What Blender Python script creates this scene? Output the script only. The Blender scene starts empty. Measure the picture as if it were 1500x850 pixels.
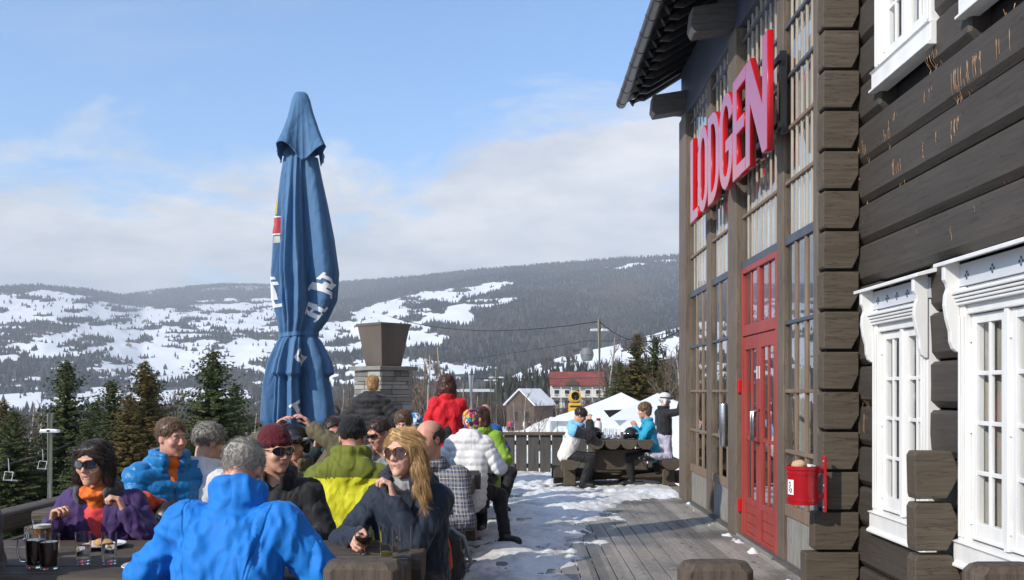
import bpy, bmesh, math, random
import numpy as np
from mathutils import Vector, Matrix, Quaternion, noise as mnoise

random.seed(7); rng = np.random.default_rng(7)
R = math.radians
scene = bpy.context.scene
COL = scene.collection

# ------------------------------------------------------------------ camera, world, sun, exposure
F, CX, CY, CH = 1350.0, 762.0, 573.0, 1.5
def at(px, py, Y):
    return Vector(((px - CX) * Y / F, Y, CH - (py - CY) * Y / F))

cam_d = bpy.data.cameras.new("camera"); cam = bpy.data.objects.new("camera", cam_d); COL.objects.link(cam)
cam.location = (0, 0, CH); cam.rotation_euler = (R(90), 0, 0)
cam_d.sensor_width = 36; cam_d.lens = 36 * F / 1500
cam_d.shift_x = (750 - CX) / 1500; cam_d.shift_y = (CY - 425) / 1500
cam_d.clip_start = 0.05; cam_d.clip_end = 40000
scene.camera = cam

SUN_AZ = Vector((-0.76, -0.65)).normalized(); SUN_EL = R(31)
sd = bpy.data.lights.new("sun", 'SUN'); so = bpy.data.objects.new("sun", sd); COL.objects.link(so)
sd.energy = 5.0; sd.angle = R(0.5); sd.color = (1.0, 0.93, 0.82)
to_sun = Vector((SUN_AZ.x * math.cos(SUN_EL), SUN_AZ.y * math.cos(SUN_EL), math.sin(SUN_EL)))
so.rotation_euler = to_sun.to_track_quat('Z', 'Y').to_euler(); so.location = (-20, -20, 30)

scene.view_settings.view_transform = 'Standard'; scene.view_settings.look = 'None'
scene.view_settings.gamma = 1; scene.view_settings.use_curve_mapping = False
scene.view_settings.exposure = 0.18

def nd(nt, typ, **kw):
    n = nt.nodes.new(typ)
    for k, v in kw.items():
        if k.startswith('i_'):
            key = k[2:]; key = int(key) if key.isdigit() else key
            n.inputs[key].default_value = v
        else: setattr(n, k, v)
    return n
def math_n(nt, op, a, b=None, clamp=False):
    n = nt.nodes.new('ShaderNodeMath'); n.operation = op; n.use_clamp = clamp
    for i, v in enumerate((a, b)):
        if v is None: continue
        if isinstance(v, (int, float)): n.inputs[i].default_value = v
        else: nt.links.new(v, n.inputs[i])
    return n.outputs[0]
def ramp(nt, fac, stops, interp='LINEAR'):
    n = nt.nodes.new('ShaderNodeValToRGB'); cr = n.color_ramp; cr.interpolation = interp
    while len(cr.elements) < len(stops): cr.elements.new(0.5)
    for e, (p, c) in zip(cr.elements, stops):
        e.position = p; e.color = (c[0], c[1], c[2], 1) if hasattr(c, '__len__') else (c, c, c, 1)
    nt.links.new(fac, n.inputs[0]); return n.outputs[0]
def mixc(nt, fac, a, b, blend='MIX'):
    n = nt.nodes.new('ShaderNodeMix'); n.data_type = 'RGBA'; n.blend_type = blend
    for idx, v in ((0, fac), (6, a), (7, b)):
        if isinstance(v, (int, float)): n.inputs[idx].default_value = v
        elif isinstance(v, (tuple, list)): n.inputs[idx].default_value = (v[0], v[1], v[2], 1)
        else: nt.links.new(v, n.inputs[idx])
    return n.outputs[2]

w = bpy.data.worlds.new("World"); scene.world = w; w.use_nodes = True
nt = w.node_tree; nt.nodes.clear()
sky = nd(nt, 'ShaderNodeTexSky', sky_type='NISHITA', sun_disc=False)
sky.sun_elevation = SUN_EL; sky.sun_rotation = math.atan2(SUN_AZ.x, SUN_AZ.y) % (2 * math.pi)
sky.altitude = 300; sky.air_density = 1.0; sky.dust_density = 0.6; sky.ozone_density = 1.6
tc = nd(nt, 'ShaderNodeTexCoord'); sep = nd(nt, 'ShaderNodeSeparateXYZ'); nt.links.new(tc.outputs['Generated'], sep.inputs[0])
zc = math_n(nt, 'MAXIMUM', sep.outputs[2], 0.0)
den = math_n(nt, 'ADD', zc, 0.20)
cmb = nd(nt, 'ShaderNodeCombineXYZ')
nt.links.new(math_n(nt, 'DIVIDE', sep.outputs[0], den), cmb.inputs[0])
nt.links.new(math_n(nt, 'DIVIDE', sep.outputs[1], den), cmb.inputs[1])
n1 = nd(nt, 'ShaderNodeTexNoise', i_Scale=1.35, i_Detail=10.0, i_Roughness=0.58, i_Distortion=0.35); nt.links.new(cmb.outputs[0], n1.inputs['Vector'])
map2 = nd(nt, 'ShaderNodeMapping'); map2.inputs['Scale'].default_value = (0.35, 1.1, 1); map2.inputs['Rotation'].default_value = (0, 0, 0.5); map2.inputs['Location'].default_value = (3.1, 1.7, 0)
nt.links.new(cmb.outputs[0], map2.inputs[0])
n2 = nd(nt, 'ShaderNodeTexNoise', i_Scale=1.0, i_Detail=8.0, i_Roughness=0.62, i_Distortion=0.4); nt.links.new(map2.outputs[0], n2.inputs['Vector'])
# a bank of cumulus low in the sky, thin veils above it
band = ramp(nt, zc, [(0.0, 0.34), (0.10, 0.38), (0.17, 0.30), (0.25, 0.14), (0.33, 0.04), (0.6, 0.0)])
side = math_n(nt, 'MULTIPLY', sep.outputs[0], 0.34)
s1 = math_n(nt, 'ADD', math_n(nt, 'ADD', n1.outputs[0], band), side)
cum = ramp(nt, s1, [(0.575, 0.0), (0.70, 0.9), (1.0, 0.97)])
veil = math_n(nt, 'MULTIPLY', ramp(nt, math_n(nt, 'ADD', n2.outputs[0], math_n(nt, 'MULTIPLY', sep.outputs[0], 0.25)), [(0.42, 0.0), (0.72, 1.0)]), 0.55)
cov = math_n(nt, 'MAXIMUM', cum, veil)
n3 = nd(nt, 'ShaderNodeTexNoise', i_Scale=2.6, i_Detail=8.0, i_Roughness=0.58); nt.links.new(cmb.outputs[0], n3.inputs['Vector'])
ccol = mixc(nt, ramp(nt, n3.outputs[0], [(0.36, 0.0), (0.64, 1.0)]), (6.1, 6.3, 6.7), (9.2, 9.0, 8.8))
skyb = mixc(nt, 1.0, sky.outputs[0], (1.42, 1.82, 2.15), 'MULTIPLY')
skyc = mixc(nt, cov, skyb, ccol)
bg = nd(nt, 'ShaderNodeBackground'); bg.inputs[1].default_value = 0.105
nt.links.new(skyc, bg.inputs[0])
wo = nd(nt, 'ShaderNodeOutputWorld'); nt.links.new(bg.outputs[0], wo.inputs[0])

# ------------------------------------------------------------------ object helpers
def tag(o, label=None, cat=None, group=None, kind=None):
    if label: o['label'] = label
    if cat: o['category'] = cat
    if group: o['group'] = group
    if kind: o['kind'] = kind
    return o
def empty(name, loc=(0, 0, 0), rz=0, label=None, cat=None, group=None):
    o = bpy.data.objects.new(name, None); COL.objects.link(o); o.location = loc; o.rotation_euler = (0, 0, rz)
    o.empty_display_size = 0.1
    return tag(o, label, cat, group)
def kids(o): return [c for c in bpy.data.objects if c.parent == o]
def copy_tree(o, parent=None):
    ch = kids(o)
    c = o.copy(); COL.objects.link(c)
    if parent is not None: c.parent = parent
    for k in ch: copy_tree(k, c)
    return c
def mesh_obj(name, verts, faces, mats, parent=None, smooth=False, mi=None):
    me = bpy.data.meshes.new(name); me.from_pydata([tuple(v) for v in verts], [], [tuple(f) for f in faces])
    if not isinstance(mats, (list, tuple)): mats = [mats]
    for m in mats: me.materials.append(m)
    if mi is not None: me.polygons.foreach_set('material_index', np.asarray(mi, dtype=np.int32))
    if smooth: me.polygons.foreach_set('use_smooth', np.ones(len(me.polygons), dtype=bool))
    me.update()
    o = bpy.data.objects.new(name, me); COL.objects.link(o)
    if parent is not None: o.parent = parent
    return o
def np_mesh_obj(name, V, Fc, mats, parent=None, smooth=True, mi=None):
    """V (n,3), Fc (m,k) fast path"""
    me = bpy.data.meshes.new(name); k = Fc.shape[1]
    me.vertices.add(len(V)); me.vertices.foreach_set('co', np.ascontiguousarray(V, dtype=np.float32).ravel())
    me.loops.add(Fc.size); me.loops.foreach_set('vertex_index', np.ascontiguousarray(Fc, dtype=np.int32).ravel())
    me.polygons.add(len(Fc)); me.polygons.foreach_set('loop_start', np.arange(0, Fc.size, k, dtype=np.int32))
    if not isinstance(mats, (list, tuple)): mats = [mats]
    for m in mats: me.materials.append(m)
    if mi is not None: me.polygons.foreach_set('material_index', np.asarray(mi, dtype=np.int32))
    me.polygons.foreach_set('use_smooth', np.full(len(Fc), smooth, dtype=bool))
    me.update(calc_edges=True); me.validate()
    o = bpy.data.objects.new(name, me); COL.objects.link(o)
    if parent is not None: o.parent = parent
    return o

def frame_of(d):
    d = Vector(d).normalized(); a = Vector((0, 0, 1)) if abs(d.z) < 0.9 else Vector((1, 0, 0))
    u = d.cross(a).normalized(); v = u.cross(d).normalized(); return d, u, v
class MB:
    def __init__(s): s.v = []; s.f = []; s.m = []; s.cur = 0
    def add(s, vs, fs):
        b = len(s.v); s.v += [tuple(v) for v in vs]; s.f += [tuple(b + i for i in f) for f in fs]; s.m += [s.cur] * len(fs); return s
    def box(s, c, size, rot=None):
        x, y, z = (q / 2 for q in size); c = Vector(c)
        vs = [Vector(p) for p in ((-x,-y,-z),(x,-y,-z),(x,y,-z),(-x,y,-z),(-x,-y,z),(x,-y,z),(x,y,z),(-x,y,z))]
        if rot is not None: vs = [rot @ v for v in vs]
        return s.add([c + v for v in vs], [(0,3,2,1),(4,5,6,7),(0,1,5,4),(1,2,6,5),(2,3,7,6),(3,0,4,7)])
    def span(s, x0, x1, y0, y1, z0, z1):
        return s.box(((x0+x1)/2, (y0+y1)/2, (z0+z1)/2), (abs(x1-x0), abs(y1-y0), abs(z1-z0)))
    def tube(s, pts, rad, n=8, caps=True):
        pts = [Vector(p) for p in pts]
        if not hasattr(rad, '__len__'): rad = [rad] * len(pts)
        rings = []; pu = None
        for i, p in enumerate(pts):
            d = (pts[min(i+1, len(pts)-1)] - pts[max(i-1, 0)])
            if d.length < 1e-9: d = Vector((0, 0, 1))
            d.normalize()
            if pu is None: _, u, v = frame_of(d)
            else:
                u = (pu - d * pu.dot(d));
                if u.length < 1e-6: _, u, v = frame_of(d)
                u.normalize(); v = u.cross(d) * -1
            pu = u
            rings.append([p + (u * math.cos(2*math.pi*k/n) + v * math.sin(2*math.pi*k/n)) * rad[i] for k in range(n)])
        vs = [q for r in rings for q in r]; fs = []
        for i in range(len(rings)-1):
            for k in range(n):
                fs.append((i*n+k, i*n+(k+1) % n, (i+1)*n+(k+1) % n, (i+1)*n+k))
        if caps: fs.append(tuple(range(n-1, -1, -1))); fs.append(tuple((len(rings)-1)*n+k for k in range(n)))
        return s.add(vs, fs)
    def lathe(s, prof, c=(0, 0, 0), n=24, caps=True):
        c = Vector(c); vs = []; fs = []
        for (r, z) in prof:
            vs += [c + Vector((r*math.cos(2*math.pi*k/n), r*math.sin(2*math.pi*k/n), z)) for k in range(n)]
        for i in range(len(prof)-1):
            for k in range(n): fs.append((i*n+k, i*n+(k+1) % n, (i+1)*n+(k+1) % n, (i+1)*n+k))
        if caps:
            fs.append(tuple(range(n-1, -1, -1))); fs.append(tuple((len(prof)-1)*n+k for k in range(n)))
        return s.add(vs, fs)
    def prism(s, poly, o, u, v, wv):
        """poly 2D in axes u,v at origin o extruded by vector wv"""
        o, u, v, wv = map(Vector, (o, u, v, wv)); n = len(poly)
        a = [o + u*p[0] + v*p[1] for p in poly]; vs = a + [q + wv for q in a]
        fs = [tuple(range(n-1, -1, -1)), tuple(range(n, 2*n))] + [(i, (i+1) % n, n+(i+1) % n, n+i) for i in range(n)]
        return s.add(vs, fs)
    def sphere(s, c, r, nu=14, nv=9):
        c = Vector(c); r = Vector(r) if hasattr(r, '__len__') else Vector((r, r, r)); vs = []; fs = []
        for j in range(nv+1):
            th = math.pi*j/nv
            for i in range(nu):
                ph = 2*math.pi*i/nu
                vs.append(c + Vector((r.x*math.sin(th)*math.cos(ph), r.y*math.sin(th)*math.sin(ph), r.z*math.cos(th))))
        for j in range(nv):
            for i in range(nu): fs.append((j*nu+i, (j+1)*nu+i, (j+1)*nu+(i+1) % nu, j*nu+(i+1) % nu))
        return s.add(vs, fs)
    def build(s, name, mats, parent=None, smooth=False, bevel=0, fix=True, auto=None):
        o = mesh_obj(name, s.v, s.f, mats, parent, smooth, s.m)
        if fix:
            bm = bmesh.new(); bm.from_mesh(o.data); bmesh.ops.recalc_face_normals(bm, faces=bm.faces); bm.to_mesh(o.data); bm.free()
        if bevel:
            b = o.modifiers.new('bevel', 'BEVEL'); b.width = bevel; b.segments = 2; b.limit_method = 'ANGLE'; b.angle_limit = R(35)
        if auto:
            bm = bmesh.new(); bm.from_mesh(o.data)
            for e in bm.edges: e.smooth = not (len(e.link_faces) == 2 and e.calc_face_angle() > R(auto))
            for f in bm.faces: f.smooth = True
            bm.to_mesh(o.data); bm.free()
        return o

# ------------------------------------------------------------------ materials
def base_mat(name):
    m = bpy.data.materials.new(name); m.use_nodes = True; nt = m.node_tree
    return m, nt, nt.nodes['Principled BSDF']
def setp(b, **kw):
    for k, v in kw.items():
        key = k.replace('_', ' ')
        if key in b.inputs: b.inputs[key].default_value = v
def mat(name, col, rough=0.6, metal=0.0, var=0.12, vscale=6.0, bump=0.0, bscale=40.0, bstretch=(1, 1, 1), spec=0.5, coat=0.0, sheen=0.0, detail=5.0):
    m, nt, b = base_mat(name)
    t = nd(nt, 'ShaderNodeTexCoord')
    mp = nd(nt, 'ShaderNodeMapping'); mp.inputs['Scale'].default_value = bstretch; nt.links.new(t.outputs['Object'], mp.inputs[0])
    n = nd(nt, 'ShaderNodeTexNoise', i_Scale=vscale, i_Detail=detail); nt.links.new(mp.outputs[0], n.inputs['Vector'])
    lo = tuple(max(0, c * (1 - var)) for c in col[:3]); hi = tuple(min(1, c * (1 + var)) for c in col[:3])
    nt.links.new(ramp(nt, n.outputs[0], [(0.3, lo), (0.7, hi)]), b.inputs['Base Color'])
    setp(b, Roughness=rough, Metallic=metal, Specular_IOR_Level=spec, Coat_Weight=coat, Sheen_Weight=sheen)
    if bump:
        n2 = nd(nt, 'ShaderNodeTexNoise', i_Scale=bscale, i_Detail=4.0); nt.links.new(mp.outputs[0], n2.inputs['Vector'])
        bp = nd(nt, 'ShaderNodeBump', i_Strength=bump, i_Distance=0.01); nt.links.new(n2.outputs[0], bp.inputs['Height']); nt.links.new(bp.outputs[0], b.inputs['Normal'])
    return m
def wood(name, dark, light, axis='X', scale=6.0, rough=0.75, bump=0.4, cracks=True, stretch=14.0, patches=None, spec=0.3):
    m, nt, b = base_mat(name)
    t = nd(nt, 'ShaderNodeTexCoord'); mp = nd(nt, 'ShaderNodeMapping')
    sc = [stretch, stretch, stretch]; sc['XYZ'.index(axis)] = 1.0
    mp.inputs['Scale'].default_value = sc; nt.links.new(t.outputs['Object'], mp.inputs[0])
    n = nd(nt, 'ShaderNodeTexNoise', i_Scale=scale * 0.5, i_Detail=8.0, i_Roughness=0.65, i_Distortion=0.3); nt.links.new(mp.outputs[0], n.inputs['Vector'])
    nb = nd(nt, 'ShaderNodeTexNoise', i_Scale=1.3, i_Detail=4.0); nt.links.new(t.outputs['Object'], nb.inputs['Vector'])
    f = math_n(nt, 'ADD', math_n(nt, 'MULTIPLY', n.outputs[0], 0.65), math_n(nt, 'MULTIPLY', nb.outputs[0], 0.35))
    c = ramp(nt, f, [(0.32, dark), (0.68, light)])
    hgt = n.outputs[0]
    if cracks:
        n3 = nd(nt, 'ShaderNodeTexNoise', i_Scale=scale * 0.35, i_Detail=3.0); nt.links.new(mp.outputs[0], n3.inputs['Vector'])
        ck = ramp(nt, math_n(nt, 'ABSOLUTE', math_n(nt, 'SUBTRACT', n3.outputs[0], 0.5)), [(0.0, 1.0), (0.012, 0.0)])
        c = mixc(nt, math_n(nt, 'MULTIPLY', ck, 0.6), c, tuple(q * 0.3 for q in dark))
        hgt = math_n(nt, 'SUBTRACT', hgt, math_n(nt, 'MULTIPLY', ck, 0.8))
    if patches:
        n4 = nd(nt, 'ShaderNodeTexNoise', i_Scale=patches[1], i_Detail=6.0, i_Roughness=0.7); nt.links.new(mp.outputs[0] if patches[2] else t.outputs['Object'], n4.inputs['Vector'])
        c = mixc(nt, ramp(nt, n4.outputs[0], [(patches[3], 0.0), (patches[3] + 0.08, 0.85)]), c, patches[0])
    nt.links.new(c, b.inputs['Base Color']); setp(b, Roughness=rough, Specular_IOR_Level=spec)
    bp = nd(nt, 'ShaderNodeBump', i_Strength=bump, i_Distance=0.012); nt.links.new(hgt, bp.inputs['Height']); nt.links.new(bp.outputs[0], b.inputs['Normal'])
    return m
def glass_mat(name, tint=(0.9, 0.95, 0.95), ior=1.52, rough=0.0, glossmul=1.0):
    m = bpy.data.materials.new(name); m.use_nodes = True; nt = m.node_tree; nt.nodes.clear()
    g = nd(nt, 'ShaderNodeBsdfGlossy'); g.inputs['Roughness'].default_value = rough; g.inputs['Color'].default_value = (0.95, 0.97, 1.0, 1)
    tr = nd(nt, 'ShaderNodeBsdfTransparent'); tr.inputs[0].default_value = (*tint, 1)
    fr = nd(nt, 'ShaderNodeFresnel', i_IOR=ior)
    geo = nd(nt, 'ShaderNodeTexCoord'); nn = nd(nt, 'ShaderNodeTexNoise', i_Scale=1.6, i_Detail=2.0); nt.links.new(geo.outputs['Object'], nn.inputs['Vector'])
    bp = nd(nt, 'ShaderNodeBump', i_Strength=0.02, i_Distance=0.02); nt.links.new(nn.outputs[0], bp.inputs['Height']); nt.links.new(bp.outputs[0], g.inputs['Normal'])
    mx = nd(nt, 'ShaderNodeMixShader'); gb = nd(nt, 'ShaderNodeNewGeometry'); front = math_n(nt, 'SUBTRACT', 1.0, gb.outputs['Backfacing'])
    nt.links.new(math_n(nt, 'MULTIPLY', math_n(nt, 'MULTIPLY', fr.outputs[0], front), glossmul, True), mx.inputs[0])
    nt.links.new(tr.outputs[0], mx.inputs[1]); nt.links.new(g.outputs[0], mx.inputs[2])
    o = nd(nt, 'ShaderNodeOutputMaterial'); nt.links.new(mx.outputs[0], o.inputs[0]); return m

M = {}
M['log'] = wood('stained_log', (0.044, 0.036, 0.030), (0.074, 0.062, 0.051), 'Y', 5, 0.62, 0.22, stretch=16, spec=0.35)
M['log_end'] = wood('stained_log_cross', (0.062, 0.048, 0.034), (0.118, 0.094, 0.069), 'X', 6, 0.7, 0.4, stretch=14)
M['umull'] = wood('upper_mullion_wood', (0.30, 0.25, 0.20), (0.48, 0.42, 0.35), 'Z', 6, 0.65, 0.2, stretch=14, cracks=False)
M['post'] = wood('facade_post', (0.085, 0.064, 0.048), (0.185, 0.145, 0.112), 'Z', 6, 0.7, 0.35, stretch=14)
M['mull'] = wood('facade_mullion', (0.13, 0.088, 0.058), (0.26, 0.185, 0.13), 'Z', 6, 0.65, 0.25, stretch=14, cracks=False)
M['bar'] = mat('grey_flashing', (0.075, 0.085, 0.105), 0.55, 0.1, 0.15)
M['panel'] = wood('weathered_panel', (0.13, 0.13, 0.125), (0.34, 0.33, 0.30), 'Z', 6, 0.8, 0.3, stretch=10, patches=((0.24, 0.20, 0.14), 2.0, True, 0.52))
M['slat_old'] = wood('pale_slat', (0.42, 0.34, 0.26), (0.70, 0.60, 0.48), 'Z', 6, 0.7, 0.2, stretch=12, cracks=False)
def slat_mat():
    m, nt, b = base_mat('mixed_pale_slats'); g = nd(nt, 'ShaderNodeNewGeometry'); t = nd(nt, 'ShaderNodeTexCoord')
    mp = nd(nt, 'ShaderNodeMapping'); mp.inputs['Scale'].default_value = (12, 12, .6); nt.links.new(t.outputs['Object'], mp.inputs[0])
    n = nd(nt, 'ShaderNodeTexNoise', i_Scale=4.0, i_Detail=6.0); nt.links.new(mp.outputs[0], n.inputs['Vector'])
    f = math_n(nt, 'ADD', math_n(nt, 'MULTIPLY', g.outputs['Random Per Island'], .8), math_n(nt, 'MULTIPLY', math_n(nt, 'SUBTRACT', n.outputs[0], .5), .5))
    nt.links.new(ramp(nt, f, [(.0, (.30, .22, .15)), (.2, (.55, .47, .38)), (.5, (.74, .70, .64)), (1.0, (.80, .79, .78))]), b.inputs['Base Color']); setp(b, Roughness=.6); return m
M['slat'] = slat_mat()
M['dark'] = mat('dark_void', (0.012, 0.011, 0.010), 0.8)
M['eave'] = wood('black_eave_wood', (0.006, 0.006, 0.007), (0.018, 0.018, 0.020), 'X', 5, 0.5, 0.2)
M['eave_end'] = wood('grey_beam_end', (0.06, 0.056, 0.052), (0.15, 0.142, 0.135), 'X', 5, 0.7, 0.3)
M['gutter'] = mat('gutter_metal', (0.085, 0.075, 0.068), 0.35, 0.6, 0.2, 3)
M['fascia'] = mat('blue_grey_fascia', (0.05, 0.06, 0.085), 0.5, 0, 0.15, 3, 0.1)
M['rooftile'] = mat('roof_tile', (0.03, 0.03, 0.032), 0.5, 0, 0.2, 3)
M['white'] = mat('white_paint', (0.73, 0.72, 0.70), 0.42, 0, 0.08, 7, 0.15, 30, (1, 1, .25))
M['frieze'] = mat('grey_white_paint', (0.54, 0.56, 0.60), 0.45, 0, 0.03)  # white paint with the bluish shade under the drip board put into its colour
M['reddoor'] = wood('red_door_paint', (0.24, 0.026, 0.020), (0.36, 0.055, 0.042), 'Z', 4, 0.45, 0.12, cracks=False, stretch=8, spec=0.5)
M['red'] = mat('bright_red_enamel', (0.50, 0.008, 0.012), 0.3, 0, 0.06, 4, 0.02)
M['binred'] = mat('bin_red_enamel', (0.36, 0.006, 0.012), 0.28, 0, 0.1, 6, 0.03, 20)
M['signface'] = mat('sign_face_red', (0.40, 0.030, 0.075), 0.16, 0, 0.03, 3, coat=0.6)
M['steel'] = mat('brushed_steel', (0.55, 0.55, 0.56), 0.28, 0.95, 0.1, 8, bstretch=(1, 1, 6))
M['black'] = mat('black_plastic', (0.012, 0.012, 0.014), 0.4, 0, 0.2)
M['whiteplastic'] = mat('white_plastic', (0.75, 0.75, 0.76), 0.3, 0, 0.03)
M['glass'] = glass_mat('window_glass', (0.90, 0.93, 0.93), 1.6, 0.0, 1.9)
M['glass_white'] = glass_mat('old_window_glass', (0.96, 0.97, 0.97), 1.5)
M['curtain'] = mat('beige_curtain', (0.30, 0.27, 0.235), 0.9, 0, 0.45, 5, 0.3, 20, (3, 8, 0.25))
M['interior'] = wood('interior_wood', (0.08, 0.045, 0.025), (0.19, 0.115, 0.065), 'Z', 4, 0.7, 0.1)
M['intfloor'] = mat('interior_floor', (0.10, 0.075, 0.055), 0.5)
M['tablelog'] = wood('table_log', (0.050, 0.038, 0.028), (0.120, 0.095, 0.072), 'X', 6, 0.68, 0.55, stretch=14, patches=((0.22, 0.19, 0.155), 2.2, True, 0.60))
M['tablelog_y'] = wood('table_log_lengthwise', (0.055, 0.040, 0.029), (0.135, 0.102, 0.075), 'Y', 6, 0.68, 0.55, stretch=14)
M['postlog'] = wood('worn_post_log', (0.050, 0.038, 0.030), (0.150, 0.115, 0.085), 'Z', 6, 0.75, 0.35, stretch=12, patches=((0.27, 0.13, 0.055), 2.0, True, 0.66))
M['rail'] = wood('grey_rail_board', (0.050, 0.047, 0.043), (0.105, 0.098, 0.088), 'Z', 5, 0.75, 0.3)
M['railtop'] = wood('brown_rail_top', (0.075, 0.055, 0.040), (0.16, 0.12, 0.09), 'X', 5, 0.75, 0.3)
# ------------------------------------------------------------------ terrain
SKY_PX = [-800, -300, 0, 60, 130, 178, 210, 260, 330, 400, 500, 600, 700, 800, 900, 1000, 1150, 1400, 1800, 2400]
SKY_PY = [440, 420, 419, 417, 424, 432, 428, 421, 416, 417, 413, 406, 395, 387, 379, 374, 366, 350, 350, 380]
def poly_in(px, py, poly):
    inside = np.zeros(px.shape, bool); n = len(poly); j = n - 1
    for i in range(n):
        xi, yi = poly[i]; xj, yj = poly[j]
        c = ((yi > py) != (yj > py)) & (px < (xj - xi) * (py - yi) / (yj - yi + 1e-9) + xi)
        inside ^= c; j = i
    return inside
_perm = rng.permutation(512); _grad = rng.random(512)
def vnoise(x, y):
    xi = np.floor(x).astype(int); yi = np.floor(y).astype(int); fx = x - xi; fy = y - yi
    fx = fx*fx*(3-2*fx); fy = fy*fy*(3-2*fy)
    h = lambda a, b: _grad[(_perm[a & 511] + b) & 511]
    return (h(xi, yi)*(1-fx)+h(xi+1, yi)*fx)*(1-fy) + (h(xi, yi+1)*(1-fx)+h(xi+1, yi+1)*fx)*fy
def fbm(x, y, o=5):
    s = 0; a = 0.5; t = 0
    for k in range(o): s = s + a*vnoise(x*2**k+17*k, y*2**k+9*k); t += a; a *= 0.5
    return s/t
def sstep(a, b, x):
    t = np.clip((x-a)/(b-a), 0, 1); return t*t*(3-2*t)
def terrain_z(az, d):
    """az measured from +Y towards +X; d ground distance"""
    azc = np.clip(az, R(-62), R(62))
    px = CX + F*np.tan(azc); Yd = d*np.cos(azc)
    left = sstep(640, 250, px)
    floor_ = -8 - 26*left + 4*sstep(700, 1000, px)
    near = -0.9 - d*(0.028 + 0.075*left)
    # terrain right under the terrace stays just below the boards
    base = np.maximum(near, floor_) + 2.2*(fbm(px*0.01+5, d*0.012) - 0.5)*sstep(25, 140, d)
    t = (573 - np.interp(px, SKY_PX, SKY_PY))/1350
    Yf = 1150 + 250*left
    # nearer rounded shoulder on the far left, plateau behind it, long ridge on the right
    Yr = np.interp(px, [-300, 0, 120, 178, 210, 420, 600, 800, 1000], [4300, 4300, 4500, 5000, 6000, 6200, 5000, 4400, 4000])
    u = np.clip((Yd - Yf)/(Yr - Yf), 0, 1.25)
    zr = 1.5 + t*Yr
    prof = np.where(u < 1, np.power(np.clip(u, 0, 1), 1.12), 1 - (u-1)*0.9)
    hill = floor_ + (zr - floor_)*prof
    rough = 46*(fbm(px*0.012+3, Yd*0.0016+2) - 0.5) + 90*(fbm(px*0.004+31, Yd*0.0009+7) - 0.5)
    hill = hill + rough*np.clip(4*u*(1-u), 0, 1)
    z = np.where(Yd > Yf, np.maximum(hill, base), base)
    # piste spur climbing to the right
    ps = np.interp(px, [640, 690, 735, 800, 900, 1000, 1200, 2400], [640, 590, 556, 528, 505, 478, 440, 400])
    ts = (573 - ps)/1350
    us = np.clip((Yd - 330)/(1050 - 330), 0, 1.4)
    spur = -6 + (1.5 + ts*1050 + 6)*np.where(us < 1, us**0.9, 1 - (us-1)*0.8)
    z = np.where((px > 640) & (Yd > 330), np.maximum(z, spur + 6*(fbm(px*0.02, Yd*0.01)-0.5)*np.clip(us*4, 0, 1)), z)
    return z
SNOW_POLYS = [
 [(-400, 445), (0, 430), (60, 425), (105, 430), (135, 436), (112, 444), (163, 449), (160, 459), (70, 470), (0, 474), (-400, 480)],
 [(-400, 560), (0, 508), (105, 480), (165, 462), (215, 452), (275, 447), (340, 438), (395, 436), (430, 440), (420, 466), (370, 482), (250, 498), (190, 508), (135, 517), (40, 527), (-400, 600)],
 [(120, 527), (215, 500), (330, 500), (400, 492), (420, 520), (395, 545), (320, 540), (262, 556), (215, 566), (150, 545)],
 [(430, 470), (500, 462), (555, 440), (640, 424), (748, 412), (735, 420), (700, 433), (655, 446), (770, 434), (745, 446), (690, 452), (688, 474), (640, 476), (628, 483), (655, 492), (640, 508), (560, 512), (430, 520)],
 [(440, 535), (590, 522), (660, 532), (735, 541), (680, 552), (600, 560), (440, 565)],
 [(880, 391), (935, 386), (950, 389), (900, 395)], [(960, 381), (990, 379), (990, 384), (962, 385)],
 [(200, 424), (330, 417), (400, 417), (400, 422), (320, 426), (215, 432)],
 [(-200, 590), (0, 578), (120, 574), (250, 570), (360, 568), (380, 590), (200, 596), (0, 604), (-200, 612)],
]
def snow_cover(px, py, Y):
    """1 = open snow field, 0 = forest, for land beyond the near slope"""
    jx = 26*(fbm(px*0.03+1, py*0.09+3)-0.5); jy = 13*(fbm(px*0.03+11, py*0.10+7)-0.5)
    X2 = px + jx; Y2 = py + jy; s = np.zeros(px.shape)
    for i, p in enumerate(SNOW_POLYS):
        s = np.maximum(s, poly_in(X2, Y2, p)*(0.5 if i == 7 else 1.0))
    # hedgerows, copses and gullies running along the fields
    hedge = fbm(px*0.028+40, py*0.16+9, 4)
    s = s*np.where(hedge < 0.37, 0.0, 1.0)
    # thin clearings in the woods
    thin = (fbm(px*0.02+77, py*0.20+19, 4) > 0.60) & (px < 430) & (py > 440)
    s = np.maximum(s, thin*0.8)
    ps = np.interp(px, [640, 690, 735, 800, 900, 1000, 1200], [640, 590, 556, 528, 505, 478, 440])
    strip = (px > 700) & (Y > 300) & (Y < 1300)
    low = ps + np.interp(px, [700, 800, 900, 1000, 1200], [4, 20, 34, 44, 60])
    copse = (fbm(px*0.05+3, py*0.12, 3) < 0.42) & (py < ps + 14)
    s = np.where(strip, ((py < low) & ~copse)*1.0, s)
    return s

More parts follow.
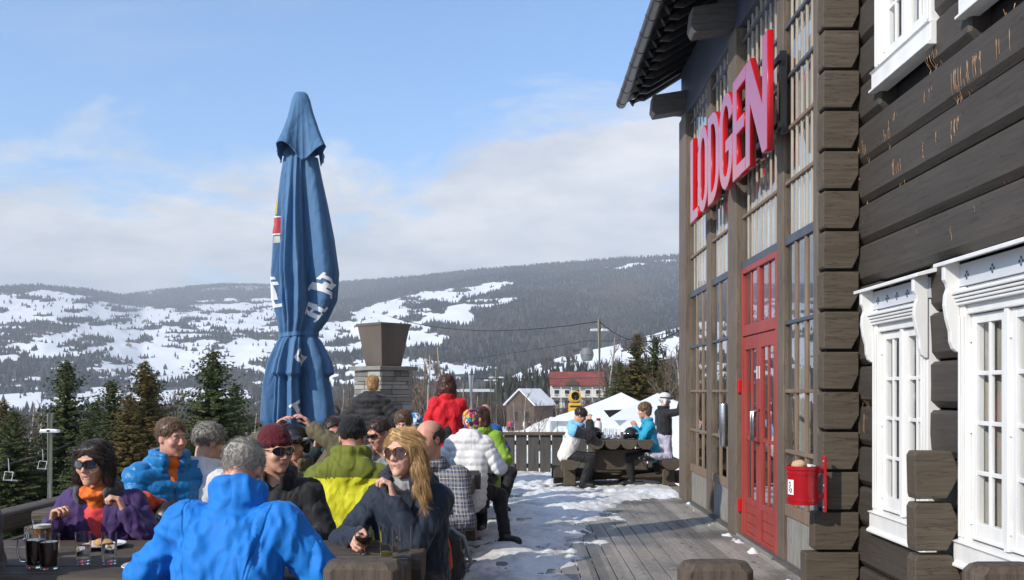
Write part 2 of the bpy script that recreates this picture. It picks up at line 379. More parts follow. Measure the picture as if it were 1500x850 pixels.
az_f = np.arctan((np.linspace(-650, 1500, 560) - CX)/F)
az = np.concatenate([np.linspace(R(-180), az_f[0], 50)[:-1], az_f, np.linspace(az_f[-1], R(180), 50)[1:]])
dd = np.concatenate([[0.0, 6, 12], np.geomspace(17, 1100, 110), np.linspace(1140, 7600, 230)])
AZ, DD = np.meshgrid(az, dd, indexing='ij')
ZZ = terrain_z(AZ, DD)
XX = DD*np.sin(AZ); YY = DD*np.cos(AZ)
nA, nD = AZ.shape
idx = np.arange(nA*nD).reshape(nA, nD)
Fq = np.stack([idx[:-1, :-1], idx[1:, :-1], idx[1:, 1:], idx[:-1, 1:]], -1).reshape(-1, 4)
Yv = np.maximum(YY, 1.0); PXv = np.where(YY > 1, CX + F*XX/Yv, 0); PYv = np.where(YY > 1, CY - F*(ZZ-CH)/Yv, 0)
cover = snow_cover(PXv, PYv, YY)
nearsnow = fbm(XX*0.03, YY*0.03, 4)
nearc = np.where(PXv < 640, sstep(150, 90, DD + 60*(nearsnow-0.5)), sstep(240, 170, DD + 80*(nearsnow-0.5)))
nearc = np.where((DD > 240) & (nearsnow > 0.58), 0.9, nearc)
isfar = (DD > 1000) | ((PXv > 690) & (DD > 330))
cover = np.where(isfar & (YY > 1), cover, nearc)

def terrain_mat():
    m, nt, b = base_mat('snowy_terrain')
    a = nd(nt, 'ShaderNodeAttribute', attribute_name='snow')
    t = nd(nt, 'ShaderNodeTexCoord')
    n = nd(nt, 'ShaderNodeTexNoise', i_Scale=0.02, i_Detail=8.0, i_Roughness=0.7); nt.links.new(t.outputs['Object'], n.inputs['Vector'])
    n2 = nd(nt, 'ShaderNodeTexNoise', i_Scale=0.5, i_Detail=6.0); nt.links.new(t.outputs['Object'], n2.inputs['Vector'])
    f = math_n(nt, 'ADD', a.outputs['Fac'], math_n(nt, 'MULTIPLY', math_n(nt, 'SUBTRACT', n.outputs[0], 0.5), 0.7))
    f = ramp(nt, f, [(0.42, 0.0), (0.58, 1.0)])
    wood_c = ramp(nt, n2.outputs[0], [(0.35, (0.030, 0.027, 0.024)), (0.65, (0.085, 0.074, 0.066))])
    c = mixc(nt, f, wood_c, (0.74, 0.76, 0.79))
    nt.links.new(c, b.inputs['Base Color']); setp(b, Roughness=0.8, Specular_IOR_Level=0.2)
    return m
terr = np_mesh_obj('terrain', np.stack([XX, YY, ZZ], -1).reshape(-1, 3), Fq[:, ::-1], terrain_mat())
terr['kind'] = 'structure'
at_ = terr.data.attributes.new('snow', 'FLOAT', 'POINT'); at_.data.foreach_set('value', cover.ravel().astype(np.float32))
def ground_z(x, y):
    return float(terrain_z(np.array([math.atan2(x, y)]), np.array([math.hypot(x, y)]))[0])

# ---- far woods: one mass of many small pointed crowns
def forest_mat(name, cols):
    m, nt, b = base_mat(name)
    a = nd(nt, 'ShaderNodeAttribute', attribute_name='shade')
    nt.links.new(ramp(nt, a.outputs['Fac'], cols), b.inputs['Base Color']); setp(b, Roughness=0.9, Specular_IOR_Level=0.1)
    return m
def forest(name, N, pxr, Yr, test, hgt, seed, cols, wid=0.24, sides=5):
    g = np.random.default_rng(seed)
    px = g.uniform(*pxr, N); Y = np.sqrt(g.uniform(Yr[0]**1.6, Yr[1]**1.6, N)**(2/1.6)) if Yr[0] > 400 else g.uniform(*Yr, N)
    X = (px-CX)/F*Y; azs = np.arctan2(X, Y); d = np.hypot(X, Y); Z = terrain_z(azs, d)
    py = CY - F*(Z-CH)/Y
    k = test(px, py, Y, g); X, Y, Z, px = X[k], Y[k], Z[k], px[k]; n = len(X)
    h = hgt*g.uniform(0.55, 1.25, n); r = h*wid*g.uniform(0.7, 1.35, n)
    ang = g.uniform(0, 6.28, n)
    V = np.zeros((n, sides*2+1, 3)); 
    for i in range(sides):
        t = ang + 2*np.pi*i/sides; rr = r*g.uniform(0.75, 1.2, n)
        V[:, i] = np.stack([X+rr*np.cos(t), Y+rr*np.sin(t), Z+h*0.04], -1)
        rr = r*0.62*g.uniform(0.7, 1.2, n); t = t + 0.5
        V[:, sides+i] = np.stack([X+rr*np.cos(t), Y+rr*np.sin(t), Z+h*0.45], -1)
    V[:, -1] = np.stack([X+r*0.1*g.normal(size=n), Y, Z+h], -1)
    fs = []
    for i in range(sides):
        j = (i+1) % sides; fs += [(i, j, sides+i), (j, sides+j, sides+i), (sides+i, sides+j, 2*sides)]
    fs = np.array(fs); Fc = (fs[None]+(np.arange(n)*(2*sides+1))[:, None, None]).reshape(-1, 3)
    o = np_mesh_obj(name, V.reshape(-1, 3), Fc, forest_mat(name+'_needles', cols), smooth=False)
    o['kind'] = 'stuff'
    a = o.data.attributes.new('shade', 'FLOAT', 'POINT')
    patch = fbm(px*0.012+2, Y*0.002+5, 3)
    sh = np.clip(g.uniform(0, 1, n)*0.55 + (patch-0.5)*1.5 + 0.2, 0, 1)
    a.data.foreach_set('value', np.repeat(sh, 2*sides+1).astype(np.float32))
    return o
def t_far(px, py, Y, g):
    s = snow_cover(px, py, Y); spur = (px > 690) & (Y < 1300)
    edge = g.uniform(0, 1, len(px)); cl = fbm(px*.045+9, py*.28+4, 4)
    return (~spur) & (edge > np.where(s > 0.7, np.where(cl > .62, .88, np.where(cl > .55, .978, .995)), np.where(s > 0.3, 0.6, 0.0)))
forest('distant_forest', 120000, (-500, 1250), (1250, 6400), t_far, 12.0, 3, [(0.0, (0.014, 0.020, 0.018)), (0.5, (0.024, 0.030, 0.024)), (0.75, (0.050, 0.046, 0.036)), (1.0, (0.085, 0.072, 0.058))])
def thicket(name, N, pxr, Yr, hgt, seed, dark, light, keep=None, spikes=9, wd=.014):
    """bare broadleaf scrub: every plant is a fan of thin upright shoots"""
    g = np.random.default_rng(seed); px = g.uniform(*pxr, N); Y = np.sqrt(g.uniform(Yr[0]**2, Yr[1]**2, N))
    X = (px-CX)/F*Y; Z = terrain_z(np.arctan2(X, Y), np.hypot(X, Y))
    if keep is not None:
        k = keep(px, Y, CY - F*(Z-CH)/Y, g); X, Y, Z = X[k], Y[k], Z[k]
    n = len(X); h = hgt*g.uniform(0.5, 1.25, n)
    S = spikes; V = np.zeros((n, S, 5, 3)); P = np.stack([X, Y, Z], -1)
    for s_ in range(S):
        a = g.uniform(0, 6.28, n); sp = g.uniform(0.05, 0.42, n)*h; ti = h*g.uniform(0.6, 1.0, n)
        side = np.stack([np.cos(a+1.57), np.sin(a+1.57), 0*a], -1); out = np.stack([np.cos(a), np.sin(a), 0*a], -1)
        w0 = (h*wd*g.uniform(.6, 1.5, n))[:, None]; midp = P + out*(sp*0.35)[:, None] + np.array([0, 0, 1])*(ti*0.5)[:, None]
        tip = P + out*sp[:, None] + np.array([0, 0, 1])*ti[:, None]
        V[:, s_, 0] = P - side*w0; V[:, s_, 1] = P + side*w0; V[:, s_, 2] = midp - side*w0*3.0; V[:, s_, 3] = midp + side*w0*3.0; V[:, s_, 4] = tip
    fs = np.array([(0, 1, 3), (0, 3, 2), (2, 3, 4)]); Fc = (fs[None] + (np.arange(n*S)*5)[:, None, None]).reshape(-1, 3)
    o = np_mesh_obj(name, V.reshape(-1, 3), Fc, forest_mat(name + '_twigs', [(0.0, dark), (1.0, light)]), smooth=False); o['kind'] = 'stuff'
    a = o.data.attributes.new('shade', 'FLOAT', 'POINT'); a.data.foreach_set('value', np.repeat(np.clip(g.normal(0.5, 0.25, n*S), 0, 1), 5).astype(np.float32))
    return o
BR0, BR1 = (0.045, 0.034, 0.026), (0.150, 0.115, 0.088)
def k_mid(px, Y, py, g):
    s = snow_cover(px, py, Y); return np.where(px > 690, (Y > 400) & (s < 0.5) & (g.uniform(0, 1, len(px)) > 0.35), g.uniform(0, 1, len(px)) > 0.2)
thicket('valley_woodland', 11000, (-300, 1200), (300, 1250), 8.5, 5, (0.040, 0.034, 0.030), (0.105, 0.085, 0.072), k_mid)
def t_midf(px, py, Y, g):
    s = snow_cover(px, py, Y); return np.where(px > 690, (py > 548) & (s < 0.5), True)
forest('valley_spruces', 1500, (-300, 1200), (330, 1250), t_midf, 9.5, 8, [(0.0, (0.018, 0.026, 0.018)), (1.0, (0.045, 0.05, 0.032))], 0.17, 6)
def k_near(px, Y, py, g): return np.where(px < 640, Y > 42, (Y > 150) & (px < 745) | (Y > 175) & (px > 745) | (px > 985) & (Y > 60)) & (g.uniform(0, 1, len(px)) > 0.15)
thicket('birch_scrub', 3400, (-200, 1150), (48, 300), 5.6, 9, BR0, BR1, k_near, 26, .0045)
# ------------------------------------------------------------------ haze
hz = MB(); hz.span(-9500, 9500, -9000, 9000, -90, 900)
def haze_mat():
    m = bpy.data.materials.new('valley_haze'); m.use_nodes = True; nt = m.node_tree; nt.nodes.clear()
    v = nd(nt, 'ShaderNodeVolumePrincipled'); v.inputs['Color'].default_value = (0.80, 0.88, 1.0, 1); v.inputs['Density'].default_value = 0.00016
    v.inputs['Anisotropy'].default_value = 0.0
    o = nd(nt, 'ShaderNodeOutputMaterial'); nt.links.new(v.outputs[0], o.inputs['Volume']); return m
ho = hz.build('haze', haze_mat()); ho['kind'] = 'stuff'

# ------------------------------------------------------------------ terrace deck
def deck_mat():
    m, nt, b = base_mat('deck_boards')
    t = nd(nt, 'ShaderNodeTexCoord'); sp = nd(nt, 'ShaderNodeSeparateXYZ'); nt.links.new(t.outputs['Object'], sp.inputs[0])
    bw = 0.145
    row = math_n(nt, 'FLOOR', math_n(nt, 'DIVIDE', sp.outputs[0], bw))
    wn = nd(nt, 'ShaderNodeTexWhiteNoise', noise_dimensions='1D'); nt.links.new(row, wn.inputs['W'])
    mp = nd(nt, 'ShaderNodeMapping'); mp.inputs['Scale'].default_value = (16, 1, 1); nt.links.new(t.outputs['Object'], mp.inputs[0])
    n = nd(nt, 'ShaderNodeTexNoise', i_Scale=3.0, i_Detail=8.0, i_Roughness=0.7); nt.links.new(mp.outputs[0], n.inputs['Vector'])
    wet = nd(nt, 'ShaderNodeTexNoise', i_Scale=0.9, i_Detail=5.0); nt.links.new(t.outputs['Object'], wet.inputs['Vector'])
    f = math_n(nt, 'ADD', math_n(nt, 'MULTIPLY', n.outputs[0], 0.6), math_n(nt, 'MULTIPLY', wn.outputs[0], 0.42))
    c = ramp(nt, f, [(0.25, (0.140, 0.124, 0.106)), (0.75, (0.345, 0.312, 0.272))])
    wf = ramp(nt, wet.outputs[0], [(0.46, 0.0), (0.60, 1.0)])
    c = mixc(nt, math_n(nt, 'MULTIPLY', wf, 0.7), c, (0.055, 0.050, 0.046))
    crumbs = nd(nt, 'ShaderNodeTexNoise', i_Scale=9.0, i_Detail=6.0, i_Roughness=0.75); nt.links.new(t.outputs['Object'], crumbs.inputs['Vector'])
    c = mixc(nt, ramp(nt, crumbs.outputs[0], [(0.60, 0.0), (0.67, 0.8)]), c, (0.45, 0.46, 0.48))
    litter = nd(nt, 'ShaderNodeTexNoise', i_Scale=16.0, i_Detail=3.0, i_Distortion=.6); nt.links.new(t.outputs['Object'], litter.inputs['Vector'])
    big = nd(nt, 'ShaderNodeTexNoise', i_Scale=1.6, i_Detail=2.0); nt.links.new(t.outputs['Object'], big.inputs['Vector'])
    c = mixc(nt, math_n(nt, 'MULTIPLY', ramp(nt, litter.outputs[0], [(.62, 0), (.65, .9)]), ramp(nt, big.outputs[0], [(.45, 0), (.58, 1)])), c, (0.035, 0.027, 0.020))
    nt.links.new(c, b.inputs['Base Color'])
    nt.links.new(ramp(nt, wet.outputs[0], [(0.44, 0.75), (0.62, 0.32)]), b.inputs['Roughness'])
    bp = nd(nt, 'ShaderNodeBump', i_Strength=0.35, i_Distance=0.01); nt.links.new(n.outputs[0], bp.inputs['Height']); nt.links.new(bp.outputs[0], b.inputs['Normal'])
    return m
M['deck'] = deck_mat()
dk = MB(); x = -4.0; DECK_Y = 16.9
while x < 3.0:
    y0 = -2.6
    x0 = x
    while y0 < DECK_Y:
        L = random.uniform(2.6, 4.4); y1 = min(DECK_Y, y0 + L)
        dz = random.uniform(-0.004, 0.0)
        if x0 + 0.139 < 2.30 or y1 > 7.4: pass
        dk.span(x0, min(x0 + 0.1345, 2.52), y0 + 0.002, y1 - 0.002, -0.045 + dz, dz)
        y0 = y1
    x += 0.145
    if x > 2.5: break
deck = dk.build('deck', M['deck'], bevel=0.003); deck['kind'] = 'structure'
us = MB(); us.span(-4.0, 2.5, -2.6, DECK_Y, -0.75, -0.06); o = us.build('deck_underside', M['dark']); o['kind'] = 'structure'

# ---- trodden snow and ice on the boards
def snow_mat():
    m, nt, b = base_mat('trodden_snow')
    t = nd(nt, 'ShaderNodeTexCoord')
    n = nd(nt, 'ShaderNodeTexNoise', i_Scale=5.0, i_Detail=9.0, i_Roughness=0.75); nt.links.new(t.outputs['Object'], n.inputs['Vector'])
    d = nd(nt, 'ShaderNodeTexNoise', i_Scale=1.2, i_Detail=6.0, i_Roughness=0.7); nt.links.new(t.outputs['Object'], d.inputs['Vector'])
    g = ramp(nt, d.outputs[0], [(0.36, (0.46, 0.45, 0.44)), (0.52, (0.74, 0.74, 0.74)), (0.70, (0.82, 0.83, 0.84))])
    grit = ramp(nt, n.outputs[0], [(0.34, 0.75), (0.44, 0.0)])
    nt.links.new(mixc(nt, grit, g, (0.30, 0.285, 0.265)), b.inputs['Base Color']); setp(b, Roughness=0.55, Specular_IOR_Level=0.4)
    n5 = nd(nt, 'ShaderNodeTexNoise', i_Scale=42.0, i_Detail=5.0, i_Roughness=0.7); nt.links.new(t.outputs['Object'], n5.inputs['Vector'])
    h = math_n(nt, 'ADD', n.outputs[0], math_n(nt, 'MULTIPLY', n5.outputs[0], 0.4))
    bp = nd(nt, 'ShaderNodeBump', i_Strength=0.8, i_Distance=0.02); nt.links.new(h, bp.inputs['Height']); nt.links.new(bp.outputs[0], b.inputs['Normal'])
    return m
M['snow'] = snow_mat()
gx = np.arange(-3.9, 2.28, 0.022); gy = np.concatenate([np.arange(4.0, 9.5, 0.022), np.arange(9.5, 16.8, 0.04)])
GX, GY = np.meshgrid(gx, gy, indexing='ij')
# snow edge: the walked strip by the facade is bare, the ice thins towards the camera
edge = np.interp(GY, [4, 6.5, 7.6, 8.6, 10, 11.5, 12.6, 13.4, 17], [0.25, 0.55, 0.50, 0.55, 0.72, 0.95, 1.35, 2.6, 3.5])
m1 = fbm(GX*2.1+3, GY*1.3+1, 5); m2 = fbm(GX*6+13, GY*3.5+7, 5)
H = 0.11*np.clip((edge-GX)*1.1, -1, 0.32) + 0.13*(m1-0.50) + 0.085*(m2-0.5) + 0.004
H = np.where((GX < -0.1) & (GY < 9.5), H - 0.05*sstep(0.0, -0.5, GX), H)     # trodden away under the tables
H = np.where(GX > 1.9, np.maximum(H, -0.03+0.06*(m2-0.52)*4*(GX > 2.1)*(m1 > 0.5)), H)
H = np.clip(H, -0.03, 0.05)
H = H + 0.026*(fbm(GX*15, GY*11, 4)-0.5)*sstep(-0.01, 0.02, H)
for _ in range(140):      # footprints trodden into the ice
    fx, fy, fa = rng.uniform(-.2, 1.9), rng.uniform(5.0, 15.5), rng.normal(0, .35)
    dx = (GX-fx)*math.cos(fa) + (GY-fy)*math.sin(fa); dy = -(GX-fx)*math.sin(fa) + (GY-fy)*math.cos(fa)
    H = H - 0.022*np.exp(-((dx/.055)**4 + (dy/.14)**4))
n0, n1_ = GX.shape; ids = np.arange(n0*n1_).reshape(n0, n1_)
Fs = np.stack([ids[:-1, :-1], ids[1:, :-1], ids[1:, 1:], ids[:-1, 1:]], -1).reshape(-1, 4)
keep = (H.ravel()[Fs].max(1) > -0.012); Fs = Fs[keep]
used = np.unique(Fs); remap = -np.ones(n0*n1_, int); remap[used] = np.arange(len(used))
o = np_mesh_obj('deck_snow', np.stack([GX, GY, H], -1).reshape(-1, 3)[used], remap[Fs], M['snow']); o['kind'] = 'stuff'
# ------------------------------------------------------------------ timber lodge
lodge = empty('timber_lodge', (2.29, 7.1, 0), 0, 'dark timber lodge with tall glazed front, white casement windows and stacked log corner', 'building')
def part(mb, name, m, par=lodge, **kw):
    o = mb.build(name, m, par, **kw)
    p = par; off = Vector((0, 0, 0))
    while p is not None: off += p.location; p = p.parent
    o.location = -off; return o
FX = 2.29
TOP = 5.28
posts = [(12.5, 13.0, 0.16), (11.08, 11.34, 0.11), (9.57, 9.94, 0.15), (8.03, 8.23, 0.12), (7.09, 7.21, 0.10)]
for y0, y1, dep in posts:
    b = MB(); b.span(FX - (0.05 if dep > 0.12 else 0.0), FX + dep, y0, y1, 0.0, TOP); part(b, 'post', M['post'], bevel=0.008)
bays = [(11.34, 12.5, 3, 6), (9.94, 11.08, 3, 6), (8.23, 9.57, 0, 8), (7.21, 8.03, 3, 6)]
bars = [0.47, 0.98, 1.50, 2.09, 2.80, 3.30, 3.76, 4.21, 4.66, 5.12]
for bi, (y0, y1, nm, nu) in enumerate(bays):
    door = (bi == 2)
    for z in bars:
        if door and z < 2.8: continue
        big = abs(z-2.80) < .01; h = 0.075 if big else (0.10 if z < .5 else 0.032)
        b = MB(); b.span(FX + 0.016, FX + (0.11 if big else 0.060), y0, y1, z - h/2, z + h/2)
        part(b, 'glazing_bar', M['bar'] if (big or z == 2.09 or z > 4) else M['mull'], bevel=0.004)
    zs = (0.52, 2.76)
    if not door:
        for k in range(1, nm):
            y = y0 + (y1-y0)*k/nm
            b = MB(); b.span(FX + 0.024, FX + 0.054, y - 0.022, y + 0.022, 0.52, 2.763); part(b, 'mullion', M['mull'], bevel=0.004)
        # base boards
        b = MB(); n = 4
        for k in range(n):
            a = y0 + (y1-y0)*k/n; c = y0 + (y1-y0)*(k+1)/n
            b.span(FX + 0.03 + 0.004*(k % 2), FX + 0.06, a + .004, c - .004, 0.0, 0.418)
        part(b, 'base_panel', M['panel'], bevel=0.003)
    for k in range(1, nu):
        y = y0 + (y1-y0)*k/nu
        b = MB(); b.span(FX + 0.032, FX + 0.050, y - 0.011, y + 0.011, 2.84, TOP); part(b, 'upper_mullion', M['umull'])
    g = MB(); g.span(FX + 0.040, FX + 0.046, y0 + .001, y1 - .001, 2.83 if door else 0.52, TOP); part(g, 'glass_pane', M['glass'])
    s = MB(); k = 0; y = y0 + 0.03; rr = random.Random(bi)
    while y < y1 - 0.06:
        wd = rr.uniform(0.055, 0.085); s.span(FX + 0.075 + rr.uniform(0, .012), FX + 0.10, y, y + wd, 2.86, TOP); y += wd + rr.uniform(0.018, 0.04)
    part(s, 'inner_slat_screen', M['slat'])
# white sill line where the boards meet the wall
b = MB(); b.span(FX - 0.035, FX + 0.02, 7.0, 12.5, 0.002, 0.03); part(b, 'foot_strip', M['eave_end'])
# head fascia under the eave
b = MB(); b.span(FX - 0.02, FX + 0.14, 7.0, 13.0, TOP, 6.0); part(b, 'head_fascia', M['fascia'], bevel=0.006)
# interior
b = MB(); b.span(8.0, 8.1, 0.0, 13.0, 0, 6); part(b, 'inner_wall', M['interior'])
b = MB(); b.span(2.62, 8.0, 12.88, 12.98, 0, 6); part(b, 'inner_wall', M['interior'])
b = MB(); b.span(2.62, 8.0, 7.3, 7.4, 0, 6); part(b, 'inner_wall', M['interior'])
b = MB(); b.span(2.53, 8.0, 7.2, 13.0, -0.06, -0.002); part(b, 'inner_floor', M['intfloor'])
b = MB(); b.span(2.5, 8.0, 7.2, 13.0, 5.9, 6.0); part(b, 'inner_ceiling', M['interior'])
rr = random.Random(4)
b = MB()
for i in range(7):
    y = 7.9 + i*0.72; b.span(3.5, 3.62, y, y + 0.10, 0, 5.6)
part(b, 'inner_column', M['slat'])
b = MB()
for i in range(4):
    y = 8.0 + i*1.25; b.span(3.0, 3.8, y, y + 0.7, 0.70, 0.75); b.span(3.36, 3.44, y + .3, y + .4, 0, 0.70)
part(b, 'inner_furniture', M['interior'])
# end wall of the glazed hall and the far gable
b = MB(); b.span(FX + 0.17, 8.1, 13.0, 13.15, 0, 6); part(b, 'gable_wall', M['log_end'])

# ---- red double door
door = empty('door', (0, 0, 0)); door.parent = lodge
dY0, dY1 = 8.235, 9.565; mid = (dY0 + dY1)/2; DX = FX + 0.03
def dpart(b, name, m, **kw): return part(b, name, m, door, **kw)
b = MB()
b.span(DX - .03, DX + .07, dY0, dY0 + .055, 0, 2.76); b.span(DX - .03, DX + .07, dY1 - .055, dY1, 0, 2.76)
b.span(DX - .028, DX + .07, dY0 + .055, dY1 - .055, 2.70, 2.76); b.span(DX - .028, DX + .07, dY0 + .055, dY1 - .055, 2.06, 2.17)
b.span(DX - .026, DX + .06, mid - .035, mid + .035, 2.17, 2.70)
for q in (0.25, 0.75): b.span(DX - .01, DX + .05, dY0 + (dY1-dY0)*q - .014, dY0 + (dY1-dY0)*q + .014, 2.17, 2.70)
dpart(b, 'door_frame', M['reddoor'], bevel=0.006)
for k in (0, 1):
    a = dY0 + .058 if k == 0 else mid + .003; c = mid - .003 if k == 0 else dY1 - .058
    b = MB(); x0, x1 = DX - .02, DX + .026
    b.span(x0, x1, a, a + .085, 0.03, 2.05); b.span(x0, x1, c - .085, c, 0.03, 2.05)
    b.span(x0 + .001, x1, a + .085, c - .085, 1.92, 2.05); b.span(x0 + .001, x1, a + .085, c - .085, 0.36, 0.42); b.span(x0 + .001, x1, a + .085, c - .085, 0.03, 0.07)
    b.span(x0 + .012, x1 - .015, a + .085, c - .085, 1.005, 1.04)
    m_ = (a + c)/2; b.span(x0 + .010, x1 - .016, m_ - .014, m_ + .014, 0.42, 1.92)
    for i in range(3):
        z = 0.07 + i*0.0967; b.span(x0 + .014, x1 - .012, a + .085, c - .085, z + .003, z + .0935)
    dpart(b, 'door_leaf', M['reddoor'], bevel=0.004)
    h = MB(); hy = (c - .04) if k == 0 else (a + .04)
    h.tube([(x0 - .002, hy, 1.00), (x0 - .06, hy, 1.02), (x0 - .06, hy, 1.30), (x0 - .002, hy, 1.32)], .012, 8); dpart(h, 'handle', M['steel'], smooth=True)
    h = MB(); h.span(x0 - .004, x0 - .001, hy - .014, hy + .014, 1.62, 1.74); dpart(h, 'push_sign', M['whiteplastic'])
for z in (0.32, 1.55):
    h = MB(); h.span(DX - .065, DX - .031, dY1 - .03, dY1 + .035, z - .07, z + .07); dpart(h, 'hinge', M['red'], bevel=0.006)
g = MB(); g.span(DX + .002, DX + .007, dY0 + .06, dY1 - .06, 0.40, 2.70); dpart(g, 'door_glass', M['glass'])
b = MB(); b.span(FX - .05, FX + .12, dY0 - .0, dY1, 0.001, 0.028); dpart(b, 'threshold', M['panel'])

# ---- eave: rafters, gutter, tiles
SL = math.atan2(0.62, 1.0)
def roofpt(x): return 5.70 + (x - 1.55)*0.62
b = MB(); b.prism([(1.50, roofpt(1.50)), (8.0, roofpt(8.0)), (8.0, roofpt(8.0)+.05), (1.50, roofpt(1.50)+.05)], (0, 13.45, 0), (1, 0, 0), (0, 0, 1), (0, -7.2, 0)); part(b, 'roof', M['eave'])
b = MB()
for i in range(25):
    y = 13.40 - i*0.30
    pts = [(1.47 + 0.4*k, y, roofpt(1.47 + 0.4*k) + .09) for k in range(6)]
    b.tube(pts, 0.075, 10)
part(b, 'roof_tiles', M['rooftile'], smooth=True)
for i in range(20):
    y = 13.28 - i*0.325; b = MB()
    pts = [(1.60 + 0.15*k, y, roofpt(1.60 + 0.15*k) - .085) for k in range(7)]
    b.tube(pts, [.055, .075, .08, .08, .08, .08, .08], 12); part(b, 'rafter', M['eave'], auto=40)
b = MB(); n = 9
prof = [(0.075*math.cos(math.pi + math.pi*k/(n-1)), 0.075*math.sin(math.pi + math.pi*k/(n-1))) for k in range(n)]
poly = prof + [(x*0.92, z*0.92 + .003) for x, z in reversed(prof)]
b.prism(poly, (1.475, 13.47, roofpt(1.55) - .0), (1, 0, 0), (0, 0, 1), (0, -7.3, 0)); gt = part(b, 'gutter', M['gutter'], auto=30)
b = MB()
for i in range(15):
    y = 13.3 - i*0.5
    pr = [(0.081*math.cos(math.pi + math.pi*k/8), 0.081*math.sin(math.pi + math.pi*k/8)) for k in range(9)] ; pr2 = [(x*0.9, z*0.9) for x, z in reversed(pr)]
    b.prism(pr + pr2, (1.475, y, roofpt(1.55)), (1, 0, 0), (0, 0, 1), (0, -.03, 0))
part(b, 'gutter_brackets', M['gutter'])
for y in (12.75, 9.85, 7.6):
    b = MB(); b.prism([(1.80, 5.36), (1.84, 5.28), (2.45, 5.38), (2.45, 5.66), (1.82, 5.56)], (0, y + .12, 0), (1, 0, 0), (0, 0, 1), (0, -.24, 0)); part(b, 'eave_bracket', M['eave_end'], bevel=0.012)
b = MB(); b.tube([(2.02, 13.2, 5.45), (2.28, 13.05, 5.40)], .02, 6); part(b, 'eave_tie', M['bar'])

# ---- log wing: wall logs, split round the windows
LX = 2.57; LH = 0.303
WINS = [(5.76, 6.66, 0.46, 2.24), (3.98, 5.36, 0.46, 2.26), (5.72, 6.62, 3.66, 5.4), (3.98, 5.30, 3.66, 5.4)]
def log_prof(seed):
    r_ = random.Random(seed); j = lambda a: a + r_.uniform(-.004, .004)
    h = LH
    return [(0.07, 0.0), (j(0.035), 0.004), (j(0.0), 0.045), (j(-0.004), 0.14), (j(-0.004), h-.035), (j(0.016), h-.014), (0.07, h-.012), (0.30, h-.012), (0.30, 0)]
k = 0; z = -0.12
while z < 7.2:
    segs = [(7.05, -2.2)]
    for (wy0, wy1, wz0, wz1) in WINS:
        if z + LH > wz0 + .04 and z < wz1 - .05:
            ns = []
            for (a, c) in segs:
                if wy1 < a and wy0 > c: ns += [(a, wy1 - .03), (wy0 + .03, c)]
                else: ns.append((a, c))
            segs = ns
    for (a, c) in segs:
        b = MB(); seed = k*7 + int(a*3)
        pr = log_prof(seed)
        # taper the cut ends a little so they read as separate timbers
        n = len(pr); vs = []; 
        cuts = [(a, 0.018), (a - .02, 0.0)] + [(a - (a-c)*q, 0.003*math.sin(seed + 9*q)) for q in (0.25, 0.5, 0.75)] + [(c + .02, 0.0), (c, 0.018)]
        for (yy, ins) in cuts: vs += [(LX + p[0] + (ins if p[0] < .06 else 0), yy, z + p[1]) for p in pr]
        fs = [tuple(range(n)), tuple(range(len(vs)-1, len(vs)-n-1, -1))]
        for q in range(len(cuts)-1):
            for i in range(n): fs.append((q*n+i, (q+1)*n+i, (q+1)*n+(i+1) % n, q*n+(i+1) % n))
        b.add(vs, fs); part(b, 'wall_log', M['log'], auto=28)
    z += LH; k += 1
b = MB(); b.span(LX + .12, LX + .5, -2.2, 7.05, -.1, 7.2); part(b, 'wall_core', M['dark'])
# crossing log ends at the corner
def cross_end(x0, x1, y0, y1, z0, h, seed, name='corner_log'):
    r_ = random.Random(seed); j = lambda a=.005: r_.uniform(-a, a)
    b = MB()
    # octagon-ish log section in the XZ view: straight left end, chamfer towards the wall on the right
    poly = [(x0 + .008, z0 + .020), (x0 + j(), z0 + .034), (x0 + j(), z0 + h - .020), (x0 + .008, z0 + h - .003), (x1 + .055, z0 + h - .003), (x1 + .055, z0 + h*.42 + j()), (x1 + .0 + j(), z0 + .020)]
    if name != 'corner_log': poly = [(x0 + .012, z0 + .018), (x0 + j(), z0 + .05), (x0 + j(), z0 + h - .035), (x0 + .015, z0 + h - .006), (x1 - .02, z0 + h - .006), (x1 + .035, z0 + h*0.55), (x1 - .045 + j(), z0 + .022)]
    b.prism(poly, (0, y0 + j(.008), 0), (1, 0, 0), (0, 0, 1), (0, y1-y0, 0))
    o = part(b, name, M['log_end'], bevel=0.006); return o
z = -0.02; k = 0
while z < 7.0:
    x0 = 2.285 if k > 1 else (2.22 if k == 1 else 2.15)
    cross_end(x0, 2.50, 6.95, 7.085, z, LH, k); z += LH; k += 1
# log ends of the inner cross wall between the two lower windows
for k in range(5):
    cross_end(2.295, 2.53, 5.36, 5.48, -0.36 + k*LH, LH, 50 + k, 'cross_wall_log')
b = MB()
b.span(2.32, 2.52, 6.99, 7.08, 0.0, 7.0)
part(b, 'corner_core', M['dark'])

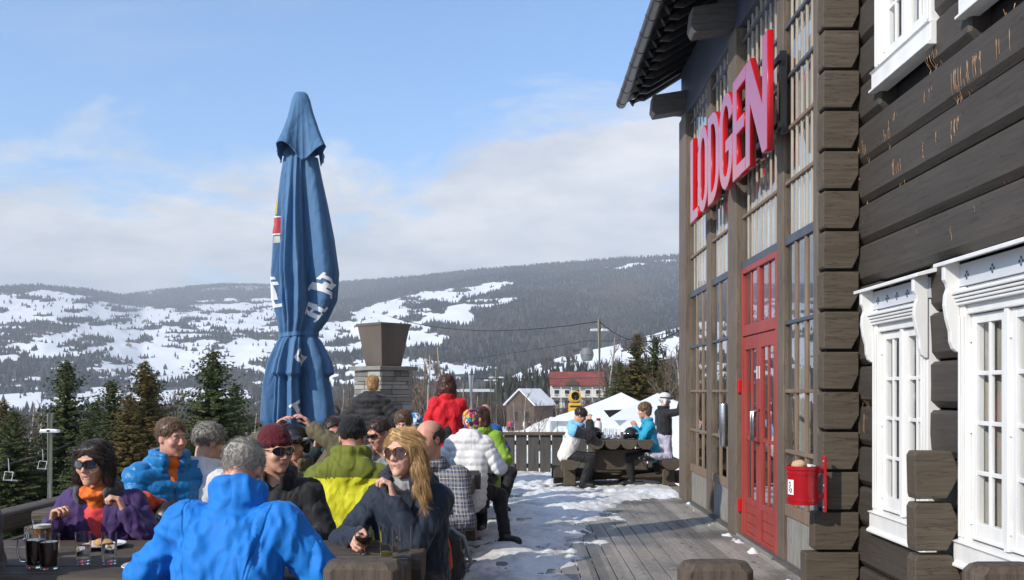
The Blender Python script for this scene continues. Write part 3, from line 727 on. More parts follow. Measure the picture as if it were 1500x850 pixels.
# ---- resin runs weeping from the knots in the logs
resin = bpy.data.materials.new('amber_resin'); resin.use_nodes = True
setp(resin.node_tree.nodes['Principled BSDF'], Base_Color=(0.26, 0.13, 0.045, 1), Roughness=0.45)
rr = random.Random(12); b = MB()
spots = [(1365, 75, 3), (1262, 215, 3), (1312, 150, 2), (1360, 110, 2), (1408, 80, 4), (1400, 170, 2), (1430, 75, 3), (1470, 20, 3), (1262, 290, 2), (1315, 240, 3), (1355, 215, 1), (1410, 130, 3), (1375, 200, 1), (1265, 590, 3), (1258, 480, 1), (1300, 190, 2), (1345, 330, 1), (1425, 300, 1), (1466, 270, 1), (1395, 335, 1)]
for (px, py, n) in spots:
    Y = 2.57*F/(px - CX); p = at(px, py, Y)
    for q in range(n*2):
        y = p.y + rr.uniform(-.03, .03)*n; L = rr.uniform(0.05, 0.16)*n*0.6; z0 = p.z + rr.uniform(-.03, .05)
        pts = []; ns = 6
        for i in range(ns+1):
            zz = z0 - L*i/ns
            zl = (zz + 0.12) % LH
            depth = np.interp(zl, [0, .004, .055, .14, LH-.055, LH-.016, LH], [.07, .035, 0, -.006, 0, .022, .06])
            pts.append((LX + depth - 0.002, y + rr.uniform(-.003, .003), zz))
        b.tube(pts, [rr.uniform(.0010, .0026) * (1.6 if i == 0 else 1) for i in range(ns+1)], 5)
part(b, 'resin_run', resin)

# ---- white casement windows
def log_window(y0, y1, z0, z1, full=True, cols=2, ns=2):
    """y0<y1; outer casing planes; sits proud of the logs"""
    W = empty('window'); W.parent = lodge
    P = lambda b, nme, m, **kw: part(b, nme, m, W, **kw)
    xo, xi = LX - .025, LX + .06
    cw = 0.085
    b = MB(); b.span(xo, xi, y0, y0 + cw, z0 + .12, z1 - .16); b.span(xo, xi, y1 - cw, y1, z0 + .12, z1 - .16)
    b.span(xo + .012, xi, y0 + cw, y1 - cw, z1 - .32, z1 - .16)
    P(b, 'casing', M['white'], bevel=0.006)
    b = MB()
    for (a, c) in ((y0 + .02, y0 + .035), (y1 - .035, y1 - .02), (y0 + cw - .014, y0 + cw - .002), (y1 - cw + .002, y1 - cw + .014)):
        b.span(xo - .010, xo - .0005, a, c, z0 + .16, z1 - .33)
    P(b, 'casing_bead', M['white'], bevel=0.003)
    # deep outer reveal board
    b = MB(); b.prism([(xo - .035, z0 - .015), (xo - .035, z0 + .0), (xo - .012, z0 + .02), (xo - .012, z0 + .115), (xo - .03, z0 + .13), (xi, z0 + .15), (xi, z0 - .015)], (0, y0 - .03, 0), (1, 0, 0), (0, 0, 1), (0, (y1-y0) + .06, 0)); P(b, 'sill', M['white'], bevel=0.004)
    # head: frieze, mouldings, sloping drip board
    b = MB(); b.span(xo - .005, xi, y0 - .01, y1 + .01, z1 - .157, z1 - .03); P(b, 'frieze', M['frieze'])
    b = MB()
    for i, (dx, zz, hh) in enumerate(((.052, z1 - .205, .02), (.040, z1 - .226, .018), (.030, z1 - .246, .018), (.02, z1 - .266, .018))):
        b.span(xo - dx, xo + .011, y0 + .02, y1 - .02, zz, zz + hh)
    P(b, 'cornice', M['white'], bevel=0.006)
    b = MB(); b.prism([(xo - .105, z1 - .035), (xo - .105, z1 - .012), (xi, z1 + .04), (xi, z1 + .01)], (0, y0 - .09, 0), (1, 0, 0), (0, 0, 1), (0, (y1-y0) + .18, 0)); P(b, 'drip_board', M['white'], bevel=0.004)
    # carved brackets either side
    prof = [(0, 0), (-.165, 0), (-.165, -.10), (-.135, -.125), (-.125, -.15), (-.15, -.19), (-.158, -.25), (-.135, -.33), (-.10, -.40), (-.095, -.46), (-.07, -.50), (-.03, -.52), (0, -.52)]
    for yy in (y0 - .012, y1 - .028):
        b = MB(); b.prism([(xo + p[0]*.55, z1 - .014 + p[1]) for p in prof], (0, yy, 0), (1, 0, 0), (0, 0, 1), (0, .04, 0)); P(b, 'bracket', M['white'], bevel=0.005)
    # painted diamonds on the frieze
    b = MB(); n = 5
    for i in range(n):
        yc = y0 + .12 + (y1 - y0 - .24)*i/(n-1); zc = z1 - .10
        for (dy, dz) in ((0, .018), (0, -.018), (.016, 0), (-.016, 0)):
            b.box((xo - .007, yc + dy, zc + dz), (.003, .013, .013), Matrix.Rotation(R(45), 3, 'X'))
    P(b, 'frieze_ornament', M['bar'])
    # two sashes
    ins = cw + .004; a0, c0 = y0 + ins, y1 - ins; md = (a0 + c0)/2
    sp = (c0 - a0)/ns
    for q in range(1, ns):
        b = MB(); b.span(xo + .02, xi, a0 + sp*q - .022, a0 + sp*q + .022, z0 + .15, z1 - .32); P(b, 'centre_post', M['white'], bevel=0.005)
    xs = xo + .038
    for (a, c) in [(a0 + sp*q + (.024 if q else 0), a0 + sp*(q+1) - (.024 if q < ns-1 else 0)) for q in range(ns)]:
        b = MB(); sw = .052; zb, zt = z0 + .155, z1 - .325
        b.span(xs, xs + .045, a, a + sw, zb, zt); b.span(xs, xs + .045, c - sw, c, zb, zt)
        b.span(xs + .001, xs + .045, a + sw, c - sw, zt - sw, zt); b.span(xs + .001, xs + .045, a + sw, c - sw, zb, zb + .10)
        b.span(xs - .012, xs + .001, a + .01, c - .01, zb + .005, zb + .022)
        for i in range(1, cols):
            y = a + sw + (c - a - 2*sw)*i/cols; b.span(xs + .006, xs + .030, y - .013, y + .013, zb + .10, zt - sw)
        for i in range(1, 4):
            zz = zb + .10 + (zt - sw - zb - .10)*i/4; b.span(xs + .008, xs + .028, a + sw, c - sw, zz - .012, zz + .012)
        P(b, 'sash', M['white'], bevel=0.003)
        g = MB(); g.span(xs + .016, xs + .020, a + sw - .005, c - sw + .005, zb + .095, zt - sw + .005); P(g, 'pane', M['glass_white'])
        h = MB()
        for zz in (zb + .12, (zb+zt)/2, zt - .12):
            yy = a - .004 if abs(a - a0) < .01 else c + .004
            h.span(xs - .012, xs + .002, yy - .012, yy + .012, zz - .035, zz + .035)
        P(h, 'hinge', M['whiteplastic'], bevel=0.002)
    cu = MB(); n = 60; vs = []; fs = []
    for i in range(n+1):
        y = a0 + (c0 - a0)*i/n; x = LX + .075 + .012*math.sin(i*1.7) + .006*math.sin(i*0.6); vs += [(x, y, z0 + .15), (x, y, z1 - .3)]
    for i in range(n): fs.append((2*i, 2*i+2, 2*i+3, 2*i+1))
    cu.add(vs, fs); P(cu, 'curtain', M['curtain'], smooth=True)
    return W
log_window(5.76, 6.66, 0.50, 2.24)
log_window(3.98, 5.36, 0.50, 2.26, ns=3)
log_window(5.72, 6.62, 3.66, 5.40)
log_window(3.98, 5.30, 3.66, 5.40, ns=3)

# ------------------------------------------------------------------ sign LODGEN
sign = empty('sign', (2.13, 9.3, 4.0), 0, 'big red raised letters reading LODGEN mounted on the glazed front', 'sign')
def poly_curve(name, loops, ext, bev, mats, parent):
    cu = bpy.data.curves.new(name, 'CURVE'); cu.dimensions = '2D'; cu.fill_mode = 'BOTH'; cu.extrude = ext; cu.bevel_depth = bev; cu.bevel_resolution = 1
    for lp in loops:
        sp = cu.splines.new('POLY'); sp.points.add(len(lp) - 1); sp.use_cyclic_u = True
        for p, q in zip(sp.points, lp): p.co = (q[0], q[1], 0, 1)
    tmp = bpy.data.objects.new(name + '_tmp', cu); COL.objects.link(tmp)
    dg = bpy.context.evaluated_depsgraph_get(); me = bpy.data.meshes.new_from_object(tmp.evaluated_get(dg))
    bpy.data.objects.remove(tmp)
    o = bpy.data.objects.new(name, me); me.name = name; COL.objects.link(o); o.parent = parent
    me.materials.clear()
    for m in mats: me.materials.append(m)
    return o
def arc(cx, cy, rx, ry, a0, a1, n=14): return [(cx + rx*math.cos(R(a0 + (a1-a0)*i/n)), cy + ry*math.sin(R(a0 + (a1-a0)*i/n))) for i in range(n+1)]
def Lp(w, h, s): return [[(0, 0), (w, 0), (w, s*.75), (s, s*.75), (s, h), (0, h)]]
def Op(w, h, s):
    r = w/2; return [arc(r, h - r*1.15, r, r*1.15, 0, 180) + arc(r, r*1.15, r, r*1.15, 180, 360), arc(r, h - r*1.15, r - s, r*1.15 - s*.8, 0, 180) + arc(r, r*1.15, r - s, r*1.15 - s*.8, 180, 360)]
def Dp(w, h, s):
    r = w*0.62; return [[(0, 0)] + [(w - r, 0)] + arc(w - r, r, r, r, -90, 0)[1:] + arc(w - r, h - r, r, r, 0, 90) + [(0, h)], [(s, s*.75)] + [(w - r, s*.75)] + arc(w - r, r, r - s, r - s*.75, -90, 0)[1:] + arc(w - r, h - r, r - s, r - s*.75, 0, 90) + [(s, h - s*.75)]]
def Gp(w, h, s):
    r = w/2; ry = r*1.15
    out = arc(r, h - ry, r, ry, 12, 180) + arc(r, ry, r, ry, 180, 360) + [(w, h*.50), (r, h*.50), (r, h*.50 - s*.75), (w - s, h*.50 - s*.75)]
    inn = arc(r, ry, r - s, ry - s*.8, 360, 180) + arc(r, h - ry, r - s, ry - s*.8, 180, 12)
    return [out + inn]
def Ep(w, h, s):
    t = s*.78; m_ = h/2; return [[(0, 0), (w, 0), (w, t), (s, t), (s, m_ - t/2), (w*.9, m_ - t/2), (w*.9, m_ + t/2), (s, m_ + t/2), (s, h - t), (w, h - t), (w, h), (0, h)]]
def Np(w, h, s): return [[(0, 0), (s, 0), (s, h*.60), (w - s*1.02, 0), (w, 0), (w, h*1.03), (w - s, h*1.03), (w - s, h*.42), (s*1.02, h), (0, h)]]
yc = 11.37; LW = [('L', Lp, .46, 1.0), ('O', Op, .56, .97), ('D', Dp, .56, .97), ('G', Gp, .60, .97), ('E', Ep, .50, .97), ('N', Np, .74, .97)]
for ch, fn, wd, hh in LW:
    o = poly_curve('letter', fn(wd, hh, .150), .022, .008, [M['red'], M['signface']], sign)
    # local x -> -Y, local y -> Z, normal -> -X
    mtx = Matrix(((0, 0, -1), (-1, 0, 0), (0, 1, 0)))
    vs = np.array([(mtx @ v.co)[:] for v in o.data.vertices])
    for v, c in zip(o.data.vertices, vs): v.co = c
    o.data.update()
    for p in o.data.polygons: p.material_index = 1 if p.normal.x < -0.9 else 0
    o.location = (0.0, yc - sign.location.y, 3.57 - 4.0); yc -= wd + .02
    o['label'] = 'raised red letter ' + ch
b = MB()
for zz in (3.75, 4.32): b.span(2.20, 2.23, 7.86, 11.3, zz, zz + .05)
for yy in (7.9, 8.7, 9.5, 10.3, 11.1): b.span(2.23, 2.285, yy, yy + .04, 3.7, 4.42)
o = part(b, 'mounting_frame', M['black'], sign)

# ------------------------------------------------------------------ red waste bin on the corner
wb = empty('waste_bin', (2.10, 6.86, 0.66), 0, 'round red metal waste bin bracketed to the log corner', 'waste bin')
b = MB(); b.lathe([(.02, 0), (.108, .0), (.112, .012), (.112, .255), (.119, .258), (.119, .285), (.110, .285), (.106, .20), (.10, .02), (.02, .015)], n=32, caps=False); b.build('bin_body', M['binred'], wb, auto=40)
for z_ in (.03, .225):
    b = MB(); b.lathe([(.1125, z_), (.1175, z_), (.1175, z_ + .015), (.1125, z_ + .015)], n=32, caps=False); b.build('bin_hoop', M['binred'], wb, auto=40)
b = MB(); b.box((.16, -.015, .15), (.02, .05, .42)); b.box((.13, -.005, .06), (.07, .025, .04)); b.box((.13, -.005, .25), (.07, .025, .04)); b.build('bracket', M['binred'], wb, bevel=0.005)
b = MB()
for zz in (-.02, .14, .32): b.sphere((.147, -.035, zz), .008, 8, 6)
b.build('bolt', M['steel'], wb)
def cyl_patch(name, r, a0, a1, z0, z1, m, par, n=8):
    v = []; f = []
    for i in range(n+1):
        a = R(a0 + (a1-a0)*i/n); v += [(r*math.cos(a), r*math.sin(a), z0), (r*math.cos(a), r*math.sin(a), z1)]
    for i in range(n): f.append((2*i, 2*i+2, 2*i+3, 2*i+1))
    return mesh_obj(name, v, f, m, par)
st = cyl_patch('sticker', .1135, -172, -140, .075, .185, M['whiteplastic'], wb)
b = MB(); b.tube([(.1148*math.cos(R(-160)), .1148*math.sin(R(-160)), .10), (.1148*math.cos(R(-157)), .1148*math.sin(R(-157)), .135), (.1148*math.cos(R(-154)), .1148*math.sin(R(-154)), .15)], .004, 6)
b.sphere((.1148*math.cos(R(-157)), .1148*math.sin(R(-157)), .163), .007, 8, 6); b.tube([(.1148*math.cos(R(-152)), .1148*math.sin(R(-152)), .09), (.1148*math.cos(R(-150)), .1148*math.sin(R(-150)), .12)], .006, 6)
b.build('sticker_pictogram', M['black'], st)
pb = MB(); pb.sphere((0, 0, 0), (.055, .05, .035), 16, 10); o = pb.build('paper_bag', mat('brown_paper', (0.50, 0.33, 0.20), 0.8, 0, .15, 8, .5, 30), smooth=True)
for v in o.data.vertices: v.co *= 1 + .18*mnoise.noise(v.co*45)
o.location = (2.07, 6.84, .955); tag(o, 'crumpled brown paper bag on top of the red bin', 'paper bag')
o = MB().box((0, 0, 0), (.06, .045, .02)).build('paper_cup_lid', M['whiteplastic'], bevel=.006); o.location = (2.155, 6.83, .945); o.rotation_euler = (.2, .1, .5); tag(o, 'scrap of white paper poking out of the red bin', 'paper scrap')

# steel wall ashtray by the door post
ashtray = empty('wall_ashtray', (2.22, 10.05, .90), 0, 'slim brushed steel tube ashtray fixed to the post left of the red door', 'ashtray')
b = MB(); b.lathe([(.045, 0), (.05, .01), (.05, .44), (.045, .46), (.0, .465)], n=20, caps=False); b.build('tube_body', M['steel'], ashtray, auto=40)
b = MB(); b.span(.04, .10, -.02, .02, .08, .12); b.span(.04, .10, -.02, .02, .33, .37); b.build('wall_clip', M['steel'], ashtray)
# ------------------------------------------------------------------ trees
M['bark'] = mat('spruce_bark', (0.075, 0.055, 0.042), 0.9, 0, .3, 6, .5, 12, (1, 1, .3))
M['birchbark'] = mat('pale_birch_bark', (0.34, 0.31, 0.27), 0.8, 0, .4, 5, .3, 10, (1, 1, .25))
M['twig'] = mat('bare_twigs', (0.16, 0.115, 0.085), 0.8, 0, .3, 2)
def needle_mat(name, stops):
    m, nt, b = base_mat(name)
    t = nd(nt, 'ShaderNodeTexCoord'); n = nd(nt, 'ShaderNodeTexNoise', i_Scale=0.9, i_Detail=7.0, i_Roughness=0.7); nt.links.new(t.outputs['Object'], n.inputs['Vector'])
    nt.links.new(ramp(nt, n.outputs[0], stops), b.inputs['Base Color']); setp(b, Roughness=0.75, Specular_IOR_Level=0.25)
    return m
M['needle'] = needle_mat('spruce_needles', [(0.30, (0.032, 0.046, 0.016)), (0.5, (0.072, 0.092, 0.028)), (0.74, (0.125, 0.115, 0.042))])
M['needle_dry'] = needle_mat('yellowing_spruce_needles', [(0.28, (0.028, 0.034, 0.012)), (0.45, (0.085, 0.075, 0.022)), (0.68, (0.19, 0.115, 0.040))])
def spruce_mesh(seed, H=10.0, RB=1.9, needle='needle', dens=1.0):
    g = random.Random(seed); V = []; Fc = []
    def quad(c, d, u, L, W):
        b = len(V); V.extend([c - u*W*.5, c + d*L*.5 - u*W*.9, c + d*L, c + d*L*.5 + u*W*.9]); Fc.append((b, b+1, b+2, b+3))
    trunk = MB(); trunk.tube([(0, 0, -1.0), (0, 0, H*.3), (0.05, 0, H*.7), (0.03, 0, H*.995)], [.17, .13, .06, .012], 7)
    z = 0.10*H; 
    while z < H*0.985:
        t = z/H; rad = RB*(1 - t)**0.80*(0.85 + .3*g.random()) + .06
        nb = max(4, int((9 - 4*t)*dens)); a0 = g.random()*6.28
        for k in range(nb):
            a = a0 + 6.283*k/nb + g.uniform(-.3, .3); L = rad*g.uniform(.6, 1.2)
            droop = g.uniform(.15, .5)*(1-t*.7); 
            if t > .8: droop -= .6
            out = Vector((math.cos(a), math.sin(a), 0)); side = Vector((-math.sin(a), math.cos(a), 0))
            zz = z + g.uniform(-.15, .15); n = max(2, int(L/0.16))
            for i in range(n):
                s = (i+.6)/n; p = out*(L*s) + Vector((0, 0, zz - droop*L*s + .22*L*s*s))
                for sg in (-1, 1):
                    d = (out*g.uniform(.5, 1) + side*sg*g.uniform(.5, 1.1) + Vector((0, 0, g.uniform(-.75, .15)))).normalized()
                    up = Vector((g.uniform(-.5, .5), g.uniform(-.5, .5), 1)).normalized(); u = d.cross(up).normalized()
                    ll = g.uniform(.18, .36)*(1 - .45*s)*(.6 + .5*(1-t)); quad(p, d, u, ll*1.15, ll*.5)
                    if g.random() < .75:
                        d2 = (out*.4 + side*sg*.2 + Vector((0, 0, -1))).normalized(); u2 = d2.cross(out).normalized(); quad(p, d2, u2, ll*1.1, ll*.42)
            d = out + Vector((0, 0, -droop*.5)); d.normalize(); quad(out*(L*.9) + Vector((0, 0, zz - droop*L*.9 + .18*L)), d, side, .3*(1.1-t), .09)
        z += g.uniform(.15, .24)*(1.15 - .5*t)
    root = empty('spruce_tree')
    trunk.build('trunk', M['bark'], root, smooth=True)
    mesh_obj('crown', V, Fc, M[needle], root)
    return root
def put(root, px, Y, top_py, H, label, cat='tree', group=None, first=False, rz=None, base=None):
    o = root if first else copy_tree(root)
    x = (px-CX)/F*Y; gz = ground_z(x, Y)
    ztop = CH - (top_py - CY)*Y/F; s = (ztop - gz)/H
    q_ = s*(1.38 if 'spruce' in label else 1.0); o.location = (x, Y, gz); o.scale = (q_, q_, s); o.rotation_euler = (0, 0, rz if rz is not None else random.uniform(0, 6.28))
    return tag(o, label, cat, group)
SA = spruce_mesh(1, 10, 2.9, dens=1.7); SB = spruce_mesh(2, 10, 3.7, dens=1.8); SC = spruce_mesh(3, 10, 2.9, 'needle_dry', 1.7)
put(SA, 97, 42, 528, 10, 'tall dark spruce behind the woman in the purple jacket, just right of the lamp pole', first=True)
put(SB, 312, 40, 512, 10, 'broad bushy green spruce left of the folded blue parasol', first=True)
put(SC, 212, 41, 528, 10, 'yellowing spruce above the man in the bright blue down jacket', first=True)
G = 'spruces below the terrace'
put(SB, 140, 58, 585, 10, 'rounded spruce filling the gap right of the tall dark one', group=G)
put(SC, 5, 52, 585, 10, 'yellowish spruce cut by the left edge of the picture', group=G)
put(SA, 222, 55, 548, 10, 'second spruce top directly behind the yellowing one', group=G)
put(SA, 163, 46, 556, 10, 'slim spruce standing between the tall dark one and the yellowing one', group=G)
put(SC, 190, 37, 575, 10, 'short rusty green spruce low in front of the yellowing spruce', group=G)
put(SB, 20, 40, 600, 10, 'low wide spruce at the far left behind the dark hooded figure', group=G)
put(SA, 128, 36, 618, 10, 'young spruce top behind the right shoulder of the woman in purple', group=G)
put(SB, 240, 48, 600, 10, 'small spruce behind the head of the man in the bright blue down jacket', group=G)
put(SA, 345, 52, 560, 10, 'narrow spruce half hidden behind the broad bushy one', group=G)
put(SC, 933, 62, 488, 10, 'tall yellow green spruce rising behind the white marquee', group=G)
put(SA, 960, 66, 492, 10, 'dark spruce tip just right of the tall one behind the marquee', group=G)
put(SB, 908, 64, 530, 10, 'lower spruce on the left flank of the trees behind the marquee', group=G)
put(SC, 975, 58, 530, 10, 'short spruce beside the lodge corner behind the marquee', group=G)

def bare_tree(seed, H=7.0, spread=0.35, n1=16, bark='birchbark'):
    g = random.Random(seed); tr = MB(); tw = MB()
    pts = [Vector((0, 0, -.5))]; p = Vector((0, 0, 0)); d = Vector((0, 0, 1))
    for i in range(8): pts.append(p.copy()); d = (d + Vector((g.uniform(-.1, .1), g.uniform(-.1, .1), .2))).normalized(); p = p + d*H/8
    pts.append(p); rad = [H*.014*(1 - i/len(pts))**.8 + .008 for i in range(len(pts))]; tr.tube(pts, rad, 6)
    for k in range(n1):
        t = .2 + .75*k/n1; i = t*(len(pts)-2)+1; b = pts[int(i)].lerp(pts[min(int(i)+1, len(pts)-1)], i - int(i))
        a = g.uniform(0, 6.28); L = H*spread*(1.05-t*.75)*g.uniform(.7, 1.2); e = Vector((math.cos(a), math.sin(a), g.uniform(.8, 1.7))).normalized()
        q = b + e*L*.5 + Vector((0, 0, .02)); r_ = b + e*L + Vector((0, 0, L*.12)); tw.tube([b, q, r_], [H*.0042, H*.003, H*.0014], 4, False)
        for m_ in range(7):
            s = g.uniform(.25, 1); c = b.lerp(r_, s); f = (e + Vector((g.uniform(-.8, .8), g.uniform(-.8, .8), g.uniform(-.1, .8)))).normalized(); l2 = L*g.uniform(.25, .5)
            ee = c + f*l2; tw.tube([c, c.lerp(ee, .5) + Vector((0, 0, .02)), ee], [H*.0022, H*.0016, H*.0009], 3, False)
            for q_ in range(3):
                c2 = c.lerp(ee, g.uniform(.3, 1)); f2 = (f + Vector((g.uniform(-.8, .8), g.uniform(-.8, .8), g.uniform(-.5, .5)))).normalized()
                tw.tube([c2, c2 + f2*l2*g.uniform(.3, .6)], [H*.0013, H*.0007], 3, False)
    root = empty('bare_tree'); tr.build('trunk', M[bark], root, smooth=True); tw.build('crown', M['twig'], root); return root
T1 = bare_tree(11, 7, .34); T2 = bare_tree(12, 7, .42, 20, 'bark'); T3 = bare_tree(13, 7, .28, 14)
bt = [(T1, 625, 34, 520, 'slender bare birch behind the woman in red, left of her head'), (T2, 600, 38, 545, 'bare bushy tree just right of the stone pillar'), (T3, 645, 44, 508, 'tall thin bare birch above the woman in red'),
      (T1, 770, 60, 575, 'bare birch in front of the brown house'), (T2, 790, 64, 590, 'low bare tree right of the birch by the brown house'), (T3, 752, 58, 590, 'thin bare sapling left of the birch by the brown house'),
      (T3, 893, 70, 495, 'pale birch trunk beside the tall lamp pole at the marquee'), (T1, 815, 74, 592, 'bare shrub tree on the snow bank left of the yellow snow gun'),
      (T2, 985, 52, 520, 'bare tree against the lodge corner'), (T1, 995, 60, 505, 'tall bare birch half hidden by the lodge corner'),
      (T2, 250, 60, 585, 'bare brown tree between the two big spruces'), (T1, 262, 56, 572, 'bare birch left of the broad bushy spruce'), (T3, 45, 50, 590, 'bare birch left of the lamp pole'), (T1, 55, 47, 605, 'thin bare birch with pale trunk close to the lamp pole'),
      (T2, 355, 58, 590, 'bare tree between the broad spruce and the parasol'), (T3, 372, 50, 605, 'bare birch beside the foot of the parasol'), (T1, 500, 46, 570, 'bare tree between the parasol and the stone pillar'), (T2, 512, 52, 560, 'bushy bare tree against the left face of the stone pillar'),
      (T3, 675, 62, 560, 'bare birch right of the woman in red'), (T1, 700, 70, 580, 'bare birch left of the pair of lamp poles'), (T2, 25, 60, 610, 'bare brown tree at the far left edge')]
seen = set()
for root, px, Y, ty, lb in bt:
    put(root, px, Y, ty, 7, lb, group='bare trees beyond the terrace', first=root not in seen); seen.add(root)

# ------------------------------------------------------------------ lamp poles
M['polewood'] = wood('pale_pole_wood', (0.20, 0.19, 0.14), (0.36, 0.34, 0.26), 'Z', 4, .8, .2)
M['lampgrey'] = mat('lamp_grey_metal', (0.55, 0.56, 0.56), .4, .4)
def lamp_pole(px, Y, top, base_h, arm, label):
    x = (px-CX)/F*Y; gz = ground_z(x, Y); zt = CH - (top-CY)*Y/F
    o = empty('lamp_pole', (x, Y, gz), 0, label, 'lamp pole'); H = zt - gz
    b = MB(); b.tube([(0, 0, -.4), (0, 0, H)], [.13, .09], 10); b.build('pole', M['polewood'], o, smooth=True)
    b = MB(); b.tube([(-arm, 0, H-.55), (arm, 0, H-.55)], .03, 6); b.build('cross_arm', M['lampgrey'], o)
    for s in (-1, 1):
        b = MB(); b.prism([(-.34, 0), (.34, .0), (.30, .13), (-.24, .17)], (s*arm, -.10, H-.62), (s*.62, 0, 0), (0, 0, .8), (0, .20, 0)); b.build('lamp_head', M['lampgrey'], o, bevel=.03)
    return o
lamp_pole(73, 30, 606, 0, .10, 'pale wooden pole with two lamp heads at the left, behind the woman in purple')
lamp_pole(878, 46, 467, 0, .26, 'tall wooden lamp pole with two lamp heads and cables, left of the marquee')
lamp_pole(727, 75, 543, 0, .42, 'distant lamp pole with two heads, left of the brown house')
lamp_pole(719, 82, 548, 0, .42, 'thin lamp pole just left of its nearer twin by the brown house')
# lift tower between
def tower():
    Y = 95; px = 690; x = (px-CX)/F*Y; gz = ground_z(x, Y); zt = CH-(550-CY)*Y/F; H = zt-gz
    o = empty('lift_tower', (x, Y, gz), 0, 'grey steel lift tower with cross arm right of the woman in red', 'lift tower')
    b = MB(); b.tube([(0, 0, -.5), (0, 0, H)], [.45, .28], 12); b.build('mast', M['lampgrey'], o, smooth=True)
    b = MB(); b.span(-2.4, 2.4, -.15, .15, H-1.7, H-1.4); b.build('cross_arm', M['lampgrey'], o)
    for s in (-2.2, 2.2):
        b = MB()
        for k in range(4): b.tube([(s-.12, -1.0+k*.66, H-1.25), (s+.12, -1.0+k*.66, H-1.25)], .22, 10)
        b.build('roller_set', M['black'], o)
tower()

# ------------------------------------------------------------------ cables, gondola, chairs
def cable(name, pts, r, label, sag=0):
    b = MB(); P = []
    for (a, c) in zip(pts[:-1], pts[1:]):
        a, c = Vector(a), Vector(c)
        for i in range(12):
            t = i/12; P.append(a.lerp(c, t) - Vector((0, 0, sag*4*t*(1-t))))
    P.append(Vector(pts[-1])); b.tube(P, r, 5, False); return tag(b.build(name, M['black'], smooth=True), label, 'cable')
cable('power_cable', [at(560, 460, 80), at(878, 471, 46), at(1010, 474, 40)], .028, 'dark cable strung across the valley to the tall lamp pole', .9)
cable('haul_rope', [at(540, 540, 360), at(862, 499, 170), at(1040, 470, 130)], .06, 'thin haul rope carrying the grey gondola cabin', 1.0)
cable('lift_rope', [at(640, 553, 240), at(1010, 547, 230)], .07, 'pale lift rope running in front of the red roofed hotel', .8)
M['gond'] = mat('gondola_shell', (0.15, 0.155, 0.165), .6, .0); M['gglass'] = mat('gondola_tinted_glass', (0.045, 0.05, 0.055), .1, 0, .1, spec=.8)
gp = at(860, 519, 170); gd = empty('gondola', gp, R(20), 'grey gondola cabin with tinted windows hanging left of the tall lamp pole', 'gondola')
b = MB(); b.lathe([(.55, -1.25), (.95, -1.15), (1.22, -.3), (1.2, .2), (1.0, 1.0), (.6, 1.2)], n=12); b.build('cabin', M['gond'], gd, auto=40)
b = MB()
for k in range(12):
    a = 2*math.pi*(k+.5)/12; c, s_ = math.cos(a), math.sin(a)
    if k % 3 == 1: continue
    u = Vector((-s_, c, 0)); o_ = lambda r, z, w: Vector((c*r, s_*r, z)) + u*w
    b.add([o_(1.20, -.25, -.24), o_(1.20, -.25, .24), o_(.99, .9, .2), o_(.99, .9, -.2)], [(0, 1, 2, 3)])
b.build('window', M['gglass'], gd)
b = MB(); b.tube([(0, 0, 1.15), (0.3, 0, 1.9), (0, 0, 2.6)], .07, 6); b.span(-.35, .35, -.1, .1, 2.55, 2.72); b.build('hanger', M['gond'], gd)
# chairlift at the lower left
cable('chair_rope', [at(-40, 688, 26), at(110, 646, 33)], .016, 'thin chairlift rope low on the left between spruces', .15)
for i, (px, py, Y) in enumerate(((62, 658, 30), (12, 672, 27.5))):
    p = at(px, py, Y); c = empty('lift_chair', p, R(60), ['white framed empty lift chair hanging just left of the lamp pole', 'empty lift chair at the left edge behind the hooded figure'][i], 'lift chair', 'lift chairs'); c.scale = (.55, .55, .55)
    b = MB(); b.tube([(0, 0, 0), (.03, 0, -.35), (.05, 0, -.75)], .018, 6); b.build('hanger', M['lampgrey'], c)
    b = MB(); b.tube([(.05, -.38, -.72), (.05, .38, -.72), (-.05, .38, -1.18), (.28, .38, -1.2), (.28, -.38, -1.2), (-.05, -.38, -1.18), (.05, -.38, -.72)], .02, 6); b.build('chair_frame', M['lampgrey'], c)
    b = MB(); b.span(-.05, .28, -.36, .36, -1.19, -1.15); b.build('seat', M['gond'], c)

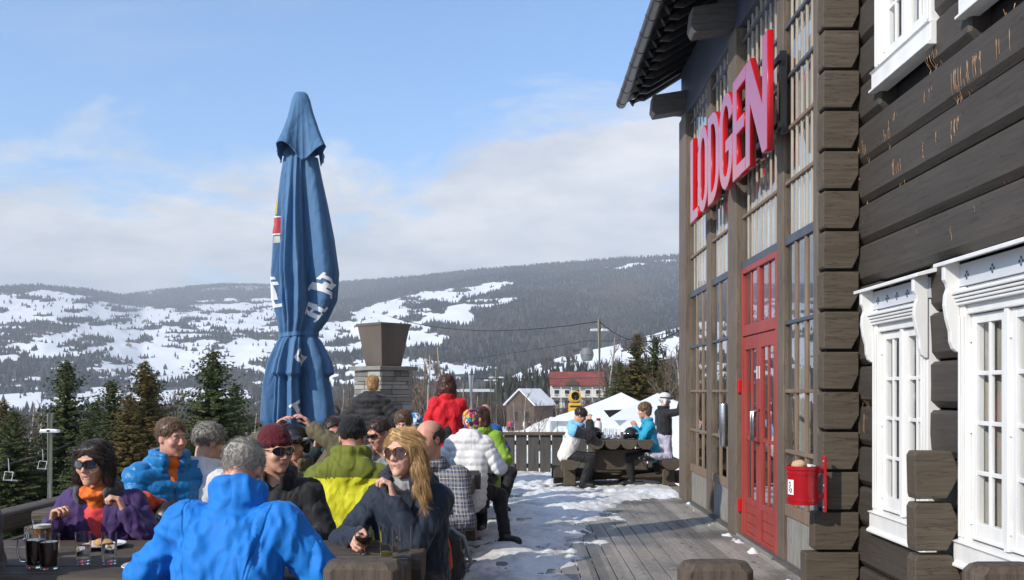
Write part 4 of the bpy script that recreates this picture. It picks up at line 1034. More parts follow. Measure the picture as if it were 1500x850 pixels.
# ------------------------------------------------------------------ hotel, house, farmsteads
M['redroof'] = mat('red_tile_roof', (0.20, 0.045, 0.035), .75, 0, .2, .5, .3, 4); M['cream'] = mat('cream_render', (0.62, 0.58, 0.52), .8, 0, .1, .4)
M['timber'] = mat('brown_timber', (0.085, 0.06, 0.045), .8, 0, .3, .8); M['winglass'] = mat('dark_window_glass', (0.03, 0.035, 0.04), .1, 0, .1, spec=.8)
M['snowroof'] = mat('roof_snow', (0.74, 0.74, 0.76), .7, 0, .1, .7, .4, 3)
def hotel():
    Y = 235; s = Y/F; x0, x1 = (808-CX)*s, (884-CX)*s; gz = ground_z(x0, Y)
    zt = CH-(546-CY)*s; ze = CH-(562-CY)*s
    o = empty('hotel', ((x0+x1)/2, Y, gz), R(0), 'cream hotel with white balconies under a red tiled roof', 'hotel')
    w = (x1-x0)/2; e = ze-gz; t = zt-gz
    b = MB(); b.span(-w, w, 0, 11, -3, e); b.build('wall', M['cream'], o)
    b = MB(); b.prism([(-.9, e-.6), (5.5, t), (11.9, e-.6), (11.9, e-.3), (5.5, t+.35), (-.9, e-.3)], (-w-.5, 0, 0), (0, 1, 0), (0, 0, 1), (2*w+1, 0, 0)); r_ = b.build('roof', M['redroof'], o)
    b = MB(); gx = -w+5.2; b.prism([(-1.9, 0), (0, 2.1), (1.9, 0)], (gx, -1.4, e-.5), (1, 0, 0), (0, 0, 1), (0, 5, 0)); b.build('dormer', M['timber'], o)
    b = MB(); b.span(-w, w, .03, .06, e-2.4, e-.5); 
    n = 4
    for f in range(3):
        z = e - 2.3 - f*2.7
        for k in range(5):
            xx = -w + (k+.5)*2*w/5
            q = MB(); q.span(xx-.75, xx+.75, -.06, .08, z-.95, z+.75); fr = q.build('window', M['white'], o)
            q = MB(); q.span(xx-.6, xx+.6, -.09, -.055, z-.85, z+.65); q.build('pane', M['winglass'], fr)
        q = MB()
        for (a, c) in ((-w-.4, -w+5.1), (w-6.2, w+.3)):
            q.span(a, c, -1.5, -.06, z-1.25, z-1.1); q.span(a, c, -1.5, -1.42, z-.45, z-.35)
            k = a
            while k < c: q.span(k, k+.12, -1.49, -1.43, z-1.1, z-.45); k += .42
            for k in (a, (a+c)/2-.1, c-.2): q.span(k, k+.2, -1.49, -1.3, z-1.1, z+1.4)
        q.build('balcony', M['white'], o)
hotel()
def house(px0, px1, Y, y_ridge, y_eave, label, wallm, roofm, rz=0, deep=7, cat='house'):
    s = Y/F; w = (px1-px0)*s/2; x = ((px0+px1)/2-CX)*s; gz = ground_z(x, Y); t = CH-(y_ridge-CY)*s-gz; e = CH-(y_eave-CY)*s-gz
    o = empty('house', (x, Y, gz), rz, label, cat)
    b = MB(); b.prism([(-w, -4), (w, -4), (w, e), (0, t-.15), (-w, e)], (0, 0, 0), (1, 0, 0), (0, 0, 1), (0, deep, 0)); b.build('wall', wallm, o)
    th = max(.2, .06*w)
    b = MB(); k = (t-e)/w; b.prism([(-w*1.12, e-k*w*.12), (0, t), (w*1.12, e-k*w*.12), (w*1.12, e-k*w*.12+th), (0, t+th), (-w*1.12, e-k*w*.12+th)], (0, -.08*deep, 0), (1, 0, 0), (0, 0, 1), (0, deep*1.16, 0)); b.build('roof', roofm, o)
    for q in (-.45, .35):
        b = MB(); b.span(w*q, w*q+w*.25, -.06, .05, e*.35, e*.7); b.build('window', M['winglass'], o)
    return o
house(738, 786, 150, 571, 592, 'low brown timber house with snow on its roof beside the piste', M['timber'], M['snowroof'], R(-32), 6)
gfar = np.random.default_rng(21); fcols = [mat('barn_red', (0.16, 0.05, 0.04), .8), mat('farm_white', (0.6, 0.58, 0.55), .8), mat('farm_ochre', (0.25, 0.17, 0.10), .8)]
n = 0; tries = 0
names = ['farmhouse', 'barn']
while n < 22 and tries < 4000:
    tries += 1
    px = gfar.uniform(0, 720); Y = gfar.uniform(1600, 3800); x = (px-CX)/F*Y; z = ground_z(x, Y); py = CY-F*(z-CH)/Y
    if not (450 < py < 572) or 380 < px < 500: continue
    if snow_cover(np.array([px]), np.array([py]), np.array([Y]))[0] < .9: continue
    wpx = gfar.uniform(3.5, 6.5); hpx = wpx*.55
    o = house(px-wpx/2, px+wpx/2, Y, py-hpx*1.35, py-hpx*.8, 'tiny far off farmhouse among the snowy fields across the valley', fcols[n % 3], M['snowroof'] if n % 2 else M['timber'], gfar.uniform(-.6, .6), wpx*Y/F*1.3, 'farmhouse')
    o.name = 'farmhouse'; o['group'] = 'farmhouses on the far hillside'; n += 1

# ------------------------------------------------------------------ marquee, snow gun, snow bank
M['canvas'] = mat('white_marquee_canvas', (0.78, 0.79, 0.80), .6, 0, .03, 2, .25, 3, (1, 6, 1))
def marquee():
    Y = 25.0; s = Y/F; o = empty('marquee', at(930, 640, Y), 0, 'white canvas marquee with two peaks behind the far picnic table', 'marquee')
    bx, bz = o.location.x, o.location.z
    def L(px, py, dy): 
        q = at(px, py, Y+dy) - o.location; return q
    # two hipped canvas bays: ridge apexes and eaves
    g1 = [L(856, 632, -1.5), L(905, 622, -2.2), L(868, 588, 1.5)]
    def bay(ax, ay, l, r, eave, dyf, dyb):
        A = L(ax, ay, 1.5); n = 8; V = []; Fq = []
        fl, fr, br, bl = L(l, eave, dyf), L(r, eave, dyf), L(r - 8, eave - 8, dyb), L(l + 10, eave - 8, dyb)
        cs = [fl, fr, br, bl]
        for q in range(4):
            a, c = cs[q], cs[(q+1) % 4]; base = len(V)
            for i in range(n+1):
                for j in range(n+1):
                    e = a.lerp(c, j/n); p = e.lerp(A, i/n); p.z -= .07*math.sin(math.pi*i/n)*(.6+.4*math.sin(math.pi*j/n))
                    V.append(p)
            for i in range(n):
                for j in range(n): Fq.append((base+i*(n+1)+j, base+i*(n+1)+j+1, base+(i+1)*(n+1)+j+1, base+(i+1)*(n+1)+j))
        return V, Fq, cs
    V, Fq, c1 = bay(910, 575, 806, 1000, 617, -1.6, 5.5); mesh_obj('canvas_roof', V, Fq, M['canvas'], o, True)
    V, Fq, c2 = bay(963, 576, 874, 1062, 616, -3.4, 4.0); mesh_obj('canvas_roof', V, Fq, M['canvas'], o, True)
    for cs in (c1, c2):
        b = MB()
        for c in cs: b.tube([c + Vector((0, 0, -2.4)), c], .035, 6)
        b.build('pole', M['lampgrey'], o)
        for q in ((0, 3), (1, 2), (2, 3)) + (((0, 1),) if cs is c2 else ()):
            a, c = cs[q[0]], cs[q[1]]; d = Vector((0, 0, -1.9 if cs is c2 else -.35))
            mesh_obj('canvas_wall', [a, c, c + d, a + d], [(0, 1, 2, 3)], M['canvas'], o)
    b = MB(); b.add([L(884, 601, -3.6), L(912, 600, -3.6), L(893, 612, -3.62)], [(0, 1, 2)]); b.build('dark_opening', M['black'], o)
marquee()
M['yellow'] = mat('snow_gun_yellow', (0.62, 0.36, 0.02), .4, 0, .06)
sg = empty('snow_gun', at(842, 596, 55), R(8), 'yellow snow gun with round fan standing in front of the hotel', 'snow gun'); sg.scale = (.62, .62, .62)
b = MB(); b.lathe([(.50, -.5), (.56, -.45), (.56, .35), (.50, .5), (.44, .5), (.44, -.45)], n=24, caps=False)
fan = b.build('fan_drum', M['yellow'], sg, auto=40); fan.rotation_euler = (R(80), 0, 0); fan.location = (0, 0, .95)
b = MB(); b.lathe([(.0, .1), (.43, .1)], n=24, caps=False); b.sphere((0, 0, .22), .13, 10, 8)
for k in range(8):
    a = k*math.pi/4; b.box((.27*math.cos(a), .27*math.sin(a), .2), (.3, .09, .02), Matrix.Rotation(a, 3, 'Z') @ Matrix.Rotation(.5, 3, 'X'))
f2 = b.build('fan_blade', M['black'], sg); f2.rotation_euler = (R(80), 0, 0); f2.location = (0, 0, .95)
b = MB(); b.span(-.55, .55, -.5, .5, -.55, .35); b.build('machine_box', M['yellow'], sg, bevel=.06)
b = MB(); b.span(-.56, .56, -.52, -.49, -.05, .12); b.build('dark_grille', M['black'], sg)
b = MB(); b.tube([(0, 0, -.55), (0, 0, -2.4)], .14, 8); b.tube([(-.8, 0, -2.4), (.8, 0, -2.4)], .06, 6); b.build('stand', M['yellow'], sg)
def snowbank():
    Y = 68; V = []; Fq = []; n = 26
    c = at(830, 640, Y)
    for i in range(n+1):
        for j in range(n+1):
            u, v = i/n*2-1, j/n*2-1; h = max(0, (1-(u*u)**.9))*max(0, 1-v*v)
            V.append((c.x + u*5.2, Y + v*4, ground_z(c.x, Y) - .2 + 3.0*h*(0.75 + .5*mnoise.noise(Vector((u*2.3, v*2.3, 1)))) + .25*mnoise.noise(Vector((u*9, v*9, 3)))))
    for i in range(n):
        for j in range(n): Fq.append((i*(n+1)+j, (i+1)*(n+1)+j, (i+1)*(n+1)+j+1, i*(n+1)+j+1))
    o = mesh_obj('snow_bank', V, Fq, M['snow'], None, True); o['kind'] = 'structure'
snowbank()

# ------------------------------------------------------------------ railing at the end of the terrace
fr = empty('railing', (0, 16.75, 0), 0, 'low dark board railing across the end of the terrace', 'railing')
b = MB(); x = -4.0
while x < 2.5:
    b.span(x, x + .195, -.02, .012, .03, .70); x += .218
b.build('board', M['rail'], fr, bevel=.004)
b = MB(); b.span(-4.0, 2.6, -.07, .07, .70, .755); b.build('top_rail', M['railtop'], fr, bevel=.006)
b = MB(); b.span(-4.0, 2.6, .012, .06, .10, .18); b.span(-4.0, 2.6, .012, .06, .52, .60); b.build('back_rail', M['rail'], fr)
# log railing down the left side of the terrace
lr = empty('log_railing', (-3.72, 5, 0), 0, 'heavy brown log railing along the left edge of the terrace', 'railing')
b = MB(); b.span(-.09, .09, -5, 11.5, .50, .64); b.build('top_beam', M['tablelog_y'], lr, bevel=.025)
b = MB(); b.span(-.03, .03, -5, 11.5, .12, .42); b.build('side_board', M['tablelog_y'], lr, bevel=.01)
for y in (-2, .05, 2.2, 4.4, 6.6, 8.8, 11):
    b = MB(); b.span(-.11, .11, y-.11, y+.11, 0, .49); b.build('railing_post', M['postlog'], lr, bevel=.03)

# ------------------------------------------------------------------ stone pillar with the fire lantern
def stone_mat():
    m, nt, b = base_mat('grey_slate_courses')
    t = nd(nt, 'ShaderNodeTexCoord'); n = nd(nt, 'ShaderNodeTexNoise', i_Scale=5.0, i_Detail=7.0); nt.links.new(t.outputs['Object'], n.inputs['Vector'])
    oi = nd(nt, 'ShaderNodeNewGeometry')
    f = math_n(nt, 'ADD', math_n(nt, 'MULTIPLY', n.outputs[0], .5), math_n(nt, 'MULTIPLY', oi.outputs['Random Per Island'], .5))
    nt.links.new(ramp(nt, f, [(.25, (0.14, 0.135, 0.12)), (.5, (0.24, 0.23, 0.205)), (.75, (0.34, 0.325, 0.29))]), b.inputs['Base Color']); setp(b, Roughness=.85)
    bp = nd(nt, 'ShaderNodeBump', i_Strength=.5, i_Distance=.01); nt.links.new(n.outputs[0], bp.inputs['Height']); nt.links.new(bp.outputs[0], b.inputs['Normal']); return m
M['slate'] = stone_mat()
pil = empty('stone_pillar', (at(562, 600, 13.6).x, 13.6, 0), R(48), 'square pillar of stacked grey slate behind the woman in the black down jacket', 'pillar')
b = MB(); g = random.Random(5); hw = .30; ztop = 1.86; z = 0
while z < ztop - .09:
    h = g.uniform(.035, .085)
    for side in range(4):
        x = -hw
        while x < hw - .01:
            L = min(g.uniform(.12, .34), hw - x)
            if hw - x - L < .07: L = hw - x
            rot = Matrix.Rotation(side*math.pi/2, 3, 'Z'); j = g.uniform(-.012, .010)
            b.box(rot @ Vector((x + L/2, -hw + .05 - j, z + h/2)), (L - .006, .12, h - .006), rot); x += L
    z += h
b.build('slate_course', M['slate'], pil, bevel=.004)
b = MB(); b.span(-.26, .26, -.26, .26, 0, ztop - .1); b.build('core', M['dark'], pil)
b = MB(); b.span(-.36, .36, -.36, .36, ztop - .06, ztop); b.build('cap_stone', M['slate'], pil, bevel=.008)
M['bronze'] = mat('rusted_bronze_sheet', (0.115, 0.09, 0.068), .45, .1, .25, 2, .1, 6, (1, 1, .2))
lan = empty('fire_lantern', (pil.location.x + .0, 13.6, ztop), R(48 + 45), 'flared bronze fire bowl lantern standing on the slate pillar', 'fire lantern')
b = MB(); b.lathe([(.255, .002), (.265, .02), (.385, .60), (.39, .62), (.37, .62), (.26, .12)], n=4, caps=False)
b.add([(.25*math.cos(k*math.pi/2), .25*math.sin(k*math.pi/2), .1) for k in range(4)], [(0, 1, 2, 3)])
b.build('bowl', M['bronze'], lan, bevel=.006)
b = MB(); b.lathe([(.388, .585), (.405, .60), (.405, .63), (.375, .63)], n=4, caps=False); b.build('rim', M['bronze'], lan)
# ------------------------------------------------------------------ figure toolkit: smooth bodies grown from tapered limbs
def cap(a, b, ra, rb=None, k=.02, m=0, rip=None): return dict(t='c', a=np.array(a, float), b=np.array(b, float), ra=ra, rb=ra if rb is None else rb, k=k, m=m, rip=rip)
def ell(c, r, rot=None, k=.02, m=0): return dict(t='e', c=np.array(c, float), r=np.array(r, float), rot=None if rot is None else np.array(rot), k=k, m=m)
def prim_d(p, X):
    if p['t'] == 'c':
        a, b = p['a'], p['b']; ba = b - a; L2 = max(1e-9, ba @ ba); pa = X - a
        h = np.clip((pa @ ba)/L2, 0, 1); d = np.sqrt(((pa - h[..., None]*ba)**2).sum(-1))
        r = p['ra'] + (p['rb'] - p['ra'])*h
        if p['rip']:
            amp, wl, ph = p['rip']; r = r + amp*(np.sqrt(np.abs(np.sin(np.pi*(h*math.sqrt(L2)/wl + ph)))) - .6)
        return d - r
    q = X - p['c']
    if p['rot'] is not None: q = q @ p['rot']
    r = p['r']; k0 = np.sqrt(((q/r)**2).sum(-1)); k1 = np.sqrt(((q/(r*r))**2).sum(-1))
    return np.where(k1 > 1e-6, k0*(k0 - 1)/np.maximum(k1, 1e-6), -r.min())
def prim_box(p, m):
    if p['t'] == 'c':
        r = max(p['ra'], p['rb']) + m + (p['rip'][0] if p['rip'] else 0); return np.minimum(p['a'], p['b']) - r, np.maximum(p['a'], p['b']) + r
    r = p['r'].max() + m if p['rot'] is not None else p['r'] + m; return p['c'] - r, p['c'] + r
def sdf_mesh(name, prims, subs, vox, mats, parent=None, disp=None, mfix=None):
    los, his = zip(*[prim_box(p, 3*vox) for p in prims]); lo = np.min(los, 0); hi = np.max(his, 0)
    n = np.ceil((hi - lo)/vox).astype(int) + 1
    D = np.full(n, .12, np.float32)
    def region(p, m):
        a, b = prim_box(p, m); i0 = np.clip(np.floor((a - lo)/vox).astype(int), 0, n); i1 = np.clip(np.ceil((b - lo)/vox).astype(int) + 1, 0, n)
        if (i1 <= i0).any(): return None, None
        g = np.stack(np.meshgrid(*[lo[i] + vox*np.arange(i0[i], i1[i]) for i in range(3)], indexing='ij'), -1)
        return tuple(slice(i0[i], i1[i]) for i in range(3)), g
    for p in prims:
        sl, g = region(p, 3*vox + p['k'])
        if sl is None: continue
        d = prim_d(p, g); o = D[sl]; k = p['k']
        h = np.clip(.5 + .5*(o - d)/k, 0, 1); D[sl] = o*(1-h) + d*h - k*h*(1-h)
    for p in subs:
        sl, g = region(p, 3*vox + p['k'])
        if sl is None: continue
        d = -prim_d(p, g); o = D[sl]; k = p['k']
        h = np.clip(.5 - .5*(o - d)/k, 0, 1); D[sl] = o*(1-h) + d*h + k*h*(1-h)
    # surface nets
    S = D < 0; c = n - 1
    cnt = np.zeros(c, np.int8)
    offs = [(i, j, k) for i in (0, 1) for j in (0, 1) for k in (0, 1)]
    for (i, j, k) in offs: cnt += S[i:i+c[0], j:j+c[1], k:k+c[2]]
    act = np.argwhere((cnt > 0) & (cnt < 8))
    if len(act) == 0: return None
    acc = np.zeros((len(act), 3)); num = np.zeros(len(act))
    for ax in range(3):
        o1, o2 = [q for q in range(3) if q != ax]
        for u in (0, 1):
            for v in (0, 1):
                e0 = np.zeros(3, int); e0[o1] = u; e0[o2] = v; e1 = e0.copy(); e1[ax] = 1
                A = act + e0; B = act + e1; da = D[A[:, 0], A[:, 1], A[:, 2]]; db = D[B[:, 0], B[:, 1], B[:, 2]]
                x = (da < 0) != (db < 0); t = np.where(x, da/np.where(x, da - db, 1), 0)
                P = e0[None] + (e1 - e0)[None]*t[:, None]; acc += P*x[:, None]; num += x
    V = lo + vox*(act + acc/num[:, None])
    cid = np.full(c, -1, np.int32); cid[act[:, 0], act[:, 1], act[:, 2]] = np.arange(len(act))
    quads = []
    for ax in range(3):
        o1, o2 = [(1, 2), (2, 0), (0, 1)][ax]
        a = [slice(None)]*3; b = [slice(None)]*3; a[ax] = slice(0, n[ax]-1); b[ax] = slice(1, n[ax])
        sa, sb = S[tuple(a)], S[tuple(b)]
        e = np.argwhere(sa != sb)
        e = e[(e[:, o1] > 0) & (e[:, o2] > 0) & (e[:, o1] < c[o1]) & (e[:, o2] < c[o2])]
        if len(e) == 0: continue
        def cc(u, v):
            q = e.copy(); q[:, o1] -= u; q[:, o2] -= v; return cid[q[:, 0], q[:, 1], q[:, 2]]
        Q = np.stack([cc(1, 1), cc(0, 1), cc(0, 0), cc(1, 0)], -1)
        inside_first = sa[e[:, 0], e[:, 1], e[:, 2]]
        Q[~inside_first] = Q[~inside_first][:, ::-1]; quads.append(Q)
    Q = np.concatenate(quads); Q = Q[(Q >= 0).all(1)]
    mi = None
    if len(mats) > 1:
        cen = V[Q].mean(1); best = np.full(len(Q), 1e9); mi = np.zeros(len(Q), np.int32)
        for p in prims:
            d = prim_d(p, cen); x = d < best; best[x] = d[x]; mi[x] = p['m']
    if mfix is not None and mi is not None: mi = mfix(cen, mi)
    if disp is not None:
        N = np.zeros_like(V); fn = np.cross(V[Q[:, 2]] - V[Q[:, 0]], V[Q[:, 3]] - V[Q[:, 1]])
        for k in range(4): np.add.at(N, Q[:, k], fn)
        N /= np.maximum(np.linalg.norm(N, axis=1, keepdims=True), 1e-9)
        V = V + N*disp(V, N)[:, None]
    return np_mesh_obj(name, V, Q, mats, parent, True, mi)
def folds(amp, sc, seed=0, st=(1, 1, 1)):
    """sharp-crested creases at two scales, as in a loose shell jacket"""
    def f(V, N):
        out = np.empty(len(V)); s = Vector((seed*3.7, seed*1.3, seed*2.1)); q = V*np.array(st)*sc
        nz = mnoise.noise
        for i, p in enumerate(q):
            v = Vector(p) + s; w = nz(v*.6); v2 = v + Vector((w, -w, w))*.9
            r1 = 1 - abs(nz(v2))*3.0; r2 = 1 - abs(nz(v2*2.3 + s))*3.2; r3 = nz(v*5.1)
            out[i] = max(-.6, r1) * .75 + max(-.5, r2)*.45 + r3*.22
        return amp*out
    return f
def cloth(name, col, rough=.72, var=.06, bump=.38, bscale=8, sheen=.12, spec=.3):
    m, nt, b = base_mat(name); t = nd(nt, 'ShaderNodeTexCoord')
    n = nd(nt, 'ShaderNodeTexNoise', i_Scale=7.0, i_Detail=4.0); nt.links.new(t.outputs['Object'], n.inputs['Vector'])
    lo = tuple(c*(1-var) for c in col); hi = tuple(min(1, c*(1+var)) for c in col)
    nt.links.new(ramp(nt, n.outputs[0], [(.3, lo), (.7, hi)]), b.inputs['Base Color'])
    setp(b, Roughness=rough, Sheen_Weight=sheen, Specular_IOR_Level=spec)
    mp = nd(nt, 'ShaderNodeMapping'); mp.inputs['Scale'].default_value = (1, 1, .42); mp.inputs['Rotation'].default_value = (.35, .5, .2); nt.links.new(t.outputs['Object'], mp.inputs[0])
    n2 = nd(nt, 'ShaderNodeTexNoise', i_Scale=bscale, i_Detail=1.0, i_Roughness=.4, i_Distortion=.7); nt.links.new(mp.outputs[0], n2.inputs['Vector'])
    cr = math_n(nt, 'ABSOLUTE', math_n(nt, 'SUBTRACT', n2.outputs[0], .5))
    n4 = nd(nt, 'ShaderNodeTexNoise', i_Scale=bscale*3.1, i_Detail=1.0); nt.links.new(mp.outputs[0], n4.inputs['Vector'])
    n3 = nd(nt, 'ShaderNodeTexNoise', i_Scale=260.0, i_Detail=2.0); nt.links.new(t.outputs['Object'], n3.inputs['Vector'])
    h = math_n(nt, 'ADD', math_n(nt, 'MULTIPLY', math_n(nt, 'POWER', cr, .85), 1.6), math_n(nt, 'ADD', math_n(nt, 'MULTIPLY', n3.outputs[0], .012), math_n(nt, 'MULTIPLY', n4.outputs[0], .25)))
    bp = nd(nt, 'ShaderNodeBump', i_Strength=bump, i_Distance=.05); nt.links.new(h, bp.inputs['Height']); nt.links.new(bp.outputs[0], b.inputs['Normal'])
    return m
def skin(name, col):
    m, nt, b = base_mat(name)
    t = nd(nt, 'ShaderNodeTexCoord'); n = nd(nt, 'ShaderNodeTexNoise', i_Scale=16.0, i_Detail=8.0, i_Roughness=.65); nt.links.new(t.outputs['Object'], n.inputs['Vector'])
    lo = (col[0]*.88, col[1]*.74, col[2]*.70); hi = (min(1, col[0]*1.06), col[1]*1.1, col[2]*1.12)
    nt.links.new(ramp(nt, n.outputs[0], [(.35, lo), (.65, hi)]), b.inputs['Base Color'])
    setp(b, Roughness=.48, Subsurface_Weight=.12, Subsurface_Scale=.02, Specular_IOR_Level=.4)
    b.inputs['Subsurface Radius'].default_value = (1, .35, .2)
    n2 = nd(nt, 'ShaderNodeTexNoise', i_Scale=180.0, i_Detail=3.0); nt.links.new(t.outputs['Object'], n2.inputs['Vector'])
    bp = nd(nt, 'ShaderNodeBump', i_Strength=.12, i_Distance=.002); nt.links.new(n2.outputs[0], bp.inputs['Height']); nt.links.new(bp.outputs[0], b.inputs['Normal']); return m
def hairmat(name, dark, light):
    m, nt, b = base_mat(name); g = nd(nt, 'ShaderNodeNewGeometry'); t = nd(nt, 'ShaderNodeTexCoord')
    n = nd(nt, 'ShaderNodeTexNoise', i_Scale=30.0, i_Detail=4.0); nt.links.new(t.outputs['Object'], n.inputs['Vector'])
    f = math_n(nt, 'ADD', math_n(nt, 'MULTIPLY', g.outputs['Random Per Island'], .75), math_n(nt, 'MULTIPLY', n.outputs[0], .35))
    nt.links.new(ramp(nt, f, [(.1, dark), (.9, light)]), b.inputs['Base Color']); setp(b, Roughness=.42, Specular_IOR_Level=.35, Sheen_Weight=.1); return m
SK = {'a': skin('fair_skin', (.66, .39, .29)), 'b': skin('ruddy_skin', (.61, .315, .23)), 'c': skin('tanned_skin', (.59, .335, .23))}
LIP = mat('lips', (.44, .19, .15), .4, 0, .08); EYEW = mat('eye_white', (.7, .68, .65), .2, 0, .02); IRIS = mat('dark_iris', (.03, .025, .02), .15)
HM = {'dark': hairmat('dark_brown_hair', (.010, .006, .005), (.050, .026, .018)), 'brown': hairmat('brown_hair', (.035, .020, .012), (.16, .090, .050)), 'blonde': hairmat('blonde_hair', (.20, .10, .032), (.70, .44, .19)),
      'grey': hairmat('grey_hair', (.09, .08, .07), (.36, .33, .29)), 'sandy': hairmat('sandy_hair', (.07, .040, .022), (.28, .165, .085)), 'auburn': hairmat('auburn_hair', (.018, .008, .007), (.085, .032, .022))}
LENS = mat('dark_lens', (.012, .009, .010), .06, 0, .1, spec=.9, coat=.5); LENSB = mat('brown_lens', (.055, .018, .012), .06, 0, .1, spec=.9, coat=.5)
M['boot'] = mat('black_boot', (.014, .013, .013), .45, 0, .2, 10, .2, 30); M['black_cloth'] = cloth('black_trousers', (.012, .012, .014), .7)

def rotm(yaw=0, pitch=0, roll=0):
    return Matrix.Rotation(R(yaw), 3, 'Z') @ Matrix.Rotation(R(-pitch), 3, 'X') @ Matrix.Rotation(R(roll), 3, 'Y')
def ik(S, W, l1, l2, hint):
    S, W, hint = Vector(S), Vector(W), Vector(hint); d = W - S; L = d.length
    if L > (l1+l2)*.995: W = S + d*((l1+l2)*.995/L); d = W - S; L = d.length
    u = d/L; a = (l1*l1 - l2*l2 + L*L)/(2*L); h = math.sqrt(max(1e-6, l1*l1 - a*a))
    p = hint - u*hint.dot(u); p.normalize(); return S + u*a + p*h, W
def hand_prims(W, d, thumb, side, curl, s=1.0, m=0, spread=.08):
    """W wrist, d pointing along the hand, thumb = direction of the thumb edge, side +1 right hand"""
    d = Vector(d).normalized(); u = Vector(thumb); u = (u - d*u.dot(d)).normalized(); pn = d.cross(u)*(-side)   # palm faces pn
    P = []; kn = []
    lens = [(.043, .026, .020), (.048, .030, .022), (.044, .028, .021), (.035, .022, .019)]; pw = [.030, .010, -.011, -.031]
    for i in range(4):
        k = W + d*(.088 - .004*abs(i-1))*s + u*pw[i]*s
        P.append(cap(W + u*pw[i]*.55*s + d*.01*s, k, .0150*s, .0115*s, .014*s, m)); kn.append(k)
    for i in range(4):
        c = curl[i] if hasattr(curl, '__len__') else curl
        p = kn[i]; ang = c*55 + 6; dirn = (d + u*(spread*(1.5-i))).normalized(); rad = [.0098, .0088, .0080, .0068]
        for j in range(3):
            dd = (dirn*math.cos(R(ang)) + pn*math.sin(R(ang))); q = p + dd*lens[i][j]*s
            P.append(cap(p, q, rad[j]*s, rad[j+1]*s, .004*s, m)); p = q; ang += c*62 + 8
    c = curl[0] if hasattr(curl, '__len__') else curl
    b = W + d*.022*s + u*.022*s; t1 = b + (d*.55 + u*.75 + pn*.35).normalized()*.040*s; t2 = t1 + (d*(.85) + u*(.35 - .6*c) + pn*(.3 + .7*c)).normalized()*.034*s; t3 = t2 + (d*.8 + u*(.1 - .7*c) + pn*(.35 + .8*c)).normalized()*.026*s
    P += [cap(b, t1, .015*s, .0115*s, .010*s, m), cap(t1, t2, .0112*s, .0098*s, .005*s, m), cap(t2, t3, .0098*s, .0075*s, .004*s, m)]
    return P
def head_prims(Hc, Rh, s, fem=False):
    T = lambda *p: Hc + Rh @ (Vector(p)*s); E = lambda c, r, k=.02, m=0: ell(T(*c), [q*s for q in r], Rh, k*s, m); C = lambda a, b, ra, rb=None, k=.015, m=0: cap(T(*a), T(*b), ra*s, None if rb is None else rb*s, k*s, m)
    jw = .90 if fem else 1.0
    P = [E((0, -.012, .036), (.076, .094, .086)), E((0, .028, -.020), (.064*jw, .066, .078), .03), E((0, .052, -.070), (.044*jw, .038, .040), .03),
         E((0, .078, -.098), (.019, .015, .015), .02), C((-.034, .083, .032), (.034, .083, .032), .0105, k=.014), E((.040, .066, -.022), (.024, .022, .022), .02), E((-.040, .066, -.022), (.024, .022, .022), .02),
         C((0, .090, .020), (0, .109, -.022), .0085, .0120, .010), E((.012, .099, -.027), (.0085, .010, .0075), .006), E((-.012, .099, -.027), (.0085, .010, .0075), .006),
         C((-.019, .083, -.0575), (.019, .083, -.0575), .0062, k=.006, m=1), C((0, .0885, -.0570), (0, .0885, -.0575), .0060, k=.008, m=1), C((-.016, .083, -.068), (.016, .083, -.068), .0068, k=.006, m=1), E((0, .084, -.0455), (.016, .012, .010), .012)]
    for q in (-1, 1):
        P += [E((q*.076, -.004, .000), (.009, .019, .029), .006), E((q*.071, .006, -.006), (.008, .012, .02), .006)]
    P += [C((q*.018, .0885, .0170), (q*.044, .0820, .0160), .0052, k=.005) for q in (-1, 1)] + [C((q*.020, .0880, .0020), (q*.043, .0820, .0025), .0046, k=.006) for q in (-1, 1)]
    S = [E((.031, .101, .010), (.019, .020, .0125), .014), E((-.031, .101, .010), (.019, .020, .0125), .014), C((-.016, .093, -.0625), (.016, .093, -.0625), .0016, k=.004)]
    return P, S
def torso_frame(p):
    sit = p.get('sit', True); hz = p.get('hipz', .53 if sit else .93); lean, side, tw = p.get('lean', 8), p.get('side', 0), p.get('twist', 0)
    sd_ = Vector((math.sin(R(side)), math.sin(R(lean)), math.cos(R(lean))*math.cos(R(side)))).normalized()
    up = (Vector((math.sin(R(side)), math.sin(R(lean*.6)), 1))).normalized()
    u = Vector((math.cos(R(tw)), math.sin(R(tw)), 0)); u = (u - sd_*u.dot(sd_)).normalized(); f = sd_.cross(u)
    P0 = Vector((0, 0, hz)); C = P0 + sd_*.46; N = P0 + sd_*.525
    sw = p.get('sw', .165 if p.get('fem') else .185); sh = p.get('shrug', 0)
    return dict(P=P0, C=C, N=N, u=u, f=f, s=sd_, SR=C + u*sw + sd_*(-.005+sh), SL=C - u*sw + sd_*(-.005+sh), sw=sw)
